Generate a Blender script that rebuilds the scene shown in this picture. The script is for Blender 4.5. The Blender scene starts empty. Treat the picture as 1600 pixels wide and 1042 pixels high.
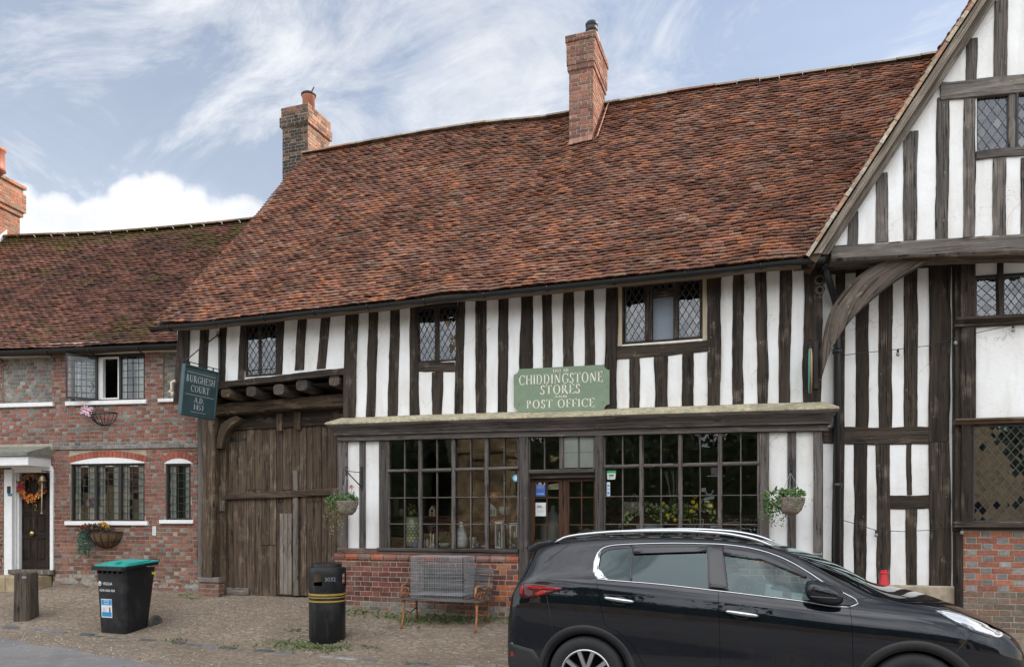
import bpy, bmesh, math, random
from mathutils import Vector, Matrix, noise
R = math.radians
rnd = random.Random(11)
SC = bpy.context.scene
COL = SC.collection
# ---------------------------------------------------------------- camera geometry
FPX, CX, HY = 1200.0, 800.0, 812.0
TH = math.atan(420/1200.0)
CAM = Vector((0, -10.5, 1.75))
VD = Vector((-math.sin(TH), math.cos(TH), 0))
RD = Vector((math.cos(TH), math.sin(TH), 0))
ZU = Vector((0, 0, 1))
def ray(px, py): return RD*((px-CX)/FPX) + VD + ZU*((HY-py)/FPX)

class Frame:
    """a vertical wall plane: u along it, o outwards, z up"""
    def __init__(s, x, y, deg):
        a = R(deg); s.O = Vector((x, y, 0))
        s.a = Vector((math.cos(a), math.sin(a), 0)); s.n = Vector((math.sin(a), -math.cos(a), 0))
    def w(s, u, z, o=0.0): return s.O + s.a*u + s.n*o + ZU*z
    def px(s, px, py, o=0.0):
        r = ray(px, py); k = (s.O + s.n*o - CAM).dot(s.n)/r.dot(s.n); P = CAM + r*k
        return ((P-s.O).dot(s.a), P.z)
    def u(s, px, o=0.0): return s.px(px, HY, o)[0]
    def z(s, px, py, o=0.0): return s.px(px, py, o)[1]
    def moved(s, u, o, deg=0.0):
        f = Frame(0, 0, 0); f.O = s.O + s.a*u + s.n*o
        c, d = math.cos(R(deg)), math.sin(R(deg))
        f.a = s.a*c + Vector((-s.a.y, s.a.x, 0))*d; f.n = Vector((f.a.y, -f.a.x, 0)); return f

def smooth(t): t = max(0, min(1, t)); return t*t*(3-2*t)
def gz(x, y):
    """ground height"""
    if y < -2.1: z = 0.04*smooth((y+3.0)/0.9)
    elif y < 0: z = 0.04 + 0.33*((y+2.1)/2.1)**1.15
    else: z = 0.37 + 0.08*smooth(y/0.8)
    z += 0.13*smooth((-x-9.5)/3.5)*smooth((y+2.2)/2.0)
    z += 0.012*noise.noise(Vector((x*0.9, y*0.9, 3.1)))*smooth((y+3.4)/1.0)
    return z
def onground(px, py):
    z = 0.1
    for _ in range(60):
        r = ray(px, py); k = (z-CAM.z)/r.z; P = CAM + r*k; z = .7*z+.3*gz(P.x, P.y)
    return Vector((P.x, P.y, z))
def curve(keys):
    """monotone cubic through (x, y) keys"""
    n = len(keys); xs = [k[0] for k in keys]; ys = [k[1] for k in keys]
    d = [(ys[i+1]-ys[i])/(xs[i+1]-xs[i]) for i in range(n-1)]
    m = [d[0]] + [0 if d[i-1]*d[i] <= 0 else 2*d[i-1]*d[i]/(d[i-1]+d[i]) for i in range(1, n-1)] + [d[-1]]
    def f(x):
        if x <= xs[0]: return ys[0]
        if x >= xs[-1]: return ys[-1]
        i = 0
        while x > xs[i+1]: i += 1
        h = xs[i+1]-xs[i]; t = (x-xs[i])/h
        return (2*t**3-3*t*t+1)*ys[i] + (t**3-2*t*t+t)*h*m[i] + (3*t*t-2*t**3)*ys[i+1] + (t**3-t*t)*h*m[i+1]
    return f

# ---------------------------------------------------------------- mesh builder
class MB:
    def __init__(s): s.v = []; s.f = []; s.uv = []; s.c = []; s.sm = []; s.mi = []
    def add(s, pts, faces, uvs=None, col=(1, 1, 1), sm=False, mi=0):
        b = len(s.v); s.v += [tuple(p) for p in pts]
        for i, f in enumerate(faces):
            s.f.append([b+k for k in f]); s.c.append(col); s.sm.append(sm); s.mi.append(mi)
            s.uv.append([uvs[k] for k in f] if uvs else [(0, 0)]*len(f))
        return s
    def quad(s, a, b, c, d, **k): return s.add([a, b, c, d], [(0, 1, 2, 3)], **k)
    def box(s, F, u0, u1, z0, z1, o0, o1, col=(1, 1, 1), mi=0, grain='v', e=0.0):
        """box in a wall frame; e chamfers the front edges"""
        P = []
        for o, i in ((o0, 0), (o1-e, 0), (o1, e)):
            P += [F.w(u0+i, z0+i, o), F.w(u1-i, z0+i, o), F.w(u1-i, z1-i, o), F.w(u0+i, z1-i, o)]
        L = [(u0, z0), (u1, z0), (u1, z1), (u0, z1)]
        uv = []
        for k, o in enumerate((o0, o1, o1)):
            for (u, z) in L: uv.append((u+(o if k != 1 else o)*0.7, z) if grain == 'v' else (z+o*0.7, u))
        if e == 0: P = P[:8]; uv = uv[:8]; f = [(3, 2, 1, 0), (4, 5, 6, 7)] + [(i, (i+1) % 4, 4+(i+1) % 4, 4+i) for i in range(4)]
        else: f = [(3, 2, 1, 0), (8, 9, 10, 11)] + [(i+k, (i+1) % 4+k, 4+(i+1) % 4+k, 4+i+k) for i in range(4) for k in (0, 4)]
        return s.add(P, f, uv, col, False, mi)
    def prism(s, F, poly, o0, o1, col=(1, 1, 1), mi=0, grain='v', back=True):
        n = len(poly)
        P = [F.w(u, z, o1) for u, z in poly] + [F.w(u, z, o0) for u, z in poly]
        uv = ([(u, z) for u, z in poly]*2) if grain == 'v' else ([(z, u) for u, z in poly]*2)
        f = [tuple(range(n))] + [(i, n+i, n+(i+1) % n, (i+1) % n) for i in range(n)]
        if back: f.append(tuple(range(2*n-1, n-1, -1)))
        return s.add(P, f, uv, col, False, mi)
    def ribbon(s, fn, rows, o0, o1, e=0.008, col=(1, 1, 1), mi=0, t0=0.0):
        """timber along t: rows of (t, a, b); fn(t, x, o) -> world"""
        P = []; uv = []; off = rnd.uniform(0, 50)
        for t, a, b in rows:
            for x, o in ((a, o0), (a, o1-e), (a+e, o1), (b-e, o1), (b, o1-e), (b, o0)):
                P.append(fn(t, x, o)); uv.append((x+off + (o-o1)*(-1 if x < (a+b)/2 else 1), t))
        f = []
        for i in range(len(rows)-1):
            for k in range(5): f.append((6*i+k, 6*i+k+1, 6*i+7+k, 6*i+6+k))
        f.append(tuple(range(5, -1, -1))); m = 6*(len(rows)-1); f.append(tuple(range(m, m+6)))
        return s.add(P, f, uv, col, False, mi)
    def tube(s, path, r, seg=8, col=(1, 1, 1), mi=0, sm=True, closed=False, flat=1.0):
        n = len(path); P = []; uv = []; path = [Vector(p) for p in path]
        rr = r if isinstance(r, (list, tuple)) else [r]*n
        up = None; L = 0
        for i, p in enumerate(path):
            a = path[i-1] if (i > 0 or closed) else p; b = path[(i+1) % n] if (i < n-1 or closed) else p
            t = (b-a).normalized()
            if up is None: up = t.orthogonal().normalized()
            up = (up - t*up.dot(t)); up = up.normalized() if up.length > 1e-6 else t.orthogonal().normalized()
            sd = t.cross(up)
            if i: L += (p-path[i-1]).length
            for k in range(seg):
                q = 2*math.pi*k/seg
                P.append(p + (up*math.cos(q)*flat + sd*math.sin(q))*rr[i]); uv.append((k/seg*rr[i]*6.28, L))
        f = []
        for i in range(n if closed else n-1):
            j = (i+1) % n
            for k in range(seg): f.append((i*seg+k, i*seg+(k+1) % seg, j*seg+(k+1) % seg, j*seg+k))
        if not closed: f.append(tuple(range(seg-1, -1, -1))); f.append(tuple(range((n-1)*seg, n*seg)))
        return s.add(P, f, uv, col, sm, mi)
    def lathe(s, M, prof, seg=20, col=(1, 1, 1), mi=0, sm=True, caps=True):
        """prof: (r, z); M: matrix or a point"""
        if not isinstance(M, Matrix): M = Matrix.Translation(Vector(M))
        P = []; uv = []
        for j, (r, z) in enumerate(prof):
            for k in range(seg):
                q = 2*math.pi*k/seg
                P.append(M @ Vector((r*math.cos(q), r*math.sin(q), z))); uv.append((k/seg, z))
        f = []
        for j in range(len(prof)-1):
            for k in range(seg): f.append((j*seg+k, j*seg+(k+1) % seg, (j+1)*seg+(k+1) % seg, (j+1)*seg+k))
        if caps and prof[0][0] > 1e-5: f.append(tuple(range(seg-1, -1, -1)))
        if caps and prof[-1][0] > 1e-5: f.append(tuple(range((len(prof)-1)*seg, len(prof)*seg)))
        return s.add(P, f, uv, col, sm, mi)
    def obox(s, M, sx, sy, sz, col=(1, 1, 1), mi=0):
        P = [M @ Vector((x*sx/2, y*sy/2, z*sz/2)) for z in (-1, 1) for y in (-1, 1) for x in (-1, 1)]
        ax = 0 if sx >= max(sy, sz) else (1 if sy >= sz else 2); c = (P[0]+P[7])/2
        loc = [Vector((x*sx/2, y*sy/2, z*sz/2)) for z in (-1, 1) for y in (-1, 1) for x in (-1, 1)]
        off = rnd.uniform(0, 30)
        uv = [(off+sum(l[i] for i in range(3) if i != ax), l[ax]) for l in loc]
        return s.add(P, [(0, 2, 3, 1), (4, 5, 7, 6), (0, 1, 5, 4), (2, 6, 7, 3), (0, 4, 6, 2), (1, 3, 7, 5)], uv, col, False, mi)
    def leaf(s, p, n, up, l, w, col):
        sd = n.cross(up)
        if sd.length < 1e-4: sd = n.orthogonal()
        sd = sd.normalized(); up = sd.cross(n).normalized()
        return s.add([p, p+up*l*0.5+sd*w*0.5+n*w*0.12, p+up*l, p+up*l*0.5-sd*w*0.5+n*w*0.12], [(0, 1, 2, 3)], None, col)
    def build(s, name, mats, parent=None, sub=0, bevel=0, autos=None):
        me = bpy.data.meshes.new(name)
        root = parent
        while root is not None and root.parent is not None: root = root.parent
        off = root.location.copy() if root is not None else Vector((0, 0, 0))
        me.from_pydata([(v[0]-off.x, v[1]-off.y, v[2]-off.z) for v in s.v], [], s.f)
        uvl = me.uv_layers.new(name='UVMap'); flat = []
        for q in s.uv:
            for a in q: flat += (a[0], a[1])
        uvl.data.foreach_set('uv', flat)
        ca = me.color_attributes.new('Col', 'FLOAT_COLOR', 'CORNER'); flat = []
        for q, c in zip(s.uv, s.c): flat += [c[0], c[1], c[2], 1.0]*len(q)
        ca.data.foreach_set('color', flat)
        me.polygons.foreach_set('use_smooth', s.sm); me.polygons.foreach_set('material_index', s.mi)
        for m in (mats if isinstance(mats, (list, tuple)) else [mats]): me.materials.append(m)
        if autos: me.set_sharp_from_angle(angle=R(autos))
        me.update()
        o = bpy.data.objects.new(name, me); COL.objects.link(o)
        if parent is not None: o.parent = parent
        if bevel:
            b = o.modifiers.new('bevel', 'BEVEL'); b.width = bevel; b.segments = 2; b.limit_method = 'ANGLE'; b.angle_limit = R(40)
        if sub:
            d = o.modifiers.new('sub', 'SUBSURF'); d.levels = sub; d.render_levels = sub
        return o
def empty(name, loc):
    o = bpy.data.objects.new(name, None); COL.objects.link(o); o.location = Vector(loc); o.empty_display_size = 0.2; return o
def tag(o, label=None, cat=None, group=None, kind=None):
    if label: o['label'] = label
    if cat: o['category'] = cat
    if group: o['group'] = group
    if kind: o['kind'] = kind
    return o
def thing(name, loc, label, cat, group=None): return tag(empty(name, loc), label, cat, group)
def children(o): return [c for c in bpy.data.objects if c.parent is o]
def copy_tree(o, parent=None):
    c = o.copy(); COL.objects.link(c)
    if parent is not None: c.parent = parent
    for ch in children(o): copy_tree(ch, c)
    return c

# ---------------------------------------------------------------- materials
class NT:
    def __init__(s, name):
        s.m = bpy.data.materials.new(name); s.m.use_nodes = True; s.t = s.m.node_tree
        s.p = s.t.nodes['Principled BSDF']
    def n(s, typ, **k):
        nd = s.t.nodes.new(typ)
        for a, v in k.items():
            if a.startswith('i_'):
                key = a[2:]; key = int(key) if key.isdigit() else key
                nd.inputs[key].default_value = v
            else: setattr(nd, a, v)
        return nd
    def l(s, a, b): s.t.links.new(a, b)
    def math(s, op, a, b=None, clamp=False):
        nd = s.n('ShaderNodeMath', operation=op, use_clamp=clamp)
        for i, q in enumerate((a, b)):
            if q is None: continue
            if isinstance(q, (int, float)): nd.inputs[i].default_value = q
            else: s.l(q, nd.inputs[i])
        return nd.outputs[0]
    def vec(s, coord='Object', scale=(1, 1, 1)):
        if coord == 'Pos': src = s.n('ShaderNodeNewGeometry').outputs['Position']
        elif coord == 'UV': src = s.n('ShaderNodeUVMap', uv_map='UVMap').outputs[0]
        else: src = s.n('ShaderNodeTexCoord').outputs[coord]
        mp = s.n('ShaderNodeMapping'); mp.inputs['Scale'].default_value = scale; s.l(src, mp.inputs[0]); return mp.outputs[0]
    def noise(s, vec, scale, detail=4, rough=0.55, dist=0.0):
        nd = s.n('ShaderNodeTexNoise'); nd.inputs['Scale'].default_value = scale; nd.inputs['Detail'].default_value = detail
        nd.inputs['Roughness'].default_value = rough; nd.inputs['Distortion'].default_value = dist
        s.l(vec, nd.inputs['Vector']); return nd.outputs['Fac']
    def ramp(s, fac, stops, interp='LINEAR'):
        nd = s.n('ShaderNodeValToRGB'); cr = nd.color_ramp; cr.interpolation = interp
        while len(cr.elements) < len(stops): cr.elements.new(0.5)
        for e, (p, c) in zip(cr.elements, stops):
            e.position = p; e.color = (c, c, c, 1) if isinstance(c, (int, float)) else (*c, 1)
        s.l(fac, nd.inputs[0]); return nd.outputs[0]
    def mix(s, fac, a, b, mode='MIX'):
        nd = s.n('ShaderNodeMix', data_type='RGBA', blend_type=mode)
        for i, q in ((0, fac), (6, a), (7, b)):
            if isinstance(q, (int, float)): nd.inputs[i].default_value = q
            elif isinstance(q, tuple): nd.inputs[i].default_value = (*q, 1)
            else: s.l(q, nd.inputs[i])
        return nd.outputs[2]
    def bump(s, h, strength=0.5, dist=0.01):
        b = s.n('ShaderNodeBump'); b.inputs['Strength'].default_value = strength; b.inputs['Distance'].default_value = dist
        s.l(h, b.inputs['Height']); s.l(b.outputs[0], s.p.inputs['Normal'])
    def attr(s, name='Col'): return s.n('ShaderNodeAttribute', attribute_name=name).outputs['Color']
    def out(s, col=None, rough=0.7, metal=0.0, spec=0.5):
        if col is not None:
            if isinstance(col, tuple): s.p.inputs['Base Color'].default_value = (*col, 1)
            else: s.l(col, s.p.inputs['Base Color'])
        if isinstance(rough, (int, float)): s.p.inputs['Roughness'].default_value = rough
        else: s.l(rough, s.p.inputs['Roughness'])
        s.p.inputs['Metallic'].default_value = metal; s.p.inputs['Specular IOR Level'].default_value = spec
        return s.m
def plain(name, col, rough=0.6, metal=0.0, spec=0.5, var=0.25, scale=14, bump=0.15, attr=False, coord='Object'):
    t = NT(name); v = t.vec(coord); nz = t.noise(v, scale)
    nz2 = t.noise(v, scale*0.17, 3)
    k = t.ramp(nz, [(0.25, 1-var), (0.75, 1+var*0.6)])
    k2 = t.ramp(nz2, [(0.3, 1-var*0.6), (0.7, 1+var*0.4)])
    c = t.mix(1.0, t.attr() if attr else col, k, 'MULTIPLY'); c = t.mix(1.0, c, k2, 'MULTIPLY')
    if bump: t.bump(nz, bump, 0.01)
    return t.out(c, rough, metal, spec)
def timber(name, dark, mid, pale, pale_amt=0.5, crack=0.55):
    """weathered oak: grain runs along UV v"""
    t = NT(name); rn = t.n('ShaderNodeObjectInfo').outputs['Random']
    uv = t.n('ShaderNodeUVMap', uv_map='UVMap').outputs[0]
    ad = t.n('ShaderNodeVectorMath', operation='ADD'); cb = t.n('ShaderNodeCombineXYZ')
    t.l(t.math('MULTIPLY', rn, 37.0), cb.inputs[0]); t.l(t.math('MULTIPLY', rn, 91.0), cb.inputs[1]); t.l(cb.outputs[0], ad.inputs[1]); t.l(uv, ad.inputs[0])
    def mp(sx, sy):
        m = t.n('ShaderNodeMapping'); m.inputs['Scale'].default_value = (sx, sy, 1); t.l(ad.outputs[0], m.inputs[0]); return m.outputs[0]
    g1 = t.noise(mp(60, 2.2), 1.0, 6, 0.65, 0.6)      # fine grain
    g2 = t.noise(mp(14, 0.9), 1.0, 4, 0.6, 0.8)       # broad grain
    g3 = t.noise(mp(5, 3), 1.0, 4, 0.6)               # blotches
    base = t.mix(t.ramp(g2, [(0.3, 0.0), (0.7, 1.0)]), dark, mid)
    pw = t.ramp(t.math('ADD', t.math('MULTIPLY', g3, 0.75), t.math('MULTIPLY', g1, 0.35)), [(0.74-0.32*pale_amt, 0.0), (0.98-0.2*pale_amt, 1.0)])
    c = t.mix(pw, base, pale)
    cr = t.ramp(g1, [(crack-0.24, 0.3), (crack-0.07, 1.0)])
    c = t.mix(1.0, c, cr, 'MULTIPLY')
    sp = t.noise(mp(26, 0.45), 1.0, 3, 0.5, 0.4); spl = t.ramp(sp, [(0.455, 1.0), (0.47, 0.18), (0.485, 0.18), (0.50, 1.0)])
    spm = t.ramp(g3, [(0.42, 0.0), (0.5, 1.0)]); c = t.mix(1.0, c, t.mix(spm, (1, 1, 1), spl), 'MULTIPLY')
    vary = t.math('ADD', t.math('MULTIPLY', rn, 0.6), 0.7)
    c = t.mix(1.0, c, vary, 'MULTIPLY')
    # little bleached knots / lichen flecks
    vo = t.n('ShaderNodeTexVoronoi'); vo.inputs['Scale'].default_value = 1.0; t.l(mp(16, 5), vo.inputs['Vector'])
    fl = t.ramp(vo.outputs['Distance'], [(0.05, 1.0), (0.10, 0.0)]); fl = t.math('MULTIPLY', fl, t.ramp(g3, [(0.5, 0.0), (0.56, 0.8)]))
    c = t.mix(fl, c, (0.34, 0.29, 0.2))
    t.bump(t.math('ADD', t.math('MULTIPLY', g1, 0.7), t.math('MULTIPLY', g2, 0.6)), 0.75, 0.012)
    return t.out(c, 0.85, 0, 0.25)
def plaster_mat(name, col, dirt):
    t = NT(name); v = t.vec('Pos'); a = t.noise(v, 1.3, 5); b = t.noise(v, 24, 5, 0.6); d = t.noise(t.vec('Pos', (3, 3, 0.5)), 2.0, 4)
    c = t.mix(t.ramp(a, [(0.35, 0.0), (0.75, 0.6)]), col, dirt)
    c = t.mix(t.ramp(d, [(0.47, 0.0), (0.75, 0.6)]), c, dirt)
    sc = t.n('ShaderNodeTexVoronoi', feature='DISTANCE_TO_EDGE'); sc.inputs['Scale'].default_value = 1.7; wv = t.n('ShaderNodeVectorMath', operation='ADD'); t.l(v, wv.inputs[0]); cx_ = t.n('ShaderNodeCombineXYZ'); nz_ = t.noise(v, 4, 4); t.l(nz_, cx_.inputs[0]); t.l(nz_, cx_.inputs[2]); t.l(cx_.outputs[0], wv.inputs[1]); t.l(wv.outputs[0], sc.inputs['Vector'])
    crk = t.math('MULTIPLY', t.ramp(sc.outputs['Distance'], [(0.003, 1.0), (0.009, 0.0)]), t.ramp(a, [(0.5, 0.0), (0.58, 0.55)]))
    c = t.mix(crk, c, (0.36, 0.33, 0.28)); blot = t.noise(v, 6.5, 6, 0.7); c = t.mix(t.ramp(blot, [(0.6, 0.0), (0.78, 0.5)]), c, dirt)
    t.bump(t.math('ADD', t.math('MULTIPLY', b, 0.4), t.math('MULTIPLY', t.noise(v, 5, 3), 1.2)), 0.5, 0.015)
    return t.out(c, 0.9, 0, 0.2)
def brick_mat(name, wear=0.4):
    t = NT(name); v = t.vec('Pos'); a = t.noise(v, 30, 5, 0.65); b = t.noise(v, 3.0, 4); g = t.noise(v, 110, 2)
    c = t.mix(1.0, t.attr(), t.ramp(a, [(0.25, 0.5), (0.6, 1.05), (0.8, 1.45)]), 'MULTIPLY')
    c = t.mix(1.0, c, t.ramp(t.noise(v, 0.9, 5, 0.6), [(0.3, 0.68), (0.7, 1.18)]), 'MULTIPLY')
    c = t.mix(t.ramp(b, [(0.5, 0.0), (0.8, wear)]), c, (0.30, 0.25, 0.20))
    c = t.mix(t.math('MULTIPLY', t.ramp(g, [(0.62, 0.0), (0.7, 1.0)]), 0.35), c, (0.4, 0.36, 0.3))
    t.bump(a, 0.6, 0.008)
    return t.out(c, 0.9, 0, 0.2)
def tile_mat(name, moss, lichen, soot):
    t = NT(name); v = t.vec('Pos'); a = t.noise(v, 24, 5, 0.65); b = t.noise(v, 0.75, 5, 0.6); d = t.noise(v, 1.6, 6, 0.7); e = t.noise(v, 60, 3)
    c = t.mix(1.0, t.attr(), t.ramp(a, [(0.25, 0.55), (0.55, 1.0), (0.8, 1.5)]), 'MULTIPLY')
    c = t.mix(t.math('MULTIPLY', t.ramp(d, [(0.46, 0.0), (0.66, 1.0)]), soot), c, (0.035, 0.024, 0.019))
    c = t.mix(t.math('MULTIPLY', t.ramp(e, [(0.60, 0.0), (0.68, 1.0)]), lichen), c, (0.34, 0.30, 0.22))
    if moss:
        mz = t.noise(v, 1.1, 6, 0.7); sz_ = t.n('ShaderNodeSeparateXYZ'); t.l(v, sz_.inputs[0]); mz = t.math('ADD', t.math('SUBTRACT', mz, 0.04), t.math('MULTIPLY', t.ramp(t.math('MULTIPLY', sz_.outputs[2], 0.1), [(0.765, 0.0), (0.825, 1.0)]), 0.13))
        c = t.mix(t.math('MULTIPLY', t.ramp(mz, [(0.5, 0.0), (0.6, 1.0)]), moss), c, t.mix(a, (0.022, 0.018, 0.011), (0.15, 0.115, 0.03)))
    t.bump(a, 0.7, 0.01)
    return t.out(c, 0.85, 0, 0.25)
def glass_mat(name, tint=(1, 1, 1), ior=1.5, rough=0.0, boost=1.0, refl=(1, 1, 1)):
    t = NT(name); t.t.nodes.remove(t.p)
    fr = t.n('ShaderNodeFresnel'); fr.inputs['IOR'].default_value = ior
    tr = t.n('ShaderNodeBsdfTransparent'); tr.inputs[0].default_value = (*tint, 1)
    gl = t.n('ShaderNodeBsdfGlossy'); gl.inputs['Roughness'].default_value = rough; gl.inputs[0].default_value = (*refl, 1)
    mx = t.n('ShaderNodeMixShader'); f = t.math('MULTIPLY', fr.outputs[0], boost, True)
    t.l(f, mx.inputs[0]); t.l(tr.outputs[0], mx.inputs[1]); t.l(gl.outputs[0], mx.inputs[2])
    t.l(mx.outputs[0], t.t.nodes['Material Output'].inputs[0]); return t.m

M = {}
M['oak'] = timber('dark_oak', (0.017, 0.013, 0.010), (0.062, 0.046, 0.034), (0.24, 0.20, 0.155), 0.44)
M['brace'] = timber('brace_oak', (0.06, 0.047, 0.037), (0.135, 0.108, 0.086), (0.34, 0.285, 0.22), 0.4)
M['oak_grey'] = timber('grey_oak', (0.07, 0.06, 0.053), (0.16, 0.14, 0.122), (0.3, 0.26, 0.22), 0.55)
M['oak_sun'] = timber('bleached_oak', (0.09, 0.075, 0.06), (0.2, 0.165, 0.13), (0.42, 0.36, 0.29), 0.8)
M['oak_shop'] = timber('shopfront_oak', (0.07, 0.06, 0.054), (0.15, 0.13, 0.118), (0.26, 0.235, 0.215), 0.4)
M['oak_brown'] = timber('brown_oak', (0.045, 0.03, 0.019), (0.14, 0.098, 0.063), (0.34, 0.265, 0.185), 0.55)
M['gate'] = timber('gate_boards', (0.045, 0.031, 0.022), (0.14, 0.098, 0.066), (0.34, 0.26, 0.185), 0.5)
M['gate_pale'] = timber('gate_pale_board', (0.12, 0.1, 0.085), (0.21, 0.18, 0.15), (0.33, 0.29, 0.24), 0.6)
M['door'] = timber('door_wood', (0.018, 0.012, 0.009), (0.042, 0.028, 0.021), (0.09, 0.065, 0.05), 0.2)
M['mahog'] = timber('mahogany', (0.05, 0.025, 0.015), (0.12, 0.06, 0.036), (0.2, 0.12, 0.08), 0.3)
M['plaster'] = plaster_mat('white_plaster', (0.81, 0.81, 0.80), (0.57, 0.54, 0.48))
M['cream'] = plaster_mat('cream_plaster', (0.78, 0.74, 0.63), (0.55, 0.48, 0.36)); M['fillet'] = plaster_mat('lime_fillet', (0.46, 0.37, 0.25), (0.3, 0.24, 0.16))
M['white'] = plain('white_paint', (0.8, 0.8, 0.78), 0.5, var=0.08, bump=0.1)
M['mortar'] = plain('mortar', (0.42, 0.36, 0.28), 0.95, var=0.3, scale=30, bump=0.4, coord='Object')
M['brick'] = brick_mat('brickwork', 0.4)
M['brick_clean'] = brick_mat('red_brickwork', 0.18)
M['tile'] = tile_mat('clay_roof_tiles', 0.0, 0.42, 0.55)
M['tile_moss'] = tile_mat('mossy_roof_tiles', 0.85, 0.2, 0.7)
M['ridge'] = plain('ridge_tile_clay', (0.33, 0.24, 0.18), 0.9, var=0.5, scale=9, bump=0.5)
M['lead'] = plain('lead_came', (0.05, 0.05, 0.053), 0.65, 0.0)
M['leadsheet'] = plain('lead_sheet', (0.30, 0.32, 0.34), 0.55, 0.2)
M['iron'] = plain('black_iron', (0.014, 0.014, 0.015), 0.5, var=0.4)
M['gutter'] = plain('black_gutter_paint', (0.014, 0.015, 0.017), 0.35, var=0.3, scale=6)
M['glass'] = glass_mat('window_glass', (0.95, 0.97, 0.96), 1.5, 0.0, 1.6)
M['glass_cot'] = glass_mat('cottage_glass', (0.86, 0.9, 0.87), 1.55, 0.0, 2.0)
M['glass_up'] = glass_mat('leaded_glass', (0.62, 0.66, 0.66), 1.6, 0.01, 2.4)
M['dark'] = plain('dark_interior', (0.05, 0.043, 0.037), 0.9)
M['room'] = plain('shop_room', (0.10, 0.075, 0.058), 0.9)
M['moss'] = plain('mossy_lead_top', (0.42, 0.37, 0.25), 0.95, var=0.5, scale=22, bump=0.5)
M['leaf'] = plain('leaves', (0.1, 0.2, 0.05), 0.6, attr=True, var=0.25, bump=0)
M['col'] = plain('painted', (0.5, 0.5, 0.5), 0.55, attr=True, var=0.12, bump=0.05)
M['gloss'] = plain('glazed', (0.5, 0.5, 0.5), 0.15, attr=True, var=0.06, bump=0)
M['steel'] = plain('wire_steel', (0.36, 0.37, 0.38), 0.5, 0.3)
M['brass'] = plain('brass', (0.55, 0.38, 0.14), 0.3, 1.0)
M['stone'] = plain('old_stone', (0.36, 0.30, 0.22), 0.95, var=0.4, scale=8, bump=0.6)
M['wicker'] = plain('wicker', (0.33, 0.275, 0.225), 0.9, var=0.6, scale=55, bump=1.0)
# ---------------------------------------------------------------- camera, sun, sky
cam = bpy.data.cameras.new('camera'); cam.sensor_width = 36; cam.lens = 27.0; cam.shift_y = (HY-521)/1600.0
cam.clip_end = 2000; cam.clip_start = 0.1
co = bpy.data.objects.new('camera', cam); COL.objects.link(co); co.location = CAM
co.rotation_euler = (R(90), 0, TH); SC.camera = co
SUN = Vector((0.66, 0.45, 0.60)).normalized()
EXPOSURE = 0.38
sl = bpy.data.lights.new('sun', 'SUN'); sl.energy = 4.4; sl.angle = R(0.6); sl.color = (1.0, 0.93, 0.82)
so = bpy.data.objects.new('sun', sl); COL.objects.link(so); so.rotation_euler = SUN.to_track_quat('Z', 'Y').to_euler()
w = bpy.data.worlds.new('World'); SC.world = w; w.use_nodes = True
t = w.node_tree; bgn = t.nodes['Background']; outn = t.nodes['World Output']
def wn(typ, **k):
    nd = t.nodes.new(typ)
    for a, v in k.items(): setattr(nd, a, v)
    return nd
def wm(op, a, b=None, c=None, clamp=False):
    nd = wn('ShaderNodeMath', operation=op, use_clamp=clamp)
    for i, q in enumerate((a, b, c)):
        if q is None: continue
        if isinstance(q, (int, float)): nd.inputs[i].default_value = q
        else: t.links.new(q, nd.inputs[i])
    return nd.outputs[0]
def wramp(f, a, b, va=0.0, vb=1.0):
    nd = wn('ShaderNodeMapRange', interpolation_type='SMOOTHSTEP'); t.links.new(f, nd.inputs[0])
    for i, q in enumerate((a, b, va, vb)): nd.inputs[1+i].default_value = q
    return nd.outputs[0]
sky = wn('ShaderNodeTexSky', sky_type='NISHITA'); sky.sun_disc = False
sky.sun_elevation = math.asin(SUN.z); sky.sun_rotation = math.atan2(SUN.x, SUN.y)
sky.air_density = 1.0; sky.dust_density = 0.6; sky.ozone_density = 1.2
t.links.new(sky.outputs[0], bgn.inputs[0]); bgn.inputs[1].default_value = 0.13
tc = wn('ShaderNodeTexCoord').outputs['Generated']
sx = wn('ShaderNodeSeparateXYZ'); t.links.new(tc, sx.inputs[0]); dx, dy, dz = sx.outputs
den = wm('ADD', wm('MAXIMUM', dz, 0.0), 0.22)
cb = wn('ShaderNodeCombineXYZ'); t.links.new(wm('DIVIDE', dx, den), cb.inputs[0]); t.links.new(wm('DIVIDE', dy, den), cb.inputs[1])
def wnoise(vec, scale, detail=6, rough=0.6, dist=0.0, st=(1, 1, 1), rot=0.0, off=(0, 0, 0)):
    mp = wn('ShaderNodeMapping'); mp.inputs['Scale'].default_value = st; mp.inputs['Rotation'].default_value = (0, 0, rot); mp.inputs['Location'].default_value = off
    t.links.new(vec, mp.inputs[0]); nd = wn('ShaderNodeTexNoise'); t.links.new(mp.outputs[0], nd.inputs['Vector'])
    nd.inputs['Scale'].default_value = scale; nd.inputs['Detail'].default_value = detail; nd.inputs['Roughness'].default_value = rough; nd.inputs['Distortion'].default_value = dist
    return nd.outputs['Fac']
c1 = wnoise(cb.outputs[0], 1.15, 7, 0.62, 0.5, (1.0, 1.0, 1), 0.5, (3.1, 0.4, 0))      # big soft patches
c2 = wnoise(cb.outputs[0], 3.4, 9, 0.68, 0.7, (0.75, 1.35, 1), 0.9, (0.7, 2.2, 0))    # streaks
cir = wramp(wm('ADD', wm('MULTIPLY', c1, 0.62), wm('MULTIPLY', c2, 0.45)), 0.36, 0.66)
# extra bright cloud added behind the camera to light the shaded house fronts
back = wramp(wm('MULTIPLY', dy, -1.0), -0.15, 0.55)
cir = wm('MAXIMUM', wm('MULTIPLY', cir, 0.92), wm('MULTIPLY', back, wramp(wnoise(tc, 3.6, 8, 0.62, 0.6, (1, 1, 1.7)), 0.46, 0.60)))
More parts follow.
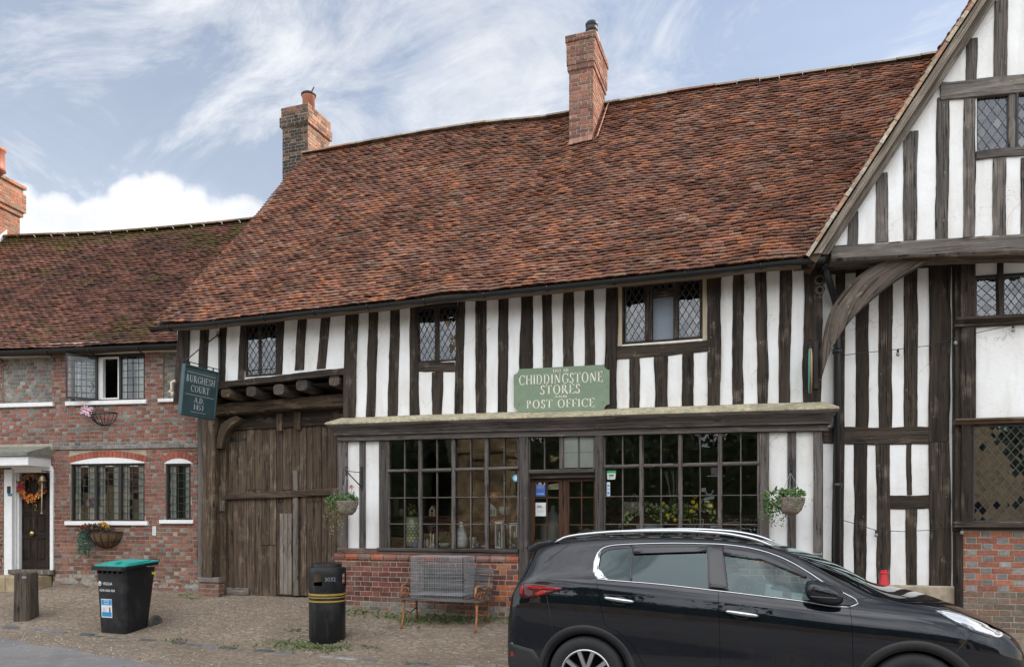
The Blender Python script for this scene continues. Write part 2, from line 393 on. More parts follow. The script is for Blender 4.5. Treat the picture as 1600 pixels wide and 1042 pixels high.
# low cumulus over the cottage roof, and haze towards the horizon
cn = wnoise(tc, 7.0, 7, 0.6, 0.2)
cum = None
for (px, py, rad) in ((258, 318, 0.032), (225, 340, 0.04), (300, 338, 0.034), (370, 352, 0.034), (165, 362, 0.036), (90, 355, 0.034), (30, 345, 0.034), (335, 372, 0.05), (275, 380, 0.06)):
    d = ray(px, py).normalized()
    vd_ = wn('ShaderNodeVectorMath', operation='DISTANCE'); t.links.new(tc, vd_.inputs[0]); vd_.inputs[1].default_value = d
    q = wramp(wm('ADD', wm('DIVIDE', vd_.outputs['Value'], rad), wm('MULTIPLY', wm('SUBTRACT', cn, 0.5), 2.2)), 1.25, 0.62)
    cum = q if cum is None else wm('MAXIMUM', cum, q)
hz = wramp(dz, 0.75, 0.05, 0.22, 0.6)
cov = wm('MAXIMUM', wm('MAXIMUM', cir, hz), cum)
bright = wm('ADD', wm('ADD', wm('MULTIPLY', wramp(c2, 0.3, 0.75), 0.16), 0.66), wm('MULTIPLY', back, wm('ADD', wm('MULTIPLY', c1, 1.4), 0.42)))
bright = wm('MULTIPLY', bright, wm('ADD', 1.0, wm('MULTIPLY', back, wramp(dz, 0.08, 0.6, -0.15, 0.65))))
bright = wm('ADD', bright, wm('MULTIPLY', cum, wm('ADD', wm('MULTIPLY', cn, 0.5), -0.12)))
cc = wn('ShaderNodeCombineXYZ')
for i, k in enumerate((0.965, 0.985, 1.02)): t.links.new(wm('MULTIPLY', bright, k), cc.inputs[i])
bg2 = wn('ShaderNodeBackground'); t.links.new(cc.outputs[0], bg2.inputs[0]); bg2.inputs[1].default_value = 1.0
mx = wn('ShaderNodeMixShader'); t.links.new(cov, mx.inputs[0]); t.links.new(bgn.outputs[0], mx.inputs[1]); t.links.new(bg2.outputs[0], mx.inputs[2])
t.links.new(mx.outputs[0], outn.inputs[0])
w.cycles.sampling_method = 'MANUAL'; w.cycles.sample_map_resolution = 512
SC.view_settings.view_transform = 'Standard'; SC.view_settings.look = 'None'
SC.view_settings.exposure = EXPOSURE; SC.view_settings.gamma = 1.0
cy = SC.cycles
cy.max_bounces = 7; cy.diffuse_bounces = 3; cy.glossy_bounces = 4; cy.transmission_bounces = 4; cy.transparent_max_bounces = 14
cy.caustics_reflective = False; cy.caustics_refractive = False; cy.use_denoising = True; cy.sample_clamp_indirect = 6
SC.render.use_persistent_data = False

# ---------------------------------------------------------------- ground
g = NT('trodden_earth'); v = g.vec('Pos'); n1 = g.noise(v, 0.8, 6, 0.6); n2 = g.noise(v, 18, 6, 0.7); n3 = g.noise(v, 70, 3, 0.7); n4 = g.noise(g.vec('Pos', (1, 2.2, 1)), 3.2, 5, 0.65)
c = g.mix(g.ramp(n1, [(0.35, 0.0), (0.65, 1.0)]), (0.24, 0.182, 0.133), (0.35, 0.278, 0.208))
c = g.mix(g.ramp(n4, [(0.44, 0.0), (0.68, 0.85)]), c, (0.14, 0.108, 0.08))
c = g.mix(g.math('MULTIPLY', g.ramp(n3, [(0.56, 0.0), (0.66, 1.0)]), 0.6), c, (0.55, 0.47, 0.37))
c = g.mix(1.0, c, g.ramp(n2, [(0.25, 0.55), (0.5, 1.0), (0.8, 1.3)]), 'MULTIPLY')
vo = g.n('ShaderNodeTexVoronoi', feature='DISTANCE_TO_EDGE'); vo.inputs['Scale'].default_value = 9.0; vo.inputs['Randomness'].default_value = 0.9
g.l(g.vec('Pos', (0.8, 1.3, 0.0)), vo.inputs['Vector']); cob = g.ramp(vo.outputs['Distance'], [(0.0, 0.0), (0.16, 1.0)])
cm = g.ramp(n4, [(0.38, 0.75), (0.6, 0.12)])
c = g.mix(g.math('MULTIPLY', cm, g.math('SUBTRACT', 1.0, cob)), c, (0.10, 0.083, 0.064))
g.bump(g.math('ADD', g.math('ADD', g.math('MULTIPLY', n2, 0.9), g.math('MULTIPLY', n3, 0.4)), g.math('MULTIPLY', g.math('MULTIPLY', cob, cm), 0.8)), 0.75, 0.03)
M['earth'] = g.out(c, 0.95, 0, 0.2)
g = NT('worn_asphalt'); v = g.vec('Pos'); n1 = g.noise(v, 0.5, 5, 0.6); n2 = g.noise(v, 90, 3, 0.7); n3 = g.noise(v, 4, 6, 0.7); n4 = g.noise(v, 200, 2)
c = g.mix(g.ramp(n1, [(0.35, 0.0), (0.65, 1.0)]), (0.16, 0.157, 0.16), (0.23, 0.22, 0.215))
c = g.mix(g.ramp(n3, [(0.5, 0.0), (0.72, 0.7)]), c, (0.33, 0.265, 0.21))
c = g.mix(1.0, c, g.ramp(n2, [(0.25, 0.6), (0.75, 1.4)]), 'MULTIPLY'); c = g.mix(g.ramp(n4, [(0.62, 0.0), (0.7, 0.5)]), c, (0.35, 0.33, 0.3))
g.bump(n2, 0.6, 0.012); M['road'] = g.out(c, 0.9, 0, 0.3)

def axis(fine0, fine1, step, lo, hi):
    a = []; q = fine0
    while q < fine1: a.append(q); q += step
    a.append(fine1); s = step; q = fine0; L = []
    while q > lo: s *= 1.35; q -= s; L.append(max(q, lo))
    s = step; q = fine1; H = []
    while q < hi: s *= 1.35; q += s; H.append(min(q, hi))
    return L[::-1] + a + H
xs = axis(-16, 6, 0.16, -400, 400); ys = axis(-4.0, 1.6, 0.1, -400, 400)
mb = MB(); P = [(x, y, gz(x, y)) for y in ys for x in xs]; nx = len(xs)
mb.add(P, [(j*nx+i, j*nx+i+1, (j+1)*nx+i+1, (j+1)*nx+i) for j in range(len(ys)-1) for i in range(nx-1)], None, (1, 1, 1), True)
tag(mb.build('ground', M['earth']), kind='structure')
edge = curve([(-60, -2.1), (-16, -2.25), (-10.6, -2.45), (-8.6, -2.8), (-7.3, -3.1), (-5, -3.4), (-2, -3.6), (8, -3.7), (60, -3.7)])
mb = MB(); xr = axis(-16, 6, 0.11, -200, 200); P = []; steps = [0, 0.03, 0.1, 0.2, 0.35, 0.6, 1.0, 2.0, 4.0, 7.0, 12.5]
for x in xr:
    e0 = edge(x) + 0.10*noise.noise(Vector((x*1.7, 0.3, 0))) + 0.045*noise.noise(Vector((x*7, 5.3, 0)))
    for k, s_ in enumerate(steps):
        y = e0 - s_; P.append((x, y, gz(x, y) + (0.007 if k else 0.003)))
m_ = len(steps)
mb.add(P, [(i*m_+k, (i+1)*m_+k, (i+1)*m_+k+1, i*m_+k+1) for i in range(len(xr)-1) for k in range(m_-1)], None, (1, 1, 1), True)
tag(mb.build('road', M['road']), kind='structure')
# row of worn stone setts set flush along the road edge
mb = MB(); x = -13.0
while x < 3.2:
    L = rnd.uniform(0.2, 0.36); y0 = curve([(-14, -1.72), (-10.1, -1.88), (-6.5, -2.12), (-3.9, -2.27), (4, -2.5)])(x) + rnd.uniform(-0.025, 0.025)
    if rnd.random() < 0.88:
        z0 = gz(x+L/2, y0); wd = rnd.uniform(0.10, 0.14); h = rnd.uniform(-0.004, 0.022); k = rnd.choice([0.09, 0.12, 0.16, 0.2, 0.34])
        Mx = Matrix.Translation((x+L/2, y0, z0+h-0.05)) @ Matrix.Rotation(rnd.uniform(-0.05, 0.05)-0.04, 4, 'Z') @ Matrix.Rotation(rnd.uniform(-0.04, 0.04), 4, 'X')
        n = 10; pts = []
        for zz, sc in ((-0.05, 1.0), (0.035, 1.0), (0.05, 0.86)):
            for q in range(n):
                a = 2*math.pi*q/n; ca, sa = math.cos(a), math.sin(a); ex = 0.55
                pts.append(Mx @ Vector((L/2*sc*math.copysign(abs(ca)**ex, ca)*rnd.uniform(0.93, 1.03), wd/2*sc*math.copysign(abs(sa)**ex, sa)*rnd.uniform(0.9, 1.05), zz)))
        mb.add(pts, [(r_*n+q, r_*n+(q+1) % n, (r_+1)*n+(q+1) % n, (r_+1)*n+q) for r_ in range(2) for q in range(n)] + [tuple(range(2*n, 3*n))], None, (k*0.93, k*0.97, k*1.05), True)
    x += L + rnd.uniform(0.012, 0.04)
tag(mb.build('kerb', plain('sett_stone', (1, 1, 1), 0.85, attr=True, var=0.4, scale=20, bump=0.5), autos=35), kind='structure')
# loose grit and pebbles
mb = MB()
for i in range(5200):
    if i < 1700: x = rnd.uniform(-9.8, -5.2); y = rnd.gauss(-0.25, 0.75)
    elif i < 3900: x = rnd.uniform(-13, 3); y = edge(x) + rnd.gauss(0.18, 0.22)
    else: x = rnd.uniform(-13, 2); y = rnd.uniform(-2.3, -0.1)
    if y > 0.55 or (y > -0.1 and x > -6.6): continue
    r = rnd.choice([0.006, 0.008, 0.01, 0.013, 0.018]); z = gz(x, y) + (0.006 if y < edge(x) else 0)
    k = rnd.uniform(0.6, 1.5); cl = rnd.choice([(0.3, 0.24, 0.175), (0.25, 0.195, 0.145), (0.36, 0.31, 0.25), (0.19, 0.155, 0.12)])
    a = rnd.uniform(0, 6.3); ca, sa = math.cos(a)*r, math.sin(a)*r
    mb.add([(x+ca, y+sa, z), (x-sa*.8, y+ca*.8, z), (x-ca, y-sa, z), (x+sa*.8, y-ca*.8, z), (x, y, z+r*0.75)], [(0, 1, 4), (1, 2, 4), (2, 3, 4), (3, 0, 4)], None, tuple(q*k for q in cl))
tag(mb.build('gravel', plain('grit', (1, 1, 1), 0.9, attr=True, var=0.2, bump=0)), kind='stuff')
# weeds and grass
mb = MB(); spots = []
lb = onground(511, 1000)
for _ in range(320): a = rnd.gauss(0, 1); spots.append((lb.x-0.12+rnd.gauss(0, 0.34), lb.y-0.3+rnd.gauss(0, 0.13), 1.0))
for _ in range(360): spots.append((rnd.uniform(-6.5, -3.3), -0.12-abs(rnd.gauss(0, 0.17)), 1.1))
for _ in range(150): spots.append((rnd.gauss(-4.9, 0.35), -0.35-abs(rnd.gauss(0, 0.14)), 1.4))
for (gx, gy, n_) in ((275, 1000, 14), (352, 1011, 22), (262, 1003, 12), (300, 935, 30), (285, 930, 20), (460, 985, 26), (640, 1036, 16), (345, 930, 26), (585, 1012, 24), (505, 1012, 50)):
    b_ = onground(gx, gy)
    for _ in range(n_): spots.append((b_.x+rnd.gauss(0, 0.10), b_.y+rnd.gauss(0, 0.05), 0.8))
for x, y, k in spots:
    z = gz(x, y)
    for _ in range(3):
        a = rnd.uniform(0, 6.3); h = rnd.uniform(0.025, 0.075)*k; le = rnd.uniform(0.1, 0.9)
        u = Vector((math.cos(a)*le, math.sin(a)*le, 1)).normalized(); c_ = rnd.choice([(0.07, 0.15, 0.025), (0.1, 0.19, 0.04), (0.15, 0.2, 0.06), (0.05, 0.1, 0.02), (0.2, 0.18, 0.08)])
        mb.leaf(Vector((x+rnd.gauss(0, .012), y+rnd.gauss(0, .012), z-0.003)), Vector((-u.y, u.x, 0.3)).normalized(), u, h, rnd.choice([0.006, 0.008, 0.02]), c_)
tag(mb.build('grass', M['leaf']), kind='stuff')
# ---------------------------------------------------------------- shared building helpers
def wall_cells(mb, F, u0, u1, z0, z1, holes, o, depth=0.12, col=(1, 1, 1)):
    """plain wall face at o with rectangular holes and reveals"""
    us = sorted(set([u0, u1] + [h[k] for h in holes for k in (0, 1) if u0 < h[k] < u1]))
    zs = sorted(set([z0, z1] + [h[k] for h in holes for k in (2, 3) if z0 < h[k] < z1]))
    for a, b in zip(us, us[1:]):
        for c, d in zip(zs, zs[1:]):
            m, n = (a+b)/2, (c+d)/2
            if any(h[0] < m < h[1] and h[2] < n < h[3] for h in holes): continue
            for oo in (o, o-depth): mb.quad(F.w(a, c, oo), F.w(b, c, oo), F.w(b, d, oo), F.w(a, d, oo), col=col)
    for h in holes:
        a, b, c, d = max(h[0], u0), min(h[1], u1), max(h[2], z0), min(h[3], z1)
        for p, q in (((a, c), (b, c)), ((b, c), (b, d)), ((b, d), (a, d)), ((a, d), (a, c))):
            mb.quad(F.w(p[0], p[1], o), F.w(q[0], q[1], o), F.w(q[0], q[1], o-depth), F.w(p[0], p[1], o-depth), col=col)
RED = [(0.285, 0.118, 0.088), (0.255, 0.104, 0.078), (0.31, 0.138, 0.105), (0.225, 0.095, 0.075), (0.265, 0.12, 0.095)]
GREY = [(0.25, 0.235, 0.22), (0.21, 0.20, 0.19), (0.29, 0.265, 0.24), (0.17, 0.16, 0.155)]
BROWN = [(0.24, 0.12, 0.085), (0.19, 0.095, 0.07), (0.28, 0.16, 0.11), (0.16, 0.09, 0.07), (0.3, 0.13, 0.09)]
FLINT = [(0.30, 0.27, 0.22), (0.25, 0.235, 0.21), (0.34, 0.30, 0.25), (0.2, 0.19, 0.17)]
def pick(pal): k = rnd.uniform(0.82, 1.15); c = rnd.choice(pal); return (c[0]*k, c[1]*k, c[2]*k)
def bricks(mb, F, u0, u1, z0, z1, holes=(), o=0.0, course=0.0715, stretch=0.222, head=0.108, joint=0.011, pal=None, mode='flemish', proud=0.006, arch=()):
    """individually laid bricks; pal(u, z, header) gives a colour"""
    row = 0; z = z0
    while z < z1-0.015:
        zt = min(z+course-joint, z1); zc = (z+zt)/2
        if mode == 'flemish': u = u0 - (0 if row % 2 else (stretch+head)/2+joint) - rnd.uniform(0, 0.02); seq = 0
        elif mode == 'header': u = u0 - (0 if row % 2 else head/2); seq = 1
        else: u = u0 - (0 if row % 2 else stretch/2); seq = 0
        while u < u1:
            hd = (mode == 'flemish' and seq % 2 == 1) or mode == 'header'
            L = (head if hd else stretch)*rnd.uniform(0.95, 1.05); a, b = max(u, u0), min(u+L, u1)
            segs = [(a, b)] if b-a > 0.02 else []
            for h in holes:
                if h[2]-0.01 < zc < h[3]+0.01:
                    ns = []
                    for (p, q) in segs:
                        if q <= h[0] or p >= h[1]: ns.append((p, q))
                        else:
                            if h[0]-p > 0.02: ns.append((p, h[0]-0.004))
                            if q-h[1] > 0.02: ns.append((h[1]+0.004, q))
                    segs = ns
            if segs:
                c = pal((a+b)/2, zc, hd); pr = proud + rnd.uniform(-0.002, 0.003); dz1, dz2 = rnd.uniform(-.0025, .0025), rnd.uniform(-.0025, .0025)
                for (p, q) in segs:
                    mb.add([F.w(p, z+dz1, o), F.w(q, z+dz2, o), F.w(q, zt+dz2, o), F.w(p, zt+dz1, o), F.w(p+.002, z+dz1+.002, o+pr), F.w(q-.002, z+dz2+.002, o+pr), F.w(q-.002, zt+dz2-.002, o+pr), F.w(p+.002, zt+dz1-.002, o+pr)],
                           [(4, 5, 6, 7), (0, 1, 5, 4), (1, 2, 6, 5), (2, 3, 7, 6), (3, 0, 4, 7)], None, c)
            u += L + joint; seq += 1
        z += course; row += 1
def clip_rect(poly, u0, u1, z0, z1):
    for ax, lim, sg in ((0, u0, 1), (0, u1, -1), (1, z0, 1), (1, z1, -1)):
        res = []
        for i, p in enumerate(poly):
            q = poly[(i+1) % len(poly)]; dp, dq = (p[ax]-lim)*sg, (q[ax]-lim)*sg
            if dp >= 0: res.append(p)
            if (dp >= 0) != (dq >= 0):
                k = dp/(dp-dq); res.append((p[0]+(q[0]-p[0])*k, p[1]+(q[1]-p[1])*k))
        poly = res
        if not poly: return []
    return poly
def quarrel(mb, F, poly, o, tilt):
    uc = sum(p[0] for p in poly)/len(poly); zc = sum(p[1] for p in poly)/len(poly); a, b = rnd.gauss(0, tilt), rnd.gauss(0, tilt)
    mb.add([F.w(u, z, o+(u-uc)*a+(z-zc)*b) for u, z in poly], [tuple(range(len(poly)))])
def bar(mb, F, p, q, w, o0, o1):
    d = Vector((q[0]-p[0], q[1]-p[1])); 
    if d.length < 1e-4: return
    n = Vector((-d.y, d.x)).normalized()*w/2
    mb.prism(F, [(p[0]-n.x, p[1]-n.y), (q[0]-n.x, q[1]-n.y), (q[0]+n.x, q[1]+n.y), (p[0]+n.x, p[1]+n.y)], o0, o1, back=False)
def light(F, u0, u1, z0, z1, o, parent, style, du=0.105, dz=0.15, glass='glass_up', tilt=0.009, lead='lead', lw=0.009, stay=True):
    """one leaded light: glass quarrels and the lead net, as two children"""
    gm, lm = MB(), MB()
    if style == 'diamond':
        nu, nz = max(1, round((u1-u0)/du)), max(1, round((z1-z0)/dz)); du, dz = (u1-u0)/nu, (z1-z0)/nz
        for i in range(-1, 2*nu+2):
            for j in range(-1, 2*nz+2):
                if (i+j) % 2: continue
                uc, zc = u0+i*du/2, z0+j*dz/2
                pl = clip_rect([(uc-du/2, zc), (uc, zc-dz/2), (uc+du/2, zc), (uc, zc+dz/2)], u0, u1, z0, z1)
                if len(pl) > 2: quarrel(gm, F, pl, o, tilt)
        for k in range(-nz-1, nu+nz+2):
            for sg in (1, -1):
                # (u-u0)/du - sg*(z-z0)/dz = k (+0.5)
                kk = (k+0.5) if sg == 1 else (k+0.5)
                pts = []
                def at(zv): return u0 + du*(kk + sg*(zv-z0)/dz)
                def zt(uv_): return z0 + sg*dz*((uv_-u0)/du - kk)
                for zv in (z0, z1):
                    if u0-1e-6 <= at(zv) <= u1+1e-6: pts.append((at(zv), zv))
                for uv_ in (u0, u1):
                    if z0+1e-6 < zt(uv_) < z1-1e-6: pts.append((uv_, zt(uv_)))
                if len(pts) >= 2: bar(lm, F, pts[0], pts[1], lw, o-0.002, o+0.005 + 0.001*sg)
    else:
        nu, nz = max(1, round((u1-u0)/du)), max(1, round((z1-z0)/dz)); du, dz = (u1-u0)/nu, (z1-z0)/nz
        for i in range(nu):
            for j in range(nz): quarrel(gm, F, [(u0+i*du, z0+j*dz), (u0+(i+1)*du, z0+j*dz), (u0+(i+1)*du, z0+(j+1)*dz), (u0+i*du, z0+(j+1)*dz)], o, tilt)
        for i in range(1, nu): bar(lm, F, (u0+i*du, z0), (u0+i*du, z1), lw, o-0.002, o+0.006)
        for j in range(1, nz): bar(lm, F, (u0, z0+j*dz), (u1, z0+j*dz), lw, o-0.002, o+0.007)
    for p, q in (((u0, z0), (u1, z0)), ((u1, z0), (u1, z1)), ((u1, z1), (u0, z1)), ((u0, z1), (u0, z0))): bar(lm, F, p, q, 0.018, o-0.003, o+0.008)
    gm.build('pane', M[glass], parent); lm.build('lattice', M[lead], parent)
def wob(k, s, amp): return amp*noise.noise(Vector((k*s, k*0.37, s*1.3)))
_sid = [0]
def stud(F, rows, o0, o1, parent, mat='oak', name='stud', amp=0.016, rail=False, n=22, e=0.007):
    """rows: (t, a, b) end rows of one timber; edges wander a little like hewn oak"""
    _sid[0] += 1; sd = _sid[0]*3.17; out = []
    for (t0, a0, b0), (t1, a1, b1) in zip(rows, rows[1:]):
        for i in range(n):
            k = i/n; out.append((t0+(t1-t0)*k, a0+(a1-a0)*k, b0+(b1-b0)*k))
    out.append(rows[-1])
    rr = []
    for t, a, b in out:
        bend = amp*1.1*noise.noise(Vector((t*0.7, sd, 0)))
        rr.append((t, a+bend+amp*0.9*noise.noise(Vector((t*2.3, sd+9, 1)))+amp*.35*noise.noise(Vector((t*9, sd, 1))), b+bend+amp*0.9*noise.noise(Vector((t*2.3, sd+5, 2)))+amp*.35*noise.noise(Vector((t*9, sd, 6)))))
    mb = MB(); fn = (lambda t, x, o: F.w(t, x, o)) if rail else (lambda t, x, o: F.w(x, t, o))
    mb.ribbon(fn, rr, o0, o1, e)
    return mb.build(name, M[mat], parent)
def pstud(F, top, bot, o0, o1, parent, mat='oak', o=None, ext=0.0, **k):
    """stud from photo measurements: top=(xl, xr, y) bot=(xl, xr, y)"""
    o = o1 if o is None else o
    (xl, xr, y), (xm, xn, y2) = top, bot; uL, zt = F.px(xl, y, o); uR = F.u(xr, o); vL, zb = F.px(xm, y2, o); vR = F.u(xn, o)
    zt = F.z((xl+xr)/2, y, o); zb = F.z((xm+xn)/2, y2, o); f = ext/(zt-zb)
    return stud(F, [(zb, vL, vR), (zt+ext, uL+(uL-vL)*f, uR+(uR-vR)*f)], o0, o1, parent, mat, **k)
def prail(F, pts, o0, o1, parent, mat='oak', o=None, **k):
    """horizontal timber from (x, ytop, ybottom) photo measurements"""
    o = o1 if o is None else o
    rows = [(F.u(x, o), F.z(x, yb, o), F.z(x, yt, o)) for x, yt, yb in pts]
    return stud(F, rows, o0, o1, parent, mat, rail=True, **k)
TILES = [(0.233, 0.097, 0.062), (0.185, 0.080, 0.053), (0.272, 0.112, 0.066), (0.243, 0.112, 0.074), (0.146, 0.068, 0.048), (0.351, 0.141, 0.069), (0.204, 0.093, 0.064), (0.272, 0.156, 0.106), (0.215, 0.122, 0.088), (0.292, 0.122, 0.068)]
def tiles(mb, P, U, V, N, gauge=0.088, wid=0.165, skip=None, lift=0.028, pal=TILES, rough=1.0):
    """P(u, v): roof point u metres along, v metres up the slope; U, V extents; N(u, v) normal"""
    nv = int(V/gauge)
    for j in range(nv):
        u = U[0] - (wid/2 if j % 2 else 0) - rnd.uniform(0, 0.02); v0 = j*gauge
        tone = 1+0.12*noise.noise(Vector((j*0.9, 1, 0)))
        while u < U[1]:
            wv = wid*rnd.uniform(0.95, 1.02); a, b = max(u, U[0]), min(u+wv-0.004, U[1])
            u += wv
            if b-a < 0.03 or (skip and skip((a+b)/2, v0)): continue
            jl = rnd.uniform(-0.009, 0.005)*rough; lf = lift*rnd.uniform(0.8, 1.45); slip = rnd.random() < .012; tw = rnd.uniform(-0.006, 0.006)*rough
            if slip: jl -= rnd.uniform(.012, .035); tw = rnd.uniform(-.018, .018); lf *= 1.3
            cam_ = rnd.uniform(0.003, 0.010)
            n = N((a+b)/2, v0); top = v0+gauge*1.25; p = []
            for vv, h in ((top, 0.004), (v0+jl, lf)):
                for uu, hh, s_ in ((a, 0, -1), ((a+b)/2, cam_, 0), (b, 0, 1)):
                    p.append(P(uu, vv + (tw*s_ if vv != top else 0)) + n*(h+hh))
            for uu, hh, s_ in ((a, 0, -1), ((a+b)/2, cam_, 0), (b, 0, 1)): p.append(P(uu, v0+jl+tw*s_) + n*(lf+hh-0.017))
            c = rnd.choice(pal); k = rnd.uniform(0.78, 1.16)*tone
            mb.add(p, [(0, 1, 4, 3), (1, 2, 5, 4), (3, 4, 7, 6), (4, 5, 8, 7), (0, 3, 6), (2, 8, 5)], None, (c[0]*k, c[1]*k, c[2]*k))
# ================================================================ the timber framed shop
FM = Frame(0, 0, 0)                      # upper wall and shopfront plane
GO = -0.62                               # recess of the gate wall
XL, XR = FM.u(277), FM.u(1286)           # ends of the upper wall
shop = thing('timber_framed_shop', (-4.5, 0, 0.37), 'long black and white timber framed shop under a sagging red tiled roof', 'shop building')
ZC_l, ZC_r = FM.z(540, 652), FM.z(1285, 627)
def zc(u): return ZC_l + (ZC_r-ZC_l)*(u-FM.u(540))/(FM.u(1285)-FM.u(540))
UW = [(382.5, 432.5, 497, 588), (651, 715, 466, 566), (971, 1098, 433, 534)]   # upper windows
def whole(x0, x1, y0, y1, F=FM, o=0.0):
    xm = (x0+x1)/2; return (F.u(x0, o), F.u(x1, o), F.z(xm, y1, o), F.z(xm, y0, o))
UWH = [whole(*q) for q in UW]; UWH = [(a, b, c, 5.15) for a, b, c, d in UWH]
XJ = FM.u(545); ZJ = FM.z(440, 590)
mb = MB()
wall_cells(mb, FM, XL, XJ, 4.045, 5.2, UWH[:1], 0.0)
mb.build('wall', M['plaster'], shop)
mb = MB(); wall_cells(mb, FM, XJ, XR, 3.06, 5.2, UWH[1:], 0.0); mb.build('wall', M['plaster'], shop)
# studs (left, right, y at top / bottom in the photograph)
T = lambda x: 510-0.104*(x-280)+6
ST = [((277, 295, 516), (270, 290, 628), 1), ((312.5, 327.5, 505), (308, 322, 600), 0), ((343, 355, 504), (340, 350, 600), 0), ((375, 384, 500), (371, 382, 592), 0),
      ((432, 444, 495), (432, 440.5, 585), 0), ((465, 479.5, 489), (460, 474, 578), 0), ((501, 516, 484), (494.5, 508, 576), 0), ((540, 559, 480), (535, 554, 654), 1),
      ((576, 591, 476), (571, 586, 653), 0), ((609.5, 625, 473), (604.5, 620, 652), 0), ((640, 651, 469), (639, 655, 651), 0), ((714.5, 726, 464), (709, 723, 649), 0),
      ((743, 760.5, 458), (743, 759, 648), 0), ((779, 795, 454), (777, 792.5, 647), 0), ((814, 833, 452), (812, 832, 646), 0), ((847.5, 862.5, 447), (848, 863, 644), 0),
      ((879, 896, 445), (880, 897, 643), 0), ((914, 928, 442), (912, 930, 642), 0), ((946, 965.5, 440), (945, 963, 640), 1), ((1105, 1126, 425), (1105, 1126, 633), 1),
      ((1144, 1162, 420), (1145, 1162, 631), 0), ((1180, 1198, 417), (1182, 1199, 630), 0), ((1217, 1237, 414), (1218, 1236, 629), 0), ((1256, 1286, 412), (1255, 1285, 627), 1),
      ((675, 692, 581), (675, 691, 650), 2), ((984, 1001, 558), (984, 1001, 638), 2), ((1023, 1044, 552), (1023, 1044, 637), 2), ((1066, 1084, 549), (1065, 1084, 635), 2)]
for a, b, kd in ST:
    pstud(FM, a, b, -0.02, 0.014 if kd != 1 else 0.03, shop, 'oak', ext=0.12 if kd != 2 else 0.0, name='stud')
prail(FM, [(654, 566, 580), (710, 565, 580)], -0.02, 0.016, shop, name='sill_beam')
prail(FM, [(963, 541, 561), (1034, 537, 556), (1105, 532.5, 549)], -0.02, 0.018, shop, name='sill_beam')
# cream fillets round the right hand window
for pts in ([(966, 440), (972, 440), (972, 540), (966, 543)], [(1098, 428), (1103, 428), (1103, 533), (1098, 535)], [(966, 541), (1103, 532), (1103, 535.5), (966, 544.5)]):
    m2 = MB(); m2.prism(FM, [FM.px(x, y) for x, y in pts][::-1], -0.01, 0.013); m2.build('filler_strip', M['fillet'], shop)
# leaded upper windows
def leaded_window(F, H, lights, parent, o=-0.03, mat='oak', style='diamond', bars=0.035, name='window', **k):
    """H hole (u0,u1,z0,z1); lights: list of (x0,x1,z0,z1) glazed openings; the rest is frame"""
    mb = MB(); u0, u1, z0, z1 = H
    for a, b, c, d in ((u0, u1, z0, z0+bars), (u0, u1, z1-bars, z1), (u0, u0+bars, z0+bars, z1-bars), (u1-bars, u1, z0+bars, z1-bars)): mb.box(F, a, b, c, d, o-0.05, o+0.02, grain='v' if d-c > b-a else 'h', e=0.006)
    L = sorted(lights)
    for p, q in zip(L, L[1:]):
        if 0.004 < q[0] - p[1] < 0.2: mb.box(F, p[1], q[0], z0+bars, z1-bars, o-0.045, o+0.016, e=0.005)
    fr = mb.build(name, M[mat], parent)
    for a, b, c, d in lights: light(F, a, b, c, d, o, fr, style, **k)
    return fr
def L3(F, xs_, H, o=0.0, b=0.035): return [(F.u(a, o), F.u(c, o), H[2]+b, H[3]-b) for a, c in xs_]
h = (UWH[0][0], UWH[0][1], UWH[0][2], 4.98)
leaded_window(FM, h, L3(FM, [(384.5, 403), (406.5, 430.5)], h), shop, du=0.115, dz=0.17)
h = (UWH[1][0], UWH[1][1], UWH[1][2], 4.98)
leaded_window(FM, h, L3(FM, [(653, 679), (685, 712.5)], h), shop, du=0.105, dz=0.16)
h = (UWH[2][0], UWH[2][1], UWH[2][2], 4.99); ls = L3(FM, [(977, 1008), (1060, 1094)], h)
fr = leaded_window(FM, h, ls, shop, du=0.105, dz=0.145, mat='oak')
mb = MB(); a, b = FM.u(1011), FM.u(1057)     # the middle casement, a plain dull pane under a leaded strip
for x0, x1 in ((FM.u(1008), FM.u(1019)), (FM.u(1052), FM.u(1060))): mb.box(FM, x0, x1, h[2]+.035, h[3]-.035, -0.075, 0.0, e=0.005)
zt = FM.z(1035, 462); mb.box(FM, FM.u(1019), FM.u(1052), zt, zt+0.09, -0.07, -0.01, grain='h', e=0.004)
mb.build('casement', M['oak'], fr)
light(FM, FM.u(1019), FM.u(1052), zt+0.09, h[3]-0.035, -0.03, fr, 'diamond', 0.1, 0.14)
mb = MB(); mb.box(FM, FM.u(1019), FM.u(1052), h[2]+0.035, zt, -0.09, -0.085); mb.build('blind', plain('grey_blind', (0.20, 0.235, 0.28), 0.5, var=0.05, bump=0), fr)
for (a, b, c, d) in UWH:                      # head beam above each window, hidden in the eaves' shade
    m2 = MB(); m2.box(FM, a-0.02, b+0.02, 4.985, 5.22, -0.1, 0.012, grain='h'); m2.build('head_beam', M['oak'], shop)
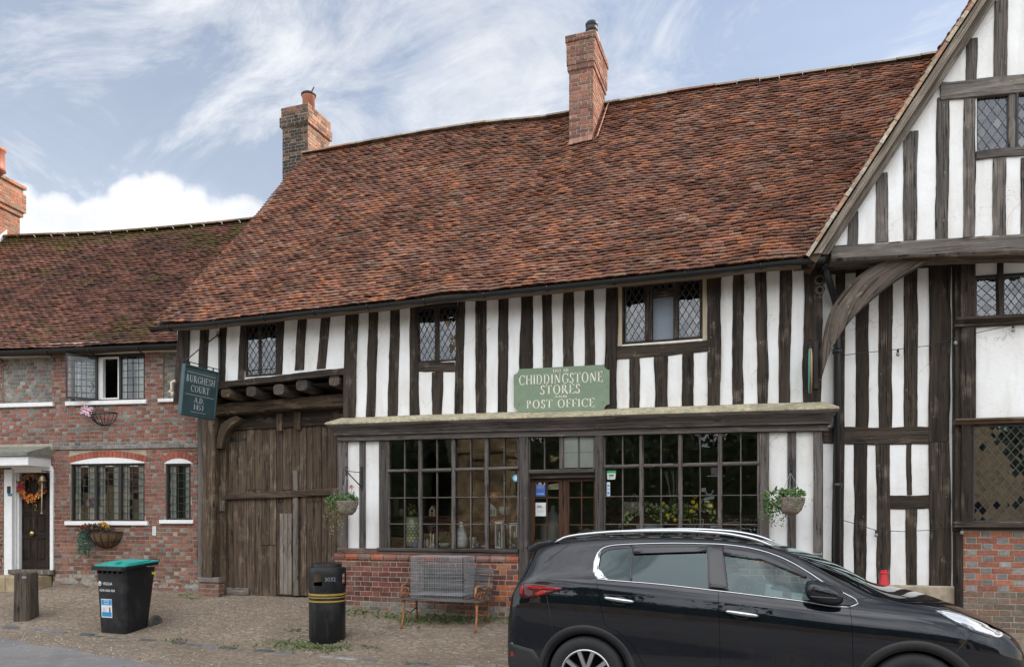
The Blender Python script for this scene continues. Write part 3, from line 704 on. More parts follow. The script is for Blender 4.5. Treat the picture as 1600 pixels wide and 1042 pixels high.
# ---- jetty over the gate
prail(FM, [(285, 604, 616), (345, 596, 607), (440, 585.5, 595), (545, 573, 583.5)], -0.16, 0.02, shop, 'oak', name='bressumer')
m2 = MB(); zf = FM.z(360, 592)-0.05
m2.quad(FM.w(XL, zf+0.17, 0), FM.w(XJ, zf+0.17, 0), FM.w(XJ, zf+0.17, GO-0.3), FM.w(XL, zf+0.17, GO-0.3)); m2.build('jetty_ceiling', M['oak_brown'], shop)
for cx_, cy_, rr in ((351, 613, .10), (391, 611, .105), (434, 608, .11), (470, 601, .115), (521, 594, .105), (312, 621, .10)):
    u, z = FM.px(cx_, cy_); m2 = MB(); path = []; prof = []
    for k in range(9):
        q = k/8; path.append(FM.w(u+0.02*noise.noise(Vector((q*2, cx_, 0))), z+0.015*noise.noise(Vector((q*2, 0, cx_)))-0.005*q, -0.02-q*0.95)); prof.append(rr*(0.9 if k == 0 else 1.0)*(1+0.08*noise.noise(Vector((k, cx_, 3)))))
    P = []; uvj = []; sg_ = 16
    for j_, (pt_, rj) in enumerate(zip(path, prof)):
        for k_ in range(sg_):
            q = 6.2832*k_/sg_; ca_, sa_ = math.cos(q), math.sin(q); P.append(pt_+FM.a*(rj*math.copysign(abs(ca_)**.55, ca_))+ZU*(rj*.85*math.copysign(abs(sa_)**.55, sa_))); uvj.append((k_/sg_*.6, j_*.12))
    m2.add(P, [(j_*sg_+k_, j_*sg_+(k_+1) % sg_, (j_+1)*sg_+(k_+1) % sg_, (j_+1)*sg_+k_) for j_ in range(8) for k_ in range(sg_)]+[tuple(range(sg_))], uvj, (1, 1, 1), True); m2.build('joist', M['brace'] if rr > 0.104 else M['oak_brown'], shop, autos=50)
FG = Frame(0, -GO, 0)                        # gate plane
prail(FG, [(317, 634, 650), (440, 624, 641), (545, 613, 634)], -0.02, 0.28, shop, 'oak_brown', o=0.28, name='beam', e=0.02, amp=0.02)
prail(FG, [(345, 645, 672), (440, 640, 668), (545, 634, 664)], -0.1, 0.06, shop, 'oak', name='beam')
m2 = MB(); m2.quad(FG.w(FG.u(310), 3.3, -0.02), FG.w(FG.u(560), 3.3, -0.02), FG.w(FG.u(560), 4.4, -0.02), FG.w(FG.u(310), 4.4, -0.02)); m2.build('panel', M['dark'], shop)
for x0, x1, y0, y1 in ((432, 441, 645, 673), (459, 469, 642, 671)):
    m2 = MB(); a, b, c, d = whole(x0, x1, y0, y1, FG, 0.1); m2.box(FG, a, b, c, d, 0.062, 0.1, e=0.004); m2.build('cleat', M['oak_brown'], shop)
# gate posts and braces
pstud(FG, (318, 338, 650), (317, 337, 901), -0.05, 0.26, shop, 'oak_brown', o=0.2, name='post', amp=0.015, e=0.02)
pstud(FG, (339, 352, 655), (340, 352, 929), -0.08, 0.1, shop, 'oak_brown', name='post', amp=0.02, e=0.012)
def curved(F, outer, inner, o0, o1, parent, mat, name='brace'):
    A = [F.px(x, y, o1) for x, y in outer]; B = [F.px(x, y, o1) for x, y in inner]
    def resample(L, n=16):
        d = [0]
        for p, q in zip(L, L[1:]): d.append(d[-1]+math.hypot(q[0]-p[0], q[1]-p[1]))
        fu = curve([(d[i], L[i][0]) for i in range(len(L))]); fz = curve([(d[i], L[i][1]) for i in range(len(L))])
        return [(fu(d[-1]*k/n), fz(d[-1]*k/n)) for k in range(n+1)], d[-1]
    A, la = resample(A); B, lb_ = resample(B); mb = MB(); P = []; uv = []; e = 0.012
    for k, (p, q) in enumerate(zip(A, B)):
        w_ = math.hypot(q[0]-p[0], q[1]-p[1]) or 1; iu, iz = (q[0]-p[0])/w_*e, (q[1]-p[1])/w_*e
        for (u, z, o), t_ in (((p[0], p[1], o0), -0.1), ((p[0], p[1], o1-e), 0), ((p[0]+iu, p[1]+iz, o1), e), ((q[0]-iu, q[1]-iz, o1), w_), ((q[0], q[1], o1-e), w_+e), ((q[0], q[1], o0), w_+.1)):
            P.append(F.w(u, z, o)); uv.append((t_, la*k/16))
    f = [(6*i+k, 6*i+k+1, 6*i+7+k, 6*i+6+k) for i in range(16) for k in range(5)] + [tuple(range(5, -1, -1)), tuple(range(96, 102))]
    mb.add(P, f, uv); return mb.build(name, M[mat], parent)
curved(FG, [(337, 700), (341, 672), (352, 657), (368, 648)], [(346, 700), (351, 680), (360, 667), (377, 654)], 0.02, 0.2, shop, 'oak_brown')
curved(FG, [(309, 640), (314, 660), (317, 684)], [(320, 640), (322, 660), (324, 684)], 0.0, 0.2, shop, 'oak_brown')
# brick pier under the post
mb = MB(); a, b, c, d = whole(311, 341, 902, 948, FG, 0.25)
Fp = FG; mb.box(Fp, a, b, c-0.1, d, -0.1, 0.235); pier = mb.build('pier', M['mortar'], shop)
mb = MB(); bricks(mb, FG, a-.004, b+.004, d-0.33, d-0.09, o=0.236, pal=lambda u, z, h_: pick(BROWN), course=0.072, mode='stretch')
FPs = FG.moved(b, 0.24, 90)
mb.box(FG, a-0.02, b+0.02, d-0.085, d+0.005, -0.1, 0.26, col=(0.2, 0.17, 0.15), e=0.01)
bricks(mb, Frame(FG.w(b, 0, -0.1).x, FG.w(b, 0, -0.1).y, 0).moved(0.001, 0.34, 90), 0, 0.33, d-0.33, d-0.09, pal=lambda u, z, h_: pick(BROWN), mode='stretch')
mb.build('pier_brick', M['brick'], pier)
# ---- the gate itself
gate = MB()
u0, u1 = FG.u(352.5), FG.u(545); zb0, zb1 = FG.z(352, 930), FG.z(530, 931)
gobj = empty('gate', (0, 0, 0)); gobj.parent = shop; gobj.location = (0, 0, 0)
u = u0; k = 0
while u < u1-0.03:
    wd = rnd.uniform(0.125, 0.19); b_ = min(u+wd, u1); f = (u-u0)/(u1-u0); zt = FG.z(352, 670)*(1-f)+FG.z(530, 660)*f; zb_ = zb0*(1-f)+zb1*f
    m2 = MB(); cut = rnd.choice([0.62, 0.63, 0.45, 0.32, 0.3, 0.55]); zm = zb_+(zt-zb_)*cut
    pr = rnd.uniform(0, 0.012); segs = [(zb_+rnd.uniform(0, .02), zm-0.006), (zm+0.004, zt)] if rnd.random() < 0.75 else [(zb_+rnd.uniform(0, .02), zt)]
    for s0, s1 in segs:
        w0 = rnd.uniform(-.004, .004)
        m2.ribbon(lambda t, x, o: FG.w(x, t, o), [(s0+(s1-s0)*q/6, u+0.004+0.003*noise.noise(Vector((q, u*9, 0))), b_-0.003+0.003*noise.noise(Vector((q, u*9, 7)))) for q in range(7)], -0.03, 0.012+pr+w0, 0.004)
    pale = u0+(u1-u0)*0.46 < u < u0+(u1-u0)*0.60 and True
    m2.build('board', M['gate'], gobj)
    u = b_; k += 1
a, b, c, d = whole(437, 456, 802, 928, FG, 0.03); m2 = MB()
for q in range(3): m2.box(FG, a+(b-a)*q/3+0.003, a+(b-a)*(q+1)/3-0.003, c, d, 0.02, 0.034, e=0.004)
m2.build('patch_board', M['gate_pale'], gobj)
prail(FG, [(346, 770.5, 780.5), (440, 767, 777), (545, 761, 771.5)], 0.03, 0.085, gobj, 'gate', name='rail', amp=0.006)
pstud(FG, (457.5, 464.5, 735), (458, 466, 930), 0.026, 0.06, gobj, 'gate_pale', name='batten', amp=0.008)
a, b, c, d = whole(353, 389, 918, 929, FG, 0.05); m2 = MB(); m2.box(FG, a, b, c, d, 0.03, 0.07, grain='h', e=0.008); m2.build('kick_board', M['gate_pale'], gobj)
a, b, c, d = whole(354, 383, 684, 688, FG, 0.04); m2 = MB(); m2.box(FG, a, b, c, d, 0.024, 0.034); m2.build('hinge', M['iron'], gobj)
m2 = MB(); m2.prism(FG, [FG.px(x, y, .12) for x, y in ((337.5, 798), (350.5, 798), (350.5, 783), (343.5, 780), (343.5, 758), (337.5, 758))], 0.1, 0.125); m2.build('latch_board', M['gate_pale'], shop)
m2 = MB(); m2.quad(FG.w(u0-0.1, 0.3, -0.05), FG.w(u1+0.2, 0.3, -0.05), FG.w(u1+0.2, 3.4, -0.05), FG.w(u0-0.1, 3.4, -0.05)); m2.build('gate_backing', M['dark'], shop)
# ---- shopfront
SL, SR = FM.u(529), FM.u(1285)
ZT = lambda x: FM.z(x, 692.5+(x-527)*(670-692.5)/(1275-527), 0.03)     # underside of the fascia
zsill = FM.z(700, 858)
WL, WD, WRt = (604, 811), (825, 930.5), (942, 1187)
holes = [(FM.u(WL[0]), FM.u(WL[1]), zsill, 3.0), (FM.u(WD[0]), FM.u(WD[1]), 0.3, 3.0), (FM.u(WRt[0]), FM.u(WRt[1]), zsill, 3.0)]
mb = MB(); wall_cells(mb, FM, SL, SR, 0.2, 3.06, holes, -0.01); mb.build('wall', M['plaster'], shop)
for a, b, nm, o1 in (((527.5, 541.5), (529, 541.5), 'post', .035), ((561, 570.5), (561, 570.5), 'stud', .012), ((591.5, 606), (592, 606), 'post', .03), ((811, 825, ), (811.5, 825), 'post', .06),
                 ((930, 942.5), (930, 942.5), 'post', .06), ((1187, 1201.5), (1187, 1201.5), 'post', .03), ((1230, 1243.5), (1230, 1243.5), 'stud', .012), ((1271, 1285), (1271, 1285), 'post', .035)):
    xm = (a[0]+a[1])/2; long_ = nm == 'post' and 800 < xm < 950
    pstud(FM, (*a, 690-(xm-527)*0.03), (*b, 958 if long_ else 862), -0.05, o1, shop, 'oak_shop', name=nm, ext=0.05, amp=0.004)
m2 = MB(); m2.box(FM, SL-0.005, FM.u(811), zsill-0.085, zsill+0.0, -0.05, 0.045, grain='h', e=0.01); m2.build('sill', timber('red_stained_sill', (0.10, 0.06, 0.05), (0.19, 0.12, 0.10), (0.24, 0.2, 0.17), 0.4), shop)
m2 = MB(); m2.box(FM, FM.u(592), FM.u(811.2), zsill-0.035, zsill+0.015, 0.03, 0.075, grain='h', e=0.008); m2.build('sill', M['oak_shop'], shop)
m2 = MB(); m2.box(FM, FM.u(943), SR+.005, zsill-0.085, zsill+0.0, -0.05, 0.045, grain='h', e=0.01); m2.build('sill', M['oak_shop'], shop)
def shop_window(x0, x1, mull, thin, trans, rows, parent, mat='oak_shop', top=None, zbot=None, o=0.0, name='window', tw=0.015, mw=0.055, glass='glass', trail=0.05):
    a, b = FM.u(x0), FM.u(x1); zt_ = top; fr = MB(); zz = zbot
    for m_ in mull: u = FM.u(m_); fr.box(FM, u-mw/2, u+mw/2, zz, zt_, o-0.06, o+0.03, e=0.012)
    edges = [a]+[FM.u(m_) for m_ in mull]+[b]
    if trans:
        for p, q in zip(edges, edges[1:]): fr.box(FM, p+(mw/2 if p != a else 0)+.001, q-(mw/2 if q != b else 0)-.001, trans-trail/2, trans+trail/2, o-0.05, o+0.04, grain='h', e=0.016)
    for r_ in rows:
        for p, q in zip(edges, edges[1:]): fr.box(FM, p+(mw/2 if p != a else 0), q-(mw/2 if q != b else 0), r_-tw/2, r_+tw/2, o-0.035, o+0.012, grain='h', e=0.004)
    for t_ in thin: u = FM.u(t_); fr.box(FM, u-tw/2, u+tw/2, zz, zt_, o-0.034, o+0.013, e=0.004)
    fr.box(FM, a, a+0.03, zz, zt_, o-0.06, o+0.02, e=0.006); fr.box(FM, b-0.03, b, zz, zt_, o-0.06, o+0.02, e=0.006)
    f_ = fr.build(name, M[mat], parent); g_ = MB()
    us = sorted([a, b]+[FM.u(q) for q in list(mull)+list(thin)]); zs_ = sorted([zz, zt_]+([trans] if trans else [])+list(rows))
    for p, q in zip(us, us[1:]):
        for r_, s_ in zip(zs_, zs_[1:]): quarrel(g_, FM, [(p, r_), (q, r_), (q, s_), (p, s_)], o-0.02, 0.004)
    g_.build('pane', M[glass], f_); return f_
ztop = 2.99
zr = lambda y, x: FM.z(x, y)
shop_window(606, 811.5, [657, 709, 760.7], [632.5, 683, 735.7, 788], zr(734, 700), [zr(777, 700), zr(818.5, 700)], shop, top=ztop, zbot=zsill)
shop_window(942.5, 1187, [1002.5, 1063, 1125], [973, 1033, 1094, 1157.5], zr(726.5, 1063), [zr(774.5, 1063), zr(819, 1063)], shop, top=ztop, zbot=zsill)
zdh = zr(733, 878)
shop_window(825, 930.5, [877.5], [851, 904], None, [], shop, top=ztop, zbot=zdh, name='fanlight')
m2 = MB(); m2.box(FM, FM.u(825), FM.u(930.5), zdh-0.06, zdh, -0.06, 0.05, grain='h', e=0.015); m2.box(FM, FM.u(825), FM.u(930.5), zdh-0.12, zdh-0.061, -0.1, -0.03, grain='h'); m2.build('door_head', M['oak_shop'], shop)
# ---- glazed double door
door = MB(); zd0 = 0.5; zd1 = zdh-0.12; o = -0.09
du_ = lambda x: FM.u(x, o)
for x0, x1 in ((825.5, 835.5), (873, 879.5), (880, 889.5), (927.5, 933)): door.box(FM, du_(x0), du_(x1), zd0, zd1, o-0.05, o, e=0.006)
for x0, x1 in ((835.5, 873), (889.5, 927.5)):
    door.box(FM, du_(x0), du_(x1), zd1-0.05, zd1, o-0.05, o-0.002, grain='h'); door.box(FM, du_(x0), du_(x1), zd0, zr(884, 850)+.02, o-0.05, o-0.012, grain='h')
    door.box(FM, du_(x0), du_(x1), zr(868, 850), zr(860, 850), o-0.05, o-0.002, grain='h', e=.005)
    for y in (777, 819.5): door.box(FM, du_(x0), du_(x1), zr(y, 850)-.008, zr(y, 850)+.008, o-0.035, o-0.008, grain='h')
    xm = (x0+x1)/2; door.box(FM, du_(xm)-.008, du_(xm)+.008, zr(861, 850), zd1-0.05, o-0.036, o-0.007)
dobj = door.build('door', M['mahog'], shop); g_ = MB()
for x0, x1 in ((835.5, 873), (889.5, 927.5)): quarrel(g_, FM, [(du_(x0), zr(861, 850)), (du_(x1), zr(861, 850)), (du_(x1), zd1-.05), (du_(x0), zd1-.05)], o-0.02, 0.002)
g_.build('pane', M['glass'], dobj)
m2 = MB(); m2.lathe(Matrix.Translation(FM.w(du_(883), zr(845, 880), o)) @ Matrix.Rotation(R(90), 4, 'X'), [(0.018, 0), (0.018, 0.02), (0.03, 0.035), (0.03, 0.055), (0.0, 0.065)], 14); m2.build('handle', M['brass'], dobj)
# ---- cornice over the shopfront
A0, A1 = FM.u(535), FM.u(1287); n = 14
prof = [(0.0, 0.000, 0.0), (0.24, -0.102, 0.16), (0.245, -0.127, 0.17), (0.225, -0.139, 0.15), (0.215, -0.164, 0.14), (0.15, -0.221, 0.10), (0.115, -0.271, 0.085), (0.12, -0.275, 0.085), (0.12, -0.291, 0.085), (0.07, -0.299, 0.05), (0.07, -0.373, 0.05), (0.0, -0.381, 0.0)]
def cornice(name, rows, mat):
    m2 = MB(); P = []; uv = []; d_ = 0
    for j, (o_, dz_, ex) in enumerate(rows):
        if j: d_ += math.hypot(o_-rows[j-1][0], dz_-rows[j-1][1])
        pts = [(A0-ex, -0.02)] + [(A0-ex+(A1+ex-A0+ex)*i/n, o_) for i in range(n+1)] + [(A1+ex, -0.02)]
        for i, (u, oo) in enumerate(pts):
            wv = 0.012*noise.noise(Vector((u*0.9, 2.0, 0))); P.append(FM.w(u, zc(min(max(u, A0), A1))+dz_+wv, oo)); uv.append((d_, u+oo))
    w_ = n+3
    m2.add(P, [(j*w_+i, j*w_+i+1, (j+1)*w_+i+1, (j+1)*w_+i) for j in range(len(rows)-1) for i in range(w_-1)], uv)
    return m2.build(name, M[mat], shop)
cornice('cornice_cap', prof[:4], 'moss'); cornice('cornice', prof[3:], 'oak_shop')
# ---- brick plinth
zpt = zsill-0.085
def shop_brick(u, z, hd):
    if z < 0.46: return pick(FLINT if rnd.random() < 0.6 else BROWN)
    if FM.u(785) < u < FM.u(812) and rnd.random() < 0.5: return (0.5*rnd.uniform(.8, 1.1), 0.15, 0.07)
    return pick([(0.19, 0.062, 0.05), (0.155, 0.054, 0.045), (0.21, 0.072, 0.055), (0.14, 0.06, 0.052), (0.17, 0.066, 0.054)]) if rnd.random() > 0.06 else pick(BROWN)
P0, P1, P2, P3 = SL-0.045, FM.u(811), FM.u(943), SR+0.03
mb = MB()
for a, b in ((P0, P1), (P2, P3)): mb.box(FM, a, b, 0.1, zpt-0.01, -0.08, 0.04)
pl = mb.build('plinth', M['mortar'], shop)
for a, b in ((P0, P1), (P2, P3)):
    mb = MB()
    bricks(mb, FM, a, b, 0.12, zpt-0.085, o=0.04, course=0.0765, pal=shop_brick, stretch=.2, head=.097)
    u = a-0.01
    while u < b-0.05:
        L = rnd.uniform(0.2, 0.235); e_ = min(u+L-0.012, b+0.01); sk = 0.03
        col = pick([(0.3, 0.11, 0.07), (0.24, 0.15, 0.12), (0.36, 0.11, 0.06), (0.22, 0.10, 0.08)])
        pts = [FM.w(u, zpt-0.082, 0.03), FM.w(e_, zpt-0.082, 0.03), FM.w(u, zpt-0.082, 0.062), FM.w(e_, zpt-0.082, 0.062), FM.w(u, zpt-0.045, 0.068), FM.w(e_, zpt-0.045, 0.068), FM.w(u, zpt+0.004, 0.035), FM.w(e_, zpt+0.004, 0.035)]
        mb.add(pts, [(0, 1, 3, 2), (2, 3, 5, 4), (4, 5, 7, 6), (0, 2, 4, 6), (1, 7, 5, 3)], None, col); u += L
    if a == P0: bricks(mb, Frame(P0, 0.6, -90), 0, 0.64, 0.12, zpt-0.01, pal=shop_brick, course=0.0765)
    mb.build('brickwork', M['brick'], pl)
# ---- side walls, rear wall, room inside, floor slab
mb = MB()
def panel(p, q, z0, z1): mb.quad((p[0], p[1], z0), (q[0], q[1], z0), (q[0], q[1], z1), (p[0], p[1], z1))
panel((XL, 0.0), (XL, 8.2), 3.9, 5.15); panel((XL, 0.5), (XL, 8.2), 0.2, 4.0); panel((SL, -0.01), (SL, 0.65), 0.3, 3.1); panel((XR, 0), (XR, 8.2), 0.2, 5.5); panel((XL, 8.2), (XR, 8.2), 0.2, 5.5)
mb.quad((XL, 0.05, 5.15), (XL, 8.2, 5.15), (XL, 3.9, 9.6), (XL, 3.9, 9.6)); mb.build('side_wall', M['plaster'], shop)
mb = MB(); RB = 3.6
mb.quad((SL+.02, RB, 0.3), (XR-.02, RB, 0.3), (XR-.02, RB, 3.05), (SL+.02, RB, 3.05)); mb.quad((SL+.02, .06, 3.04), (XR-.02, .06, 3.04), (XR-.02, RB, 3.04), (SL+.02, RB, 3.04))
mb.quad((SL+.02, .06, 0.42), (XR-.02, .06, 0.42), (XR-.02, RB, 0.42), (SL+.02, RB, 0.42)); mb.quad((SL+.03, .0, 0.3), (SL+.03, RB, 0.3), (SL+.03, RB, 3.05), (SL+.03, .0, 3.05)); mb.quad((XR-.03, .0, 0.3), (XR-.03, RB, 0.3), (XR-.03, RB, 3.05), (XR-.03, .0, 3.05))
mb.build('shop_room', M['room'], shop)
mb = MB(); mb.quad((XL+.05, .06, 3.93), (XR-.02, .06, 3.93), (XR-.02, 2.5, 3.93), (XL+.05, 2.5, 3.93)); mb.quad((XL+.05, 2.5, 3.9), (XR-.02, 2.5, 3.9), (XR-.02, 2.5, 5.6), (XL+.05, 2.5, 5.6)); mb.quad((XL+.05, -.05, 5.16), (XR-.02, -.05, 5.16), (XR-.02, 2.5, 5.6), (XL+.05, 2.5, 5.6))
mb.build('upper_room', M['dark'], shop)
# ---- roof
RX0, RX1 = XL-0.1, 3.7; EY, RY, EZ = -0.42, 3.9, 4.97
ridge_z = curve([(-10, 9.76), (-9.2, 9.76), (-7.4, 9.75), (-5.6, 9.70), (-4.0, 9.59), (-3.0, 9.64), (-1.5, 9.62), (0.2, 9.55), (2.4, 9.47), (4, 9.45)])
def roofP(u, v, L=6.32):
    t_ = v/L; x = RX0+u; zr_ = ridge_z(x); y = EY+(RY-EY)*t_
    z = EZ+(zr_-EZ)*t_ - 0.10*math.sin(math.pi*min(t_, 1))*(1+0.4*noise.noise(Vector((x*0.5, t_*2, 0)))) + 0.05*noise.noise(Vector((x*0.55, t_*3.3, 4))) - 0.07*math.exp(-t_*14)*0
    z += 0.02*noise.noise(Vector((x*1.4, t_*9, 9)))
    return Vector((x, y, z))
nrm = Vector((0, -(9.65-EZ), RY-EY)).normalized()
# chimney in the middle of the slope
def under_gable(p):
    if p.x < -0.5: return False
    u = (p-FRO).dot(FRa)
    return G_Z0+G_SL*(u-G_U0) > p.z-0.02 or p.x > 3.65
FRt = Frame(0.44, 0.16, 5.8); FRO, FRa = FRt.O, FRt.a
G_U0, G_Z0 = FRt.px(1267, 399, 0.68); _q = FRt.px(1525, 4, 0.68); G_SL = (_q[1]-G_Z0)/(_q[0]-G_U0)
mb = MB(); nU = 90
P = [roofP((RX1-RX0)*i/nU, 6.32*j/20) - nrm*0.05 for j in range(21) for i in range(nU+1)]
P += [Vector((p.x, p.y, p.z))-nrm*0.1 for p in P]
o_ = 21*(nU+1)
f = [(j*(nU+1)+i, j*(nU+1)+i+1, (j+1)*(nU+1)+i+1, (j+1)*(nU+1)+i) for j in range(20) for i in range(nU) if not under_gable((P[j*(nU+1)+i]+P[(j+1)*(nU+1)+i+1])/2)]
f += [tuple(o_+k for k in q[::-1]) for q in f] + [(i, o_+i, o_+i+1, i+1) for i in range(nU) if not under_gable((P[i]+P[i+1])/2)] + [(j*(nU+1), (j+1)*(nU+1), o_+(j+1)*(nU+1), o_+j*(nU+1)) for j in range(20)]
mb.add(P, f); b_ = len(mb.v)
mb.quad((RX0, 3.9, 9.7), (RX1, 3.9, 9.42), (RX1, 8.3, 4.9), (RX0, 8.3, 4.9))
roof = mb.build('roof', M['oak_brown'], shop)
mb = MB(); tiles(mb, roofP, (0, RX1-RX0), 6.30, lambda u, v: nrm, skip=lambda u, v: under_gable(roofP(u, v))); mb.build('roof_tile', M['tile'], roof)
mb = MB(); x = RX0-0.02                                    # ridge tiles
while x < RX1:
    L = rnd.uniform(0.3, 0.45); P = []; h = rnd.uniform(-0.008, 0.012); c = pick([(0.33, 0.25, 0.19), (0.28, 0.2, 0.15), (0.36, 0.3, 0.24), (0.30, 0.15, 0.10)])
    for xx in (x, x+L-0.012):
        for k in range(7):
            a = math.pi*k/6; P.append((xx, RY+0.15*math.cos(a), ridge_z(xx)+0.015+h+0.085*math.sin(a)-0.055))
    mb.add(P, [(k, k+1, 8+k, 7+k) for k in range(6)] + [tuple(range(6, -1, -1)), tuple(range(7, 14))], None, c); x += L
mb.build('ridge_tile', plain('ridge_clay', (1, 1, 1), 0.9, attr=True, var=0.4, scale=12, bump=0.5), roof)
# gutter and downpipe
gx0, gx1 = RX0+0.0, FM.u(1289, 0.42)
mb = MB(); path = [(gx0+(gx1-gx0)*k/20, EY-0.055, EZ-0.075+0.012*noise.noise(Vector((k*0.6, 0, 0)))+ (0.012 if k % 2 else 0)*0) for k in range(21)]
P = []; ns = 9
for p in path:
    for k in range(ns): a = math.pi*(1+k/(ns-1)); P.append((p[0], p[1]+0.058*math.cos(a), p[2]+0.058*math.sin(a)+0.02))
mb.add(P, [(i*ns+k, i*ns+k+1, (i+1)*ns+k+1, (i+1)*ns+k) for i in range(20) for k in range(ns-1)] + [tuple(range(ns)), tuple(range(20*ns, 21*ns))], None, (1, 1, 1), True)
gut = mb.build('gutter', M['gutter'], shop)
x = gx0+0.4
while x < gx1:
    mb = MB(); mb.tube([(x, EY-0.055+0.064*math.cos(math.pi*(1+k/8)), EZ-0.055+0.064*math.sin(math.pi*(1+k/8))) for k in range(9)], 0.008, 6); x += 0.92
    mb.build('gutter_bracket', M['iron'], gut)
# ---- brick chimneys of the shop
def chimney(name, parent, x0, x1, y0, y1, z0, z1, bands, pal, palside, pot=None, head=0.12):
    """brick stack; bands: (z0, z1, proud)"""
    mb = MB(); bm_ = MB(); zlist = [(z0, bands[0][0], 0.0)] + bands
    for a, b, pr in zlist:
        X0, X1, Y0, Y1 = x0-pr, x1+pr, y0-pr, y1+pr; F = Frame(0, Y0, 0)
        mb.box(F, X0+.004, X1-.004, a, b-.002, -(Y1-Y0)+.004, -.004)
        for F_, L, pl_ in ((Frame(X0, Y0, 0), X1-X0, pal), (Frame(X1, Y0, 90), Y1-Y0, palside), (Frame(X0, Y1, -90), Y1-Y0, pal)):
            bricks(bm_, F_, 0, L, a, b, o=-0.005, pal=pl_, proud=0.008, mode='flemish', course=(b-a)/max(1, round((b-a)/0.072)), stretch=0.215, head=0.103)
    st = mb.build(name, M['mortar'], parent); bm_.build('brickwork', M['brick_clean'], st)
    return st
def pal_dark(u, z, hd): return pick([(0.05, 0.042, 0.038), (0.09, 0.06, 0.045), (0.16, 0.09, 0.065), (0.04, 0.036, 0.034)]) if z < 10.75 else pick([(0.22, 0.12, 0.085), (0.15, 0.09, 0.07), (0.08, 0.06, 0.05), (0.27, 0.13, 0.09)])  # darker brick tones for the front and left faces
def pal_old(u, z, hd): return pick([(0.27, 0.13, 0.095), (0.32, 0.13, 0.09), (0.22, 0.11, 0.085), (0.3, 0.17, 0.12), (0.19, 0.10, 0.08)])
def pal_sunlit(u, z, hd): return pick([(0.38, 0.2, 0.13), (0.42, 0.22, 0.15), (0.34, 0.16, 0.11), (0.2, 0.13, 0.1), (0.44, 0.28, 0.19)])  # sunlight put into the brick colour: paler, warmer tones on the right face
def bez(z): return z
FC1 = Frame(0, 14.55-10.5, 0)
a0, a1 = FC1.u(441.5), FC1.u(481); ztop1 = FC1.z(460, 166)
chimney('chimney', shop, a0, a1, 4.05, 4.05+0.86, 7.2, ztop1, [(ztop1-0.44, ztop1-0.22, 0.045), (ztop1-0.218, ztop1, 0.02)], pal_dark, pal_sunlit)
ch1 = [o for o in children(shop) if o.name.startswith('chimney')][0]
pc = Vector(((a0+a1)/2+0.10, 4.42, ztop1))
m2 = MB(); m2.lathe(pc, [(0.14, -0.01), (0.135, 0.34), (0.15, 0.35), (0.15, 0.40), (0.12, 0.40), (0.11, 0.1)], 24, col=(0.42, 0.17, 0.11)); m2.build('chimney_pot', M['col'], ch1)
m2 = MB(); m2.lathe(pc+Vector((0, 0, 0.385)), [(0.165, 0.0), (0.17, 0.035), (0.145, 0.06), (0.0, 0.075)], 24); m2.tube([pc+Vector((0.1, -.05, 0.43)), pc+Vector((0.2, -0.08, 0.52))], 0.014, 6)
m2.build('cowl', M['iron'], ch1)
# middle chimney, rising through the tiles
L2 = 13.4; FC2 = Frame(0, L2-10.5, 0); b0, b1 = FC2.u(889.5), FC2.u(926.5); zt2 = FC2.z(905, 55)
y2 = L2-10.5; ydep = 0.97
chimney('chimney', shop, b0, b1, y2, y2+ydep, 7.4, zt2, [(zt2-0.62, zt2-0.53, 0.025), (zt2-0.528, zt2-0.12, 0.04), (zt2-0.118, zt2, 0.06)], pal_old, lambda u, z, h_: pick([(0.36, 0.16, 0.11), (0.4, 0.2, 0.14), (0.32, 0.13, 0.09), (0.42, 0.24, 0.17)]))  # right face gets lighter brick tones, painted as if sunlit
ch2 = [o for o in children(shop) if o.name.startswith('chimney') and o is not ch1][0]
pc = Vector((b0*0.3+b1*0.7, y2+0.45, zt2+0.20))
m2 = MB(); m2.lathe(pc, [(0.19, -0.2), (0.15, -0.06), (0.12, 0.06)], 20, col=(0.2, 0.17, 0.12)); m2.lathe(pc, [(0.105, 0.0), (0.105, 0.10), (0.115, 0.11), (0.115, 0.13), (0.105, 0.14), (0.105, 0.19), (0.115, 0.2), (0.115, 0.24), (0.09, 0.27), (0, 0.28)], 20, col=(0.015, 0.016, 0.018)); m2.build('chimney_pot', M['col'], ch2)
# tile fillet up the side and foot of the middle chimney
m2 = MB(); k = 0
for q in range(9):
    y = y2-0.03+q*0.115; z = roofP(b1-RX0+0.03, (y-EY)/(RY-EY)*6.32).z+0.03
    Mx = Matrix.Translation((b1+0.05, y+0.05, z+0.07)) @ Matrix.Rotation(R(47), 4, 'X') @ Matrix.Rotation(R(-50), 4, 'Y'); m2.obox(Mx, 0.15, 0.17, 0.014, col=pick([(0.4, 0.21, 0.15), (0.34, 0.17, 0.12)]))
for q in range(5):
    x = b0+(b1-b0)*(q+0.5)/5; z = roofP(x-RX0, (y2-EY)/(RY-EY)*6.32).z
    m2.obox(Matrix.Translation((x, y2-0.035, z+0.06)) @ Matrix.Rotation(R(58), 4, 'X'), (b1-b0)/5-0.005, 0.15, 0.014, col=pick([(0.36, 0.18, 0.12), (0.26, 0.13, 0.09)]))
m2.build('flashing', M['col'], ch2)
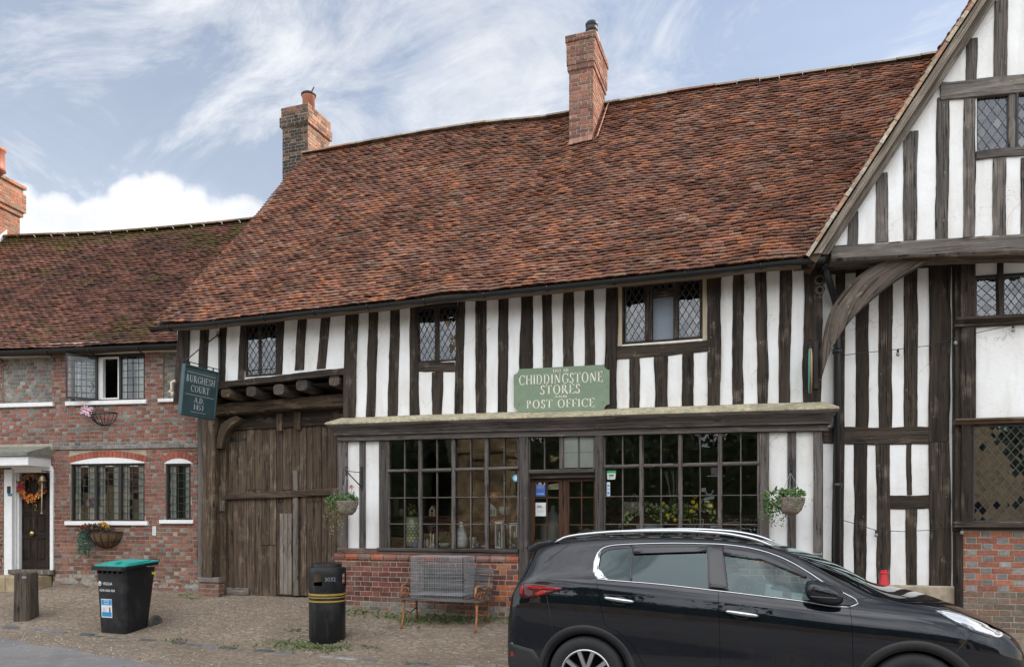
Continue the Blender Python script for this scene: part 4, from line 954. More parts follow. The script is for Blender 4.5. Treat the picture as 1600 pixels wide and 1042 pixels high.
# ================================================================ the brick cottage on the left
FL = Frame(-9.92, 0.72, 9.8)
cot = thing('brick_cottage', FL.w(-2.5, 0.5, 0), 'red and grey chequered brick cottage with a mossy tiled roof and white door case', 'cottage')
CL = -7.6
def hole(x0, x1, y0, y1, F=FL, o=0.0): return whole(x0, x1, y0, y1, F, o)
HW1 = hole(110, 226.5, 553, 626); HW2 = hole(110, 226, 723, 814.5); HW3 = hole(258.5, 298, 723, 812.5)
HD = (FL.u(5), FL.u(82.5), 0.3, FL.z(45, 730)); HP1 = hole(3, 81, 559, 630); HP2 = hole(254.5, 275, 550, 623); HP2 = (HP2[0], HP2[1]+0.12, HP2[2], HP2[3])
ZB0, ZB1 = FL.z(200, 701), FL.z(200, 690)
EV = FL.z(150, 553.5)
mb = MB(); wall_cells(mb, FL, CL, 0.62, 0.2, 5.2, [HW1, HW2, HW3, HD, HP1, HP2], -0.002, 0.2); wl = mb.build('wall', M['mortar'], cot)
def cb_(u, z, hd):
    if z > ZB0: return pick(GREY) if (hd and rnd.random() < 0.78) else (pick(RED) if rnd.random() > 0.06 else pick(GREY))
    if z > FL.z(200, 822): return pick(GREY) if (hd and rnd.random() < 0.36) else pick(RED)
    if z < 0.75 and rnd.random() < 0.35: return pick(FLINT)
    return pick(BROWN) if rnd.random() < 0.55 else (pick(RED) if not hd else pick(FLINT))
arch_h = [(HW2[0]-.03, HW2[1]+.03, HW2[3], HW2[3]+0.225), (HW3[0]-.03, HW3[1]+.03, HW3[3], HW3[3]+0.20)]
HB = [HW1, HW2, HW3, HD, HP1, HP2]
mb = MB(); bricks(mb, FL, CL, 0.62, 0.32, ZB0, HB+arch_h, pal=cb_, stretch=.175, head=.085); bricks(mb, FL, CL, 0.62, ZB1, EV+0.08, HB, pal=cb_, stretch=.175, head=.085)
for a, b, c, d in (HP1, HP2): mb.quad(FL.w(a, c, -.036), FL.w(b, c, -.036), FL.w(b, d, -.036), FL.w(a, d, -.036), col=(.4, .36, .29)); bricks(mb, FL, a+.005, b-.005, c, d, o=-0.035, mode='header', pal=lambda u, z, h_: pick(GREY if rnd.random() < .75 else FLINT) if rnd.random() > 0.05 else pick(RED), course=0.071)
bricks(mb, FL, FL.u(84), 0.5, ZB0+.004, ZB1-.004, o=0.035, mode='header', pal=lambda u, z, h_: pick(GREY), course=0.074)
# pale worn render low on the wall
mb.build('brickwork', M['brick'], wl)
m2 = MB(); m2.box(FL, FL.u(84), 0.5, ZB0, ZB1, -0.01, 0.034); m2.build('string_course', M['mortar'], wl)
m2 = MB()
for k in range(26):
    u = FL.u(100)+ (FL.u(312)-FL.u(100))*k/25; r_ = rnd.uniform(0.04, 0.10)
    if rnd.random() < 0.3: continue
    z = gz(FL.w(u, 0, 0).x, FL.w(u, 0, 0).y); n_ = 9; pts = [FL.w(u+r_*1.4*math.cos(6.28*q/n_)*rnd.uniform(.6, 1.3), z+0.05+r_*(1+math.sin(6.28*q/n_))*rnd.uniform(.6, 1.1)*0.7, 0.006+rnd.uniform(0, .004)) for q in range(n_)]
    m2.add(pts, [tuple(range(n_))])
m2.build('render_patch', plain('flaking_render', (0.33, 0.3, 0.26), 0.95, var=0.35, scale=25, bump=0.6), wl)
# arches and white infills over the lower windows
for (a, b, c, d), rise, n_ in ((HW2, 0.105, 21), (HW3, 0.085, 8)):
    m2 = MB(); w_ = (b-a)/2+0.03; um = (a+b)/2; rad = (w_*w_+rise*rise)/(2*rise); zc0 = d+0.0+rise-rad; a0 = math.asin(w_/rad); P = [(um+rad*math.sin(q), zc0+rad*math.cos(q)) for q in [(-a0+2*a0*k/12) for k in range(13)]]
    m2.prism(FL, [(um-w_, d-0.01)]+P+[(um+w_, d-0.01)], -0.05, 0.003); m2.build('arch_infill', M['white'], wl)
    m2 = MB()
    m2.prism(FL, [(um+(rad+.16)*math.sin(q)*1.0, zc0+(rad+.13)*math.cos(q)) for q in [(-a0+2*a0*k/12) for k in range(13)]]+P[::-1], -0.02, 0.0, col=(.42, .36, .28))
    for k in range(n_):
        q0, q1 = -a0+2*a0*(k+.06)/n_, -a0+2*a0*(k+.94)/n_; r0, r1 = rad+0.002, rad+0.115
        m2.prism(FL, [(um+r0*math.sin(q0), zc0+r0*math.cos(q0)), (um+r0*math.sin(q1), zc0+r0*math.cos(q1)), (um+r1*math.sin(q1), zc0+r1*math.cos(q1)), (um+r1*math.sin(q0), zc0+r1*math.cos(q0))], -0.02, 0.009+rnd.uniform(0, .003), col=pick([(0.42, 0.12, 0.07), (0.38, 0.11, 0.07), (0.34, 0.11, 0.08)]))
    m2.build('brick_arch', M['brick_clean'], wl)
for x0, x1, y0, y1 in ((0, 82, 629, 635.5), (101, 228, 625.5, 632), (246, 290, 622, 627.5), (100, 230, 814, 820.5), (248, 301.5, 812, 818)):
    a, b, c, d = whole(x0, x1, y0, y1, FL, 0.06); m2 = MB(); m2.box(FL, a - (3 if x0 == 0 else 0), b, c, d, -0.1, 0.06, e=0.008); m2.build('sill', M['white'], wl)
blk = plain('black_window_paint', (0.022, 0.02, 0.02), 0.45, var=0.2)
M['blk'] = blk
def cot_window(H, lights, mull, wtop):
    fr = MB(); a, b, c, d = H
    for q in ((a, b, c, c+.03), (a, b, d-.045, d), (a, a+.03, c+.03, d-.045), (b-.03, b, c+.03, d-.045)): fr.box(FL, *q, -0.09, -0.03, e=0.005)
    for x in mull: u = FL.u(x, -.05); fr.box(FL, u-.021, u+.021, c+.03, d-.045, -0.085, -0.032, e=0.005)
    f_ = fr.build('window', blk, cot)
    for x0, x1 in lights: light(FL, FL.u(x0, -.06), FL.u(x1, -.06), c+.03, d-.045, -0.06, f_, 'rect', 0.105, 0.13, tilt=0.005, lw=0.011, lead='blk', glass='glass_cot')
    return f_
fw1 = cot_window(HW1, [(113, 149.5), (190.5, 225.5)], [152, 188], None)
fw2 = cot_window(HW2, [(113.5, 148.5), (153, 186), (191, 225)], [150.5, 188.7], None)
fw3 = cot_window(HW3, [(261.5, 296.5)], [], None)
# white inner frame and the swung out iron casement of the upper window
m2 = MB(); a, b = FL.u(154, -.05), FL.u(186.5, -.05); c, d = HW1[2]+.03, HW1[3]-.045
for q in ((a, b, c, c+.03), (a, b, d-.03, d), (a, a+.09, c+.03, d-.03), (b-.03, b, c+.03, d-.03)): m2.box(FL, *q, -0.12, -0.04, e=0.004)
m2.build('inner_frame', M['white'], fw1)
FCs = FL.moved(FL.u(151.5), 0.0, 217); m2 = MB(); wz = 0.50
for q in ((0, wz, c-.02, c+.02), (0, wz, d-.02, d+.02), (0, .03, c+.02, d-.02), (wz-.03, wz, c+.02, d-.02)): m2.box(FCs, *q, -0.02, 0.02)
cs = m2.build('casement', blk, fw1)
gm, lm = MB(), MB()
for i in range(4):
    for j in range(7): quarrel(gm, FCs, [(wz*i/4+0, c+(d-c)*j/7), (wz*(i+1)/4, c+(d-c)*j/7), (wz*(i+1)/4, c+(d-c)*(j+1)/7), (wz*i/4, c+(d-c)*(j+1)/7)], 0, 0.004)
for i in range(1, 4): bar(lm, FCs, (wz*i/4, c), (wz*i/4, d), 0.009, -0.006, 0.006)
for j in range(1, 7): bar(lm, FCs, (0, c+(d-c)*j/7), (wz, c+(d-c)*j/7), 0.009, -0.007, 0.007)
lm.tube([FCs.w(0.09, c+0.3, -.02), FCs.w(0.06, c+0.26, -.03), FCs.w(0.07, c+0.18, -.03), FCs.w(0.1, c+0.14, -.02)], 0.006, 6)
lm.tube([FCs.w(0.34, c+0.12, -.02), FCs.w(0.30, c+0.06, -.03), FCs.w(0.34, c+0.03, -.02)], 0.006, 6)
quad_ = gm.build('casement_pane', M['glass'], fw1); lm.build('casement_lattice', M['blk'], fw1)
# rooms behind, with pale curtains
m2 = MB()
for z0, z1, in ((0.5, 2.75), (3.0, 5.1)):
    for p, q in (((CL, -0.25), (0.4, -0.25)),):
        m2.quad(FL.w(CL, z0, -3), FL.w(0.4, z0, -3), FL.w(0.4, z1, -3), FL.w(CL, z1, -3)); m2.quad(FL.w(CL, z0, -.2), FL.w(.4, z0, -.2), FL.w(.4, z0, -3), FL.w(CL, z0, -3)); m2.quad(FL.w(CL, z1, -.2), FL.w(.4, z1, -.2), FL.w(.4, z1, -3), FL.w(CL, z1, -3))
        m2.quad(FL.w(.4, z0, -.2), FL.w(.4, z0, -3), FL.w(.4, z1, -3), FL.w(.4, z1, -.2)); m2.quad(FL.w(CL, z0, -.2), FL.w(CL, z0, -3), FL.w(CL, z1, -3), FL.w(CL, z1, -.2))
m2.build('cottage_room', plain('pale_room', (.55, .53, .47), .9, var=.1, bump=0), cot)
cur = plain('curtain_cloth', (0.85, 0.86, 0.8), 0.9, var=0.12, scale=5, bump=0.2)
for H, parts in ((HW1, [(112, 124), (138, 150), (190, 200), (214, 227)]), (HW2, [(111, 127), (138, 151), (152, 165), (178, 188), (190, 203), (216, 227)]), (HW3, [(258, 276), (290, 299)])):
    for x0, x1 in parts:
        m2 = MB(); a, b = FL.u(x0, -.12), FL.u(x1, -.12); n_ = 18; P = []
        for k in range(n_+1): u = a+(b-a)*k/n_; oo = -0.13+0.02*math.sin(k*1.5); P += [FL.w(u, H[2]-.05, oo), FL.w(u, H[3]+.05, oo)]
        m2.add(P, [(2*k, 2*k+2, 2*k+3, 2*k+1) for k in range(n_)], None, (1, 1, 1), True); m2.build('curtain', cur, cot)
m2 = MB(); m2.box(FL, HW2[0], HW2[1], HW2[2]-.02, HW2[2]+.16, -0.5, -0.35, col=(.12, .3, .12)); m2.build('green_box', M['col'], cot)  # green box added inside to brighten the panes like mirrored greenery
# fascia, gutter
m2 = MB(); m2.box(FL, CL, 0.35, EV, EV+0.14, 0.0, 0.10, e=0.01); m2.box(FL, CL, 0.35, EV+.14, EV+0.17, 0.0, 0.24); m2.build('fascia', M['cream'], cot)
GZ = FL.z(150, 545, 0.3)
mb = MB(); P = []; ns = 9
for k in range(15):
    u = CL+(0.42-CL)*k/14
    for q in range(ns): a = math.pi*(1+q/(ns-1)); P.append(FL.w(u, GZ+0.02+0.058*math.sin(a), 0.31+0.058*math.cos(a)))
mb.add(P, [(i*ns+k, i*ns+k+1, (i+1)*ns+k+1, (i+1)*ns+k) for i in range(14) for k in range(ns-1)], None, (1, 1, 1), True); g2 = mb.build('gutter', M['gutter'], cot)
for x in (-20, 12, 93, 158, 233):
    mb = MB(); u = FL.u(x); mb.tube([FL.w(u, GZ-.03, 0.36), FL.w(u, GZ-0.06, 0.3), FL.w(u, GZ-0.075, 0.22), FL.w(u, GZ-0.1, 0.14), FL.w(u, GZ-0.14, 0.12)], 0.011, 6); mb.build('gutter_bracket', M['iron'], g2)
# roof
zr0 = 8.34; half = 3.05; EZ2 = GZ+0.055; eo = 0.30
rz = curve([(-8, 8.38), (-6.3, 8.35), (-4, 8.29), (-1.5, 8.33), (0.6, 8.42), (1.5, 8.44)])
SLp = math.hypot(half+eo, zr0-EZ2)
def cotP(u, v):
    t_ = v/SLp; uu = CL+u
    return FL.w(uu, EZ2+(rz(uu)-EZ2)*t_-0.05*math.sin(math.pi*min(1, t_))+0.035*noise.noise(Vector((uu*0.6, t_*3, 5))), eo-(half+eo)*t_)
n2 = (FL.n*(zr0-EZ2)+ZU*(half+eo)).normalized()
mb = MB(); P = [cotP((8.6)*i/30, SLp*j/10)-n2*0.06 for j in range(11) for i in range(31)]; P += [p-n2*0.1 for p in P]
f = [(j*31+i, j*31+i+1, (j+1)*31+i+1, (j+1)*31+i) for j in range(10) for i in range(30)]; f += [tuple(341+k for k in q[::-1]) for q in f]+[(i, 341+i, 342+i, i+1) for i in range(30)]
mb.add(P, f); mb.quad(FL.w(CL, 8.3, -half), FL.w(1.0, 8.3, -half), FL.w(1.0, 4.9, -6.3), FL.w(CL, 4.9, -6.3)); rf2 = mb.build('roof', M['oak_brown'], cot)
mb = MB(); tiles(mb, cotP, (0, 8.6), SLp, lambda u, v: n2, pal=[(0.135, 0.057, 0.040), (0.16, 0.066, 0.044), (0.10, 0.046, 0.034), (0.18, 0.08, 0.055), (0.145, 0.07, 0.05), (0.2, 0.08, 0.048)]); mb.build('roof_tile', M['tile_moss'], rf2)
mb = MB(); u = CL
while u < 1.0:
    L = rnd.uniform(.3, .45); P = []
    for uu in (u, u+L-.012):
        for k in range(7): a = math.pi*k/6; P.append(FL.w(uu, rz(uu)-.02+.075*math.sin(a), -half+.14*math.cos(a)))
    mb.add(P, [(k, k+1, 8+k, 7+k) for k in range(6)], None, pick([(0.3, 0.17, 0.12), (0.26, 0.19, 0.13)])); u += L
mb.build('ridge_tile', M['tile_moss'], rf2)
# chimney at the far end of the cottage roof
co_b, co_f = -3.45, -1.9; cu1 = FL.u(31, co_b); ct = FL.z(38, 290, co_b); mb = MB(); bm_ = MB()
for a, b, pr in ((7.0, ct-.75, 0), (ct-.75, ct-.64, .05), (ct-.64, ct-.2, .09), (ct-.2, ct-.08, .05), (ct-.08, ct, .1)):
    mb.box(FL, cu1-1.2-pr+.004, cu1+pr-.004, a, b-.002, co_b-pr+.004, co_f+pr-.004)
    q = FL.w(cu1+pr, 0, co_f+pr); bricks(bm_, Frame(q.x, q.y, 9.8+90), 0, co_f-co_b+2*pr, a, b, o=-.005, proud=.008, pal=lambda u, z, h_: pick([(0.46, 0.17, 0.10), (0.40, 0.15, 0.1), (0.42, 0.24, 0.16), (0.34, 0.2, 0.14)]), course=(b-a)/max(1, round((b-a)/.072)))  # sunlit look painted in: right face brighter than the front bricks below
    q = FL.w(cu1-1.2-pr, 0, co_f+pr); bricks(bm_, Frame(q.x, q.y, 9.8), 0, 1.2+2*pr, a, b, o=-.005, proud=.008, pal=lambda u, z, h_: pick([(0.30, 0.13, 0.09), (0.26, 0.12, 0.09), (0.2, 0.12, 0.1)]), course=(b-a)/max(1, round((b-a)/.072)))
st3 = mb.build('chimney', M['mortar'], cot); bm_.build('brickwork', M['brick_clean'], st3)
m2 = MB()
for oo, uu in ((-2.7, FL.u(-3, -2.7)), (-2.2, cu1-.62)): m2.lathe(FL.w(uu, ct, oo), [(0.16, 0), (0.14, .08), (0.13, 0.45), (0.16, .47), (0.16, .53), (0.12, .53)], 20, col=(0.46, 0.16, 0.1))
m2.build('chimney_pot', M['col'], st3)
m2 = MB(); P = []
for k in range(11):
    oo = co_f+(co_b+.4-co_f)*k/10; t_ = (eo-oo)/(half+eo); z = EZ2+(8.33-EZ2)*t_; P += [FL.w(cu1+.02, z-.05, oo), FL.w(cu1+.02, z+.22, oo), FL.w(cu1+.14, z+.03, oo)]
m2.add(P, [(3*k, 3*k+3, 3*k+4, 3*k+1) for k in range(10)]+[(3*k, 3*k+3, 3*k+5, 3*k+2) for k in range(10)]); m2.build('flashing', plain('pale_lead', (0.62, 0.64, 0.66), 0.6), st3)
# door case, door, step, canopy
def fbox(name, mat_, x0, x1, y0, y1, o0, o1, parent, e=0.005, ext=0.0, F=FL):
    a, b, c, d = whole(x0, x1, y0, y1, F, o1); m_ = MB(); m_.box(F, a-ext, b, c, d, o0, o1, e=e); return m_.build(name, mat_, parent)
dc = MB(); zst = FL.z(50, 893)
for x0, x1, o1 in ((6, 18.5, .05), (18.6, 24, -.02), (24.1, 29.5, -.07), (77.5, 82.5, .04)):
    a, b = FL.u(x0, o1), FL.u(x1, o1); dc.box(FL, a, b, zst-(.12 if x0 == 6 else 0), FL.z(45, 733), -0.16, o1, e=.006)
dc.box(FL, FL.u(18.6, 0), FL.u(82, 0), FL.z(45, 738), FL.z(45, 728), -0.16, .02, e=.006)
dc.build('door_case', M['white'], cot)
dl = MB(); oD = -0.14; a, b = FL.u(29, oD), FL.u(78, oD); zt = FL.z(50, 738, oD); zb = zst
dl.box(FL, a, b, zb, zt, oD-.05, oD-.02)
um = (a+b)/2; wD = b-a
zs_ = [zb, zb+.2, FL.z(50, 837, oD)-.05, FL.z(50, 837, oD)+.05, FL.z(50, 805, oD), FL.z(50, 797, oD), zt-.1, zt]
for p, q in ((a, a+.09), (um-.055, um+.055), (b-.09, b)): dl.box(FL, p, q, zb, zt, oD-.02, oD, e=.005)
for k in (0, 2, 4, 6):
    for p, q in ((a+.09, um-.055), (um+.055, b-.09)): dl.box(FL, p, q, zs_[k], zs_[k+1], oD-.02, oD-.002, grain='h', e=.005)
for k in (1, 3, 5):
    for p, q in ((a+.09, um-.055), (um+.055, b-.09)): dl.box(FL, p+.035, q-.035, zs_[k]+.035, zs_[k+1]-.035, oD-.02, oD-.006, e=.008)
dl = dl.build('door', M['door'], cot)
def knobm(): return Matrix.Translation(FL.w(um, FL.z(57, 833, oD), oD)) @ Matrix.Rotation(R(9.8), 4, 'Z') @ Matrix.Rotation(R(90), 4, 'X')
m2 = MB(); m2.lathe(knobm(), [(.02, 0), (.02, .02), (.045, .035), (.05, .055), (.035, .075), (0, .08)], 16); m2.build('knob', M['brass'], dl)
m2 = MB(); m2.box(FL, um-.02, um+.02, FL.z(50, 826, oD), FL.z(50, 808, oD), oD, oD+.008); m2.build('letter_plate', M['iron'], dl)
m2 = MB(); u, z = FL.px(57, 793, oD+.01)
m2.tube([FL.w(u-.025+.03*math.sin(q), z+.035+.028*math.cos(q), oD+.008) for q in [(-1.4+3.5*k/8) for k in range(9)]]+[FL.w(u-.045, z-.05, oD+.008), FL.w(u+.02, z-.05, oD+.008)], .007, 6); m2.build('number', M['brass'], dl)
fbox('threshold', M['oak_grey'], 12, 82, 890, 897, -.1, .08, cot)
m2 = MB(); a_, b_ = FL.u(-3), FL.u(80); 
for k, (p, q) in enumerate(((a_, a_+.55), (a_+.56, a_+1.0), (a_+1.01, b_))): m2.box(FL, p, q, 0.3, zst-.06, -.02, .42+.02*(k % 2), e=.02)
m2.build('step', plain('sandstone_step', (0.42, 0.33, 0.20), .9, var=.3, scale=6, bump=.4), cot)
m2 = MB(); c0, c1 = FL.z(80, 730), FL.z(80, 716); m2.box(FL, CL, FL.u(80), c0, c1, 0.0, .55, e=.008); cnp = m2.build('canopy', M['white'], cot)
m2 = MB(); m2.box(FL, CL, FL.u(80)+.03, c1, c1+.03, 0, .60, e=.008); m2.box(FL, CL, FL.u(80)+.015, c1+.03, c1+.07, 0, .585, e=.01)
zq = FL.z(80, 700); m2.quad(FL.w(CL, c1+.068, .585), FL.w(FL.u(80)+.015, c1+.068, .585), FL.w(FL.u(80)-.02, zq+.04, .0), FL.w(CL, zq+.04, .0)); m2.quad(FL.w(FL.u(80)+.015, c1+.068, .585), FL.w(FL.u(80)+.015, c1+.068, 0), FL.w(FL.u(80)-.02, zq+.04, .0), FL.w(FL.u(80)-.02, zq+.04, .0)+Vector((0, 0, -.001)))
m2.build('canopy_lead', plain('mossy_lead', (0.22, 0.22, 0.18), .8, var=.4, scale=10, bump=.4), cnp)
# downpipe at the corner
m2 = MB(); px_ = FL.u(312.5, .1); z1 = FL.z(312, 650, .1); z0 = FL.z(312, 885, .1)
m2.tube([FL.w(px_, z1+.6, .1), FL.w(px_, z0+.1, .1), FL.w(px_+.03, z0, .12), FL.w(px_+.05, z0-.14, .16)], .038, 10)
for z in (FL.z(312, 860, .1), FL.z(312, 722, .1), FL.z(312, 865, .1)-.02): m2.tube([FL.w(px_, z-.03, .1), FL.w(px_, z+.03, .1)], .05, 10)
m2.build('downpipe', M['gutter'], cot)
# ================================================================ the gabled house on the right
FR = Frame(0.44, 0.16, 5.8); JO = 0.58
gab = thing('gabled_timber_house', FR.w(1.6, 0.5, 0), 'jettied black and white timber house with steep gable and leaded bay, at right edge', 'house')
uf, zf_ = FR.px(1267, 399, JO+.1); ut, zt_ = FR.px(1525, 4, JO+.1); slope = (zt_-zf_)/(ut-uf); UA = uf+3.75; ZA = zf_+slope*3.75
EU = 6.4
zbr = FR.z(1302, 407, JO); BAY = 0.13
# walls
hB = [(FR.u(1518, BAY), 2.75+1.2, FR.z(1560, 814.5, BAY), FR.z(1560, 661, BAY)), (FR.u(1519, BAY), 2.75+1.2, FR.z(1560, 495.5, BAY), 4.72)]
UB = FR.u(1492.5)
mb = MB(); wall_cells(mb, FR, -0.1, UB+.05, 0.3, 4.9, [], 0.0); wall_cells(mb, FR, UB+0.02, EU, FR.z(1500, 828, BAY), 4.9, hB, BAY-.01); mb.build('wall', M['plaster'], gab)
mb = MB(); mb.box(FR, -.1, UB, 0.1, FR.z(1440, 914), -.1, .06, e=.02); mb.build('stone_footing', M['stone'], gab)
gw = [(FR.u(1526, JO), FR.u(1640, JO), FR.z(1560, 236, JO), FR.z(1560, 146, JO))]
mb = MB()
us = [uf+.12+(UA-uf-.12)*k/40 for k in range(41)]
def zg(u): return zf_+slope*(u-uf)-.05
def gpan(a, b, c, d):
    mb.prism(FR, [(a, c), (b, c), (b, d(b)), (a, d(a))], JO-.1, JO)
gpan(uf+.15, gw[0][0], zbr+.1, zg); gpan(gw[0][0], gw[0][1], zbr+.1, lambda u: gw[0][2]); gpan(gw[0][0], gw[0][1], gw[0][3], zg); gpan(gw[0][1], UA, zbr+.1, zg)
mb.prism(FR, [(UA, zbr+.1), (2*UA-uf-.15, zbr+.1), (UA, zg(UA))], JO-.1, JO); mb.build('gable_wall', M['plaster'], gab)
# studs of the lower wall (left, right, ytop, left, right, ybottom)
for a, b, nm, m_, o1 in (((1306, 1321, 405), (1299, 1318.5, 905), 'post', 'oak', .02), ((1337, 1358, 405), (1337, 1357.5, 668), 'stud', 'oak', .012), ((1334.5, 1355.5, 692), (1334.5, 1354, 910), 'stud', 'oak', .012), ((1374, 1395.5, 405), (1373.5, 1394.5, 668), 'stud', 'oak', .012),
                     ((1369, 1391.5, 692), (1370, 1391, 912), 'stud', 'oak', .012), ((1413, 1435, 405), (1412.5, 1434, 668), 'stud', 'oak', .012), ((1416.5, 1425, 692), (1417, 1425.5, 773), 'stud', 'oak', .01), ((1414.6, 1433, 794), (1416, 1433, 913), 'stud', 'oak', .012),
                     ((1453, 1487, 400), (1452, 1484, 690), 'post', 'oak', .028), ((1452, 1484, 691), (1453, 1487, 915), 'post', 'oak', .028)):
    pstud(FR, a, b, -.03, o1, gab, m_, name=nm, amp=.012)
prail(FR, [(1284, 668, 693), (1370, 667, 693), (1454, 666, 692.5)], -.03, .018, gab, name='rail'); prail(FR, [(1391, 773, 795), (1453, 772, 794)], -.03, .016, gab, name='rail'); prail(FR, [(1285, 402, 418), (1500, 396, 410)], -.03, .02, gab, name='rail')
# bay: posts, moulded rails, windows
for x0, x1, y0, y1, o0, o1, nm in ((1493, 1501.5, 400, 830, -.05, BAY+.0, 'post'), (1501.5, 1525, 395, 497, -.05, BAY+.045, 'post'), (1502, 1525.5, 507, 656, -.05, BAY+.03, 'post'), (1503, 1521.5, 659, 817, -.05, BAY+.045, 'post'), (1560, 1568.5, 396, 497, -.05, BAY+.03, 'mullion')):
    pstud(FR, (x0, x1, y0), (x0, x1, y1), o0, o1, gab, 'oak', name=nm, amp=.004)
def mould(x0, pts, parent, mat, name):
    m_ = MB(); xa = FR.u(x0, BAY+.05); P = []; uv = []
    for u in (xa, EU):
        for (y, oo) in pts: P.append(FR.w(u, FR.z(1550, y, BAY+.05), BAY+oo)); uv.append((y*.01, u))
    n_ = len(pts); m_.add(P, [(k, n_+k, n_+k+1, k+1) for k in range(n_-1)]+[tuple(range(n_))], uv); return m_.build(name, M[mat], parent)
mould(1492, [(494, .0), (494, .10), (499, .11), (503, .06), (507, .05), (509, 0)], gab, 'oak', 'moulded_rail')
mould(1491, [(653, .0), (653, .10), (656, .12), (659, .08), (662, .05), (662, 0)], gab, 'oak_brown', 'moulded_rail')
mould(1490, [(814.5, .0), (814.5, .05), (818, .09), (823, .10), (825, .05), (828, .04), (828, 0)], gab, 'oak', 'moulded_rail')
for H, ls in ((hB[0], [(1521.5, 1625)]), (hB[1], [(1525.5, 1559.5), (1568.5, 1605)])):
    m_ = MB(); m_.box(FR, H[0], H[1], H[3]-.02, H[3]+.0, BAY-.06, BAY+.02, grain='h'); fr_ = m_.build('window', M['oak'], gab)
    for x0, x1 in ls: light(FR, FR.u(x0, BAY), FR.u(x1, BAY), H[2]+.005, H[3]-.03, BAY-.015, fr_, 'diamond', .098, .125, tilt=.010, lw=.0085)
m_ = MB(); m_.box(FR, UB+.03, EU, 0.2, FR.z(1500, 828, BAY)-.001, -.1, BAY-.005); pl2 = m_.build('plinth', M['mortar'], gab)
m_ = MB(); zz0 = .3; bricks(m_, FR, FR.u(1504, BAY), EU, zz0, FR.z(1550, 828.5, BAY), o=BAY-.004, course=.073, pal=lambda u, z, hd: (pick([(0.18, 0.13, 0.10), (0.15, 0.11, 0.085), (0.2, 0.12, 0.085), (0.17, 0.14, 0.11)]) if z < .85 else (pick(GREY) if hd else pick([(0.31, 0.112, 0.072), (0.27, 0.10, 0.068), (0.34, 0.128, 0.08)]))))
m_.build('brickwork', M['brick_clean'], pl2)
m_ = MB(); m_.ribbon(lambda t, x, o: FR.w(x, t, o), [(.3, FR.u(1494, BAY), FR.u(1505, BAY)), (FR.z(1500, 829, BAY), FR.u(1494, BAY), FR.u(1505, BAY))], -.05, BAY+.012); m_.build('post', M['oak'], gab)
# gable framing
prail(FR, [(1299, 383, 408), (1400, 376, 402), (1500, 370, 398.5), (1640, 362, 395)], JO-.3, JO+.05, gab, 'oak_grey', name='bressumer', e=.03, amp=.01)
prail(FR, [(1300, 402, 406), (1500, 397, 401), (1640, 394, 398)], JO-.1, JO+.03, gab, 'oak_brown', name='bead', amp=.004)
for a, b in (((1327, 1342, 330), (1324, 1341, 383)), ((1369, 1388, 270), (1368, 1388, 378)), ((1414, 1435, 205), (1412, 1433, 375)), ((1463, 1484, 152), (1461, 1481, 373)), ((1507, 1525.5, 150), (1505, 1524, 370)), ((1552, 1573, 247), (1550, 1571, 368)), ((1595, 1614, 246), (1595, 1614, 365)),
             ((1510, 1528, 60), (1509.5, 1527, 126)), ((1555, 1577, 0), (1553, 1575, 122)), ((1608, 1628, -40), (1608, 1628, 118))):
    pstud(FR, a, b, JO-.05, JO+.014, gab, 'oak_grey', name='stud', amp=.012)
prail(FR, [(1470, 128, 156), (1540, 121, 150), (1650, 111, 139)], JO-.05, JO+.03, gab, 'oak_grey', name='collar')
prail(FR, [(1526, 235, 248), (1580, 230, 243), (1650, 225, 238)], JO-.05, JO+.03, gab, 'oak_grey', name='sill_beam')
m_ = MB(); H = gw[0]
for x0, x1 in ((1576, 1587),): m_.box(FR, FR.u(x0, JO), FR.u(x1, JO), H[2], H[3], JO-.06, JO+.01, e=.006)
m_.box(FR, H[0]-.01, H[1], H[3]-.01, H[3]+.02, JO-.06, JO+.01, grain='h'); fr_ = m_.build('window', M['oak_grey'], gab)
light(FR, H[0]+.01, FR.u(1576, JO), H[2]+.01, H[3]-.015, JO-.03, fr_, 'diamond', .10, .145, tilt=.012, lw=.009); light(FR, FR.u(1590, JO), H[1], H[2]+.01, H[3]-.015, JO-.03, fr_, 'diamond', .10, .145, tilt=.016, lw=.011)
m_ = MB(); m_.box(FR, FR.u(1587, JO), FR.u(1590.5, JO), H[2], H[3], JO-.05, JO+.02); m_.build('casement_bar', M['iron'], fr_)
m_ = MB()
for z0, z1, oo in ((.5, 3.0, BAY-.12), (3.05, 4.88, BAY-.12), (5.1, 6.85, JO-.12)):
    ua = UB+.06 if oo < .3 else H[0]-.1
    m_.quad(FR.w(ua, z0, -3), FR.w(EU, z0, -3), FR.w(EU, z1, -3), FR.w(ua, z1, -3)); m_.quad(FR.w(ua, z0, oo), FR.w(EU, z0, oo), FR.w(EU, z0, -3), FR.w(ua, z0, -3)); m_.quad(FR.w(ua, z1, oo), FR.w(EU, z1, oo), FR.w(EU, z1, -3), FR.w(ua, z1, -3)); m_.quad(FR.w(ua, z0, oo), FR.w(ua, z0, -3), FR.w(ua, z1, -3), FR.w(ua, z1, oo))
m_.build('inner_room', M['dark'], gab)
m_ = MB(); m_.box(FR, -.3, 2*UA-uf, zbr+.04, zbr+.1, -.1, JO-.02); m_.build('jetty_ceiling', M['oak_brown'], gab)
curved(FR, [(1283.5, 585), (1288, 530), (1298, 487), (1317, 456), (1341, 431), (1384, 405), (1400, 398)], [(1285, 588), (1297, 550), (1314, 522), (1333, 496), (1355, 474), (1414, 428), (1468, 399)], JO-.22, JO-.06, gab, 'brace')
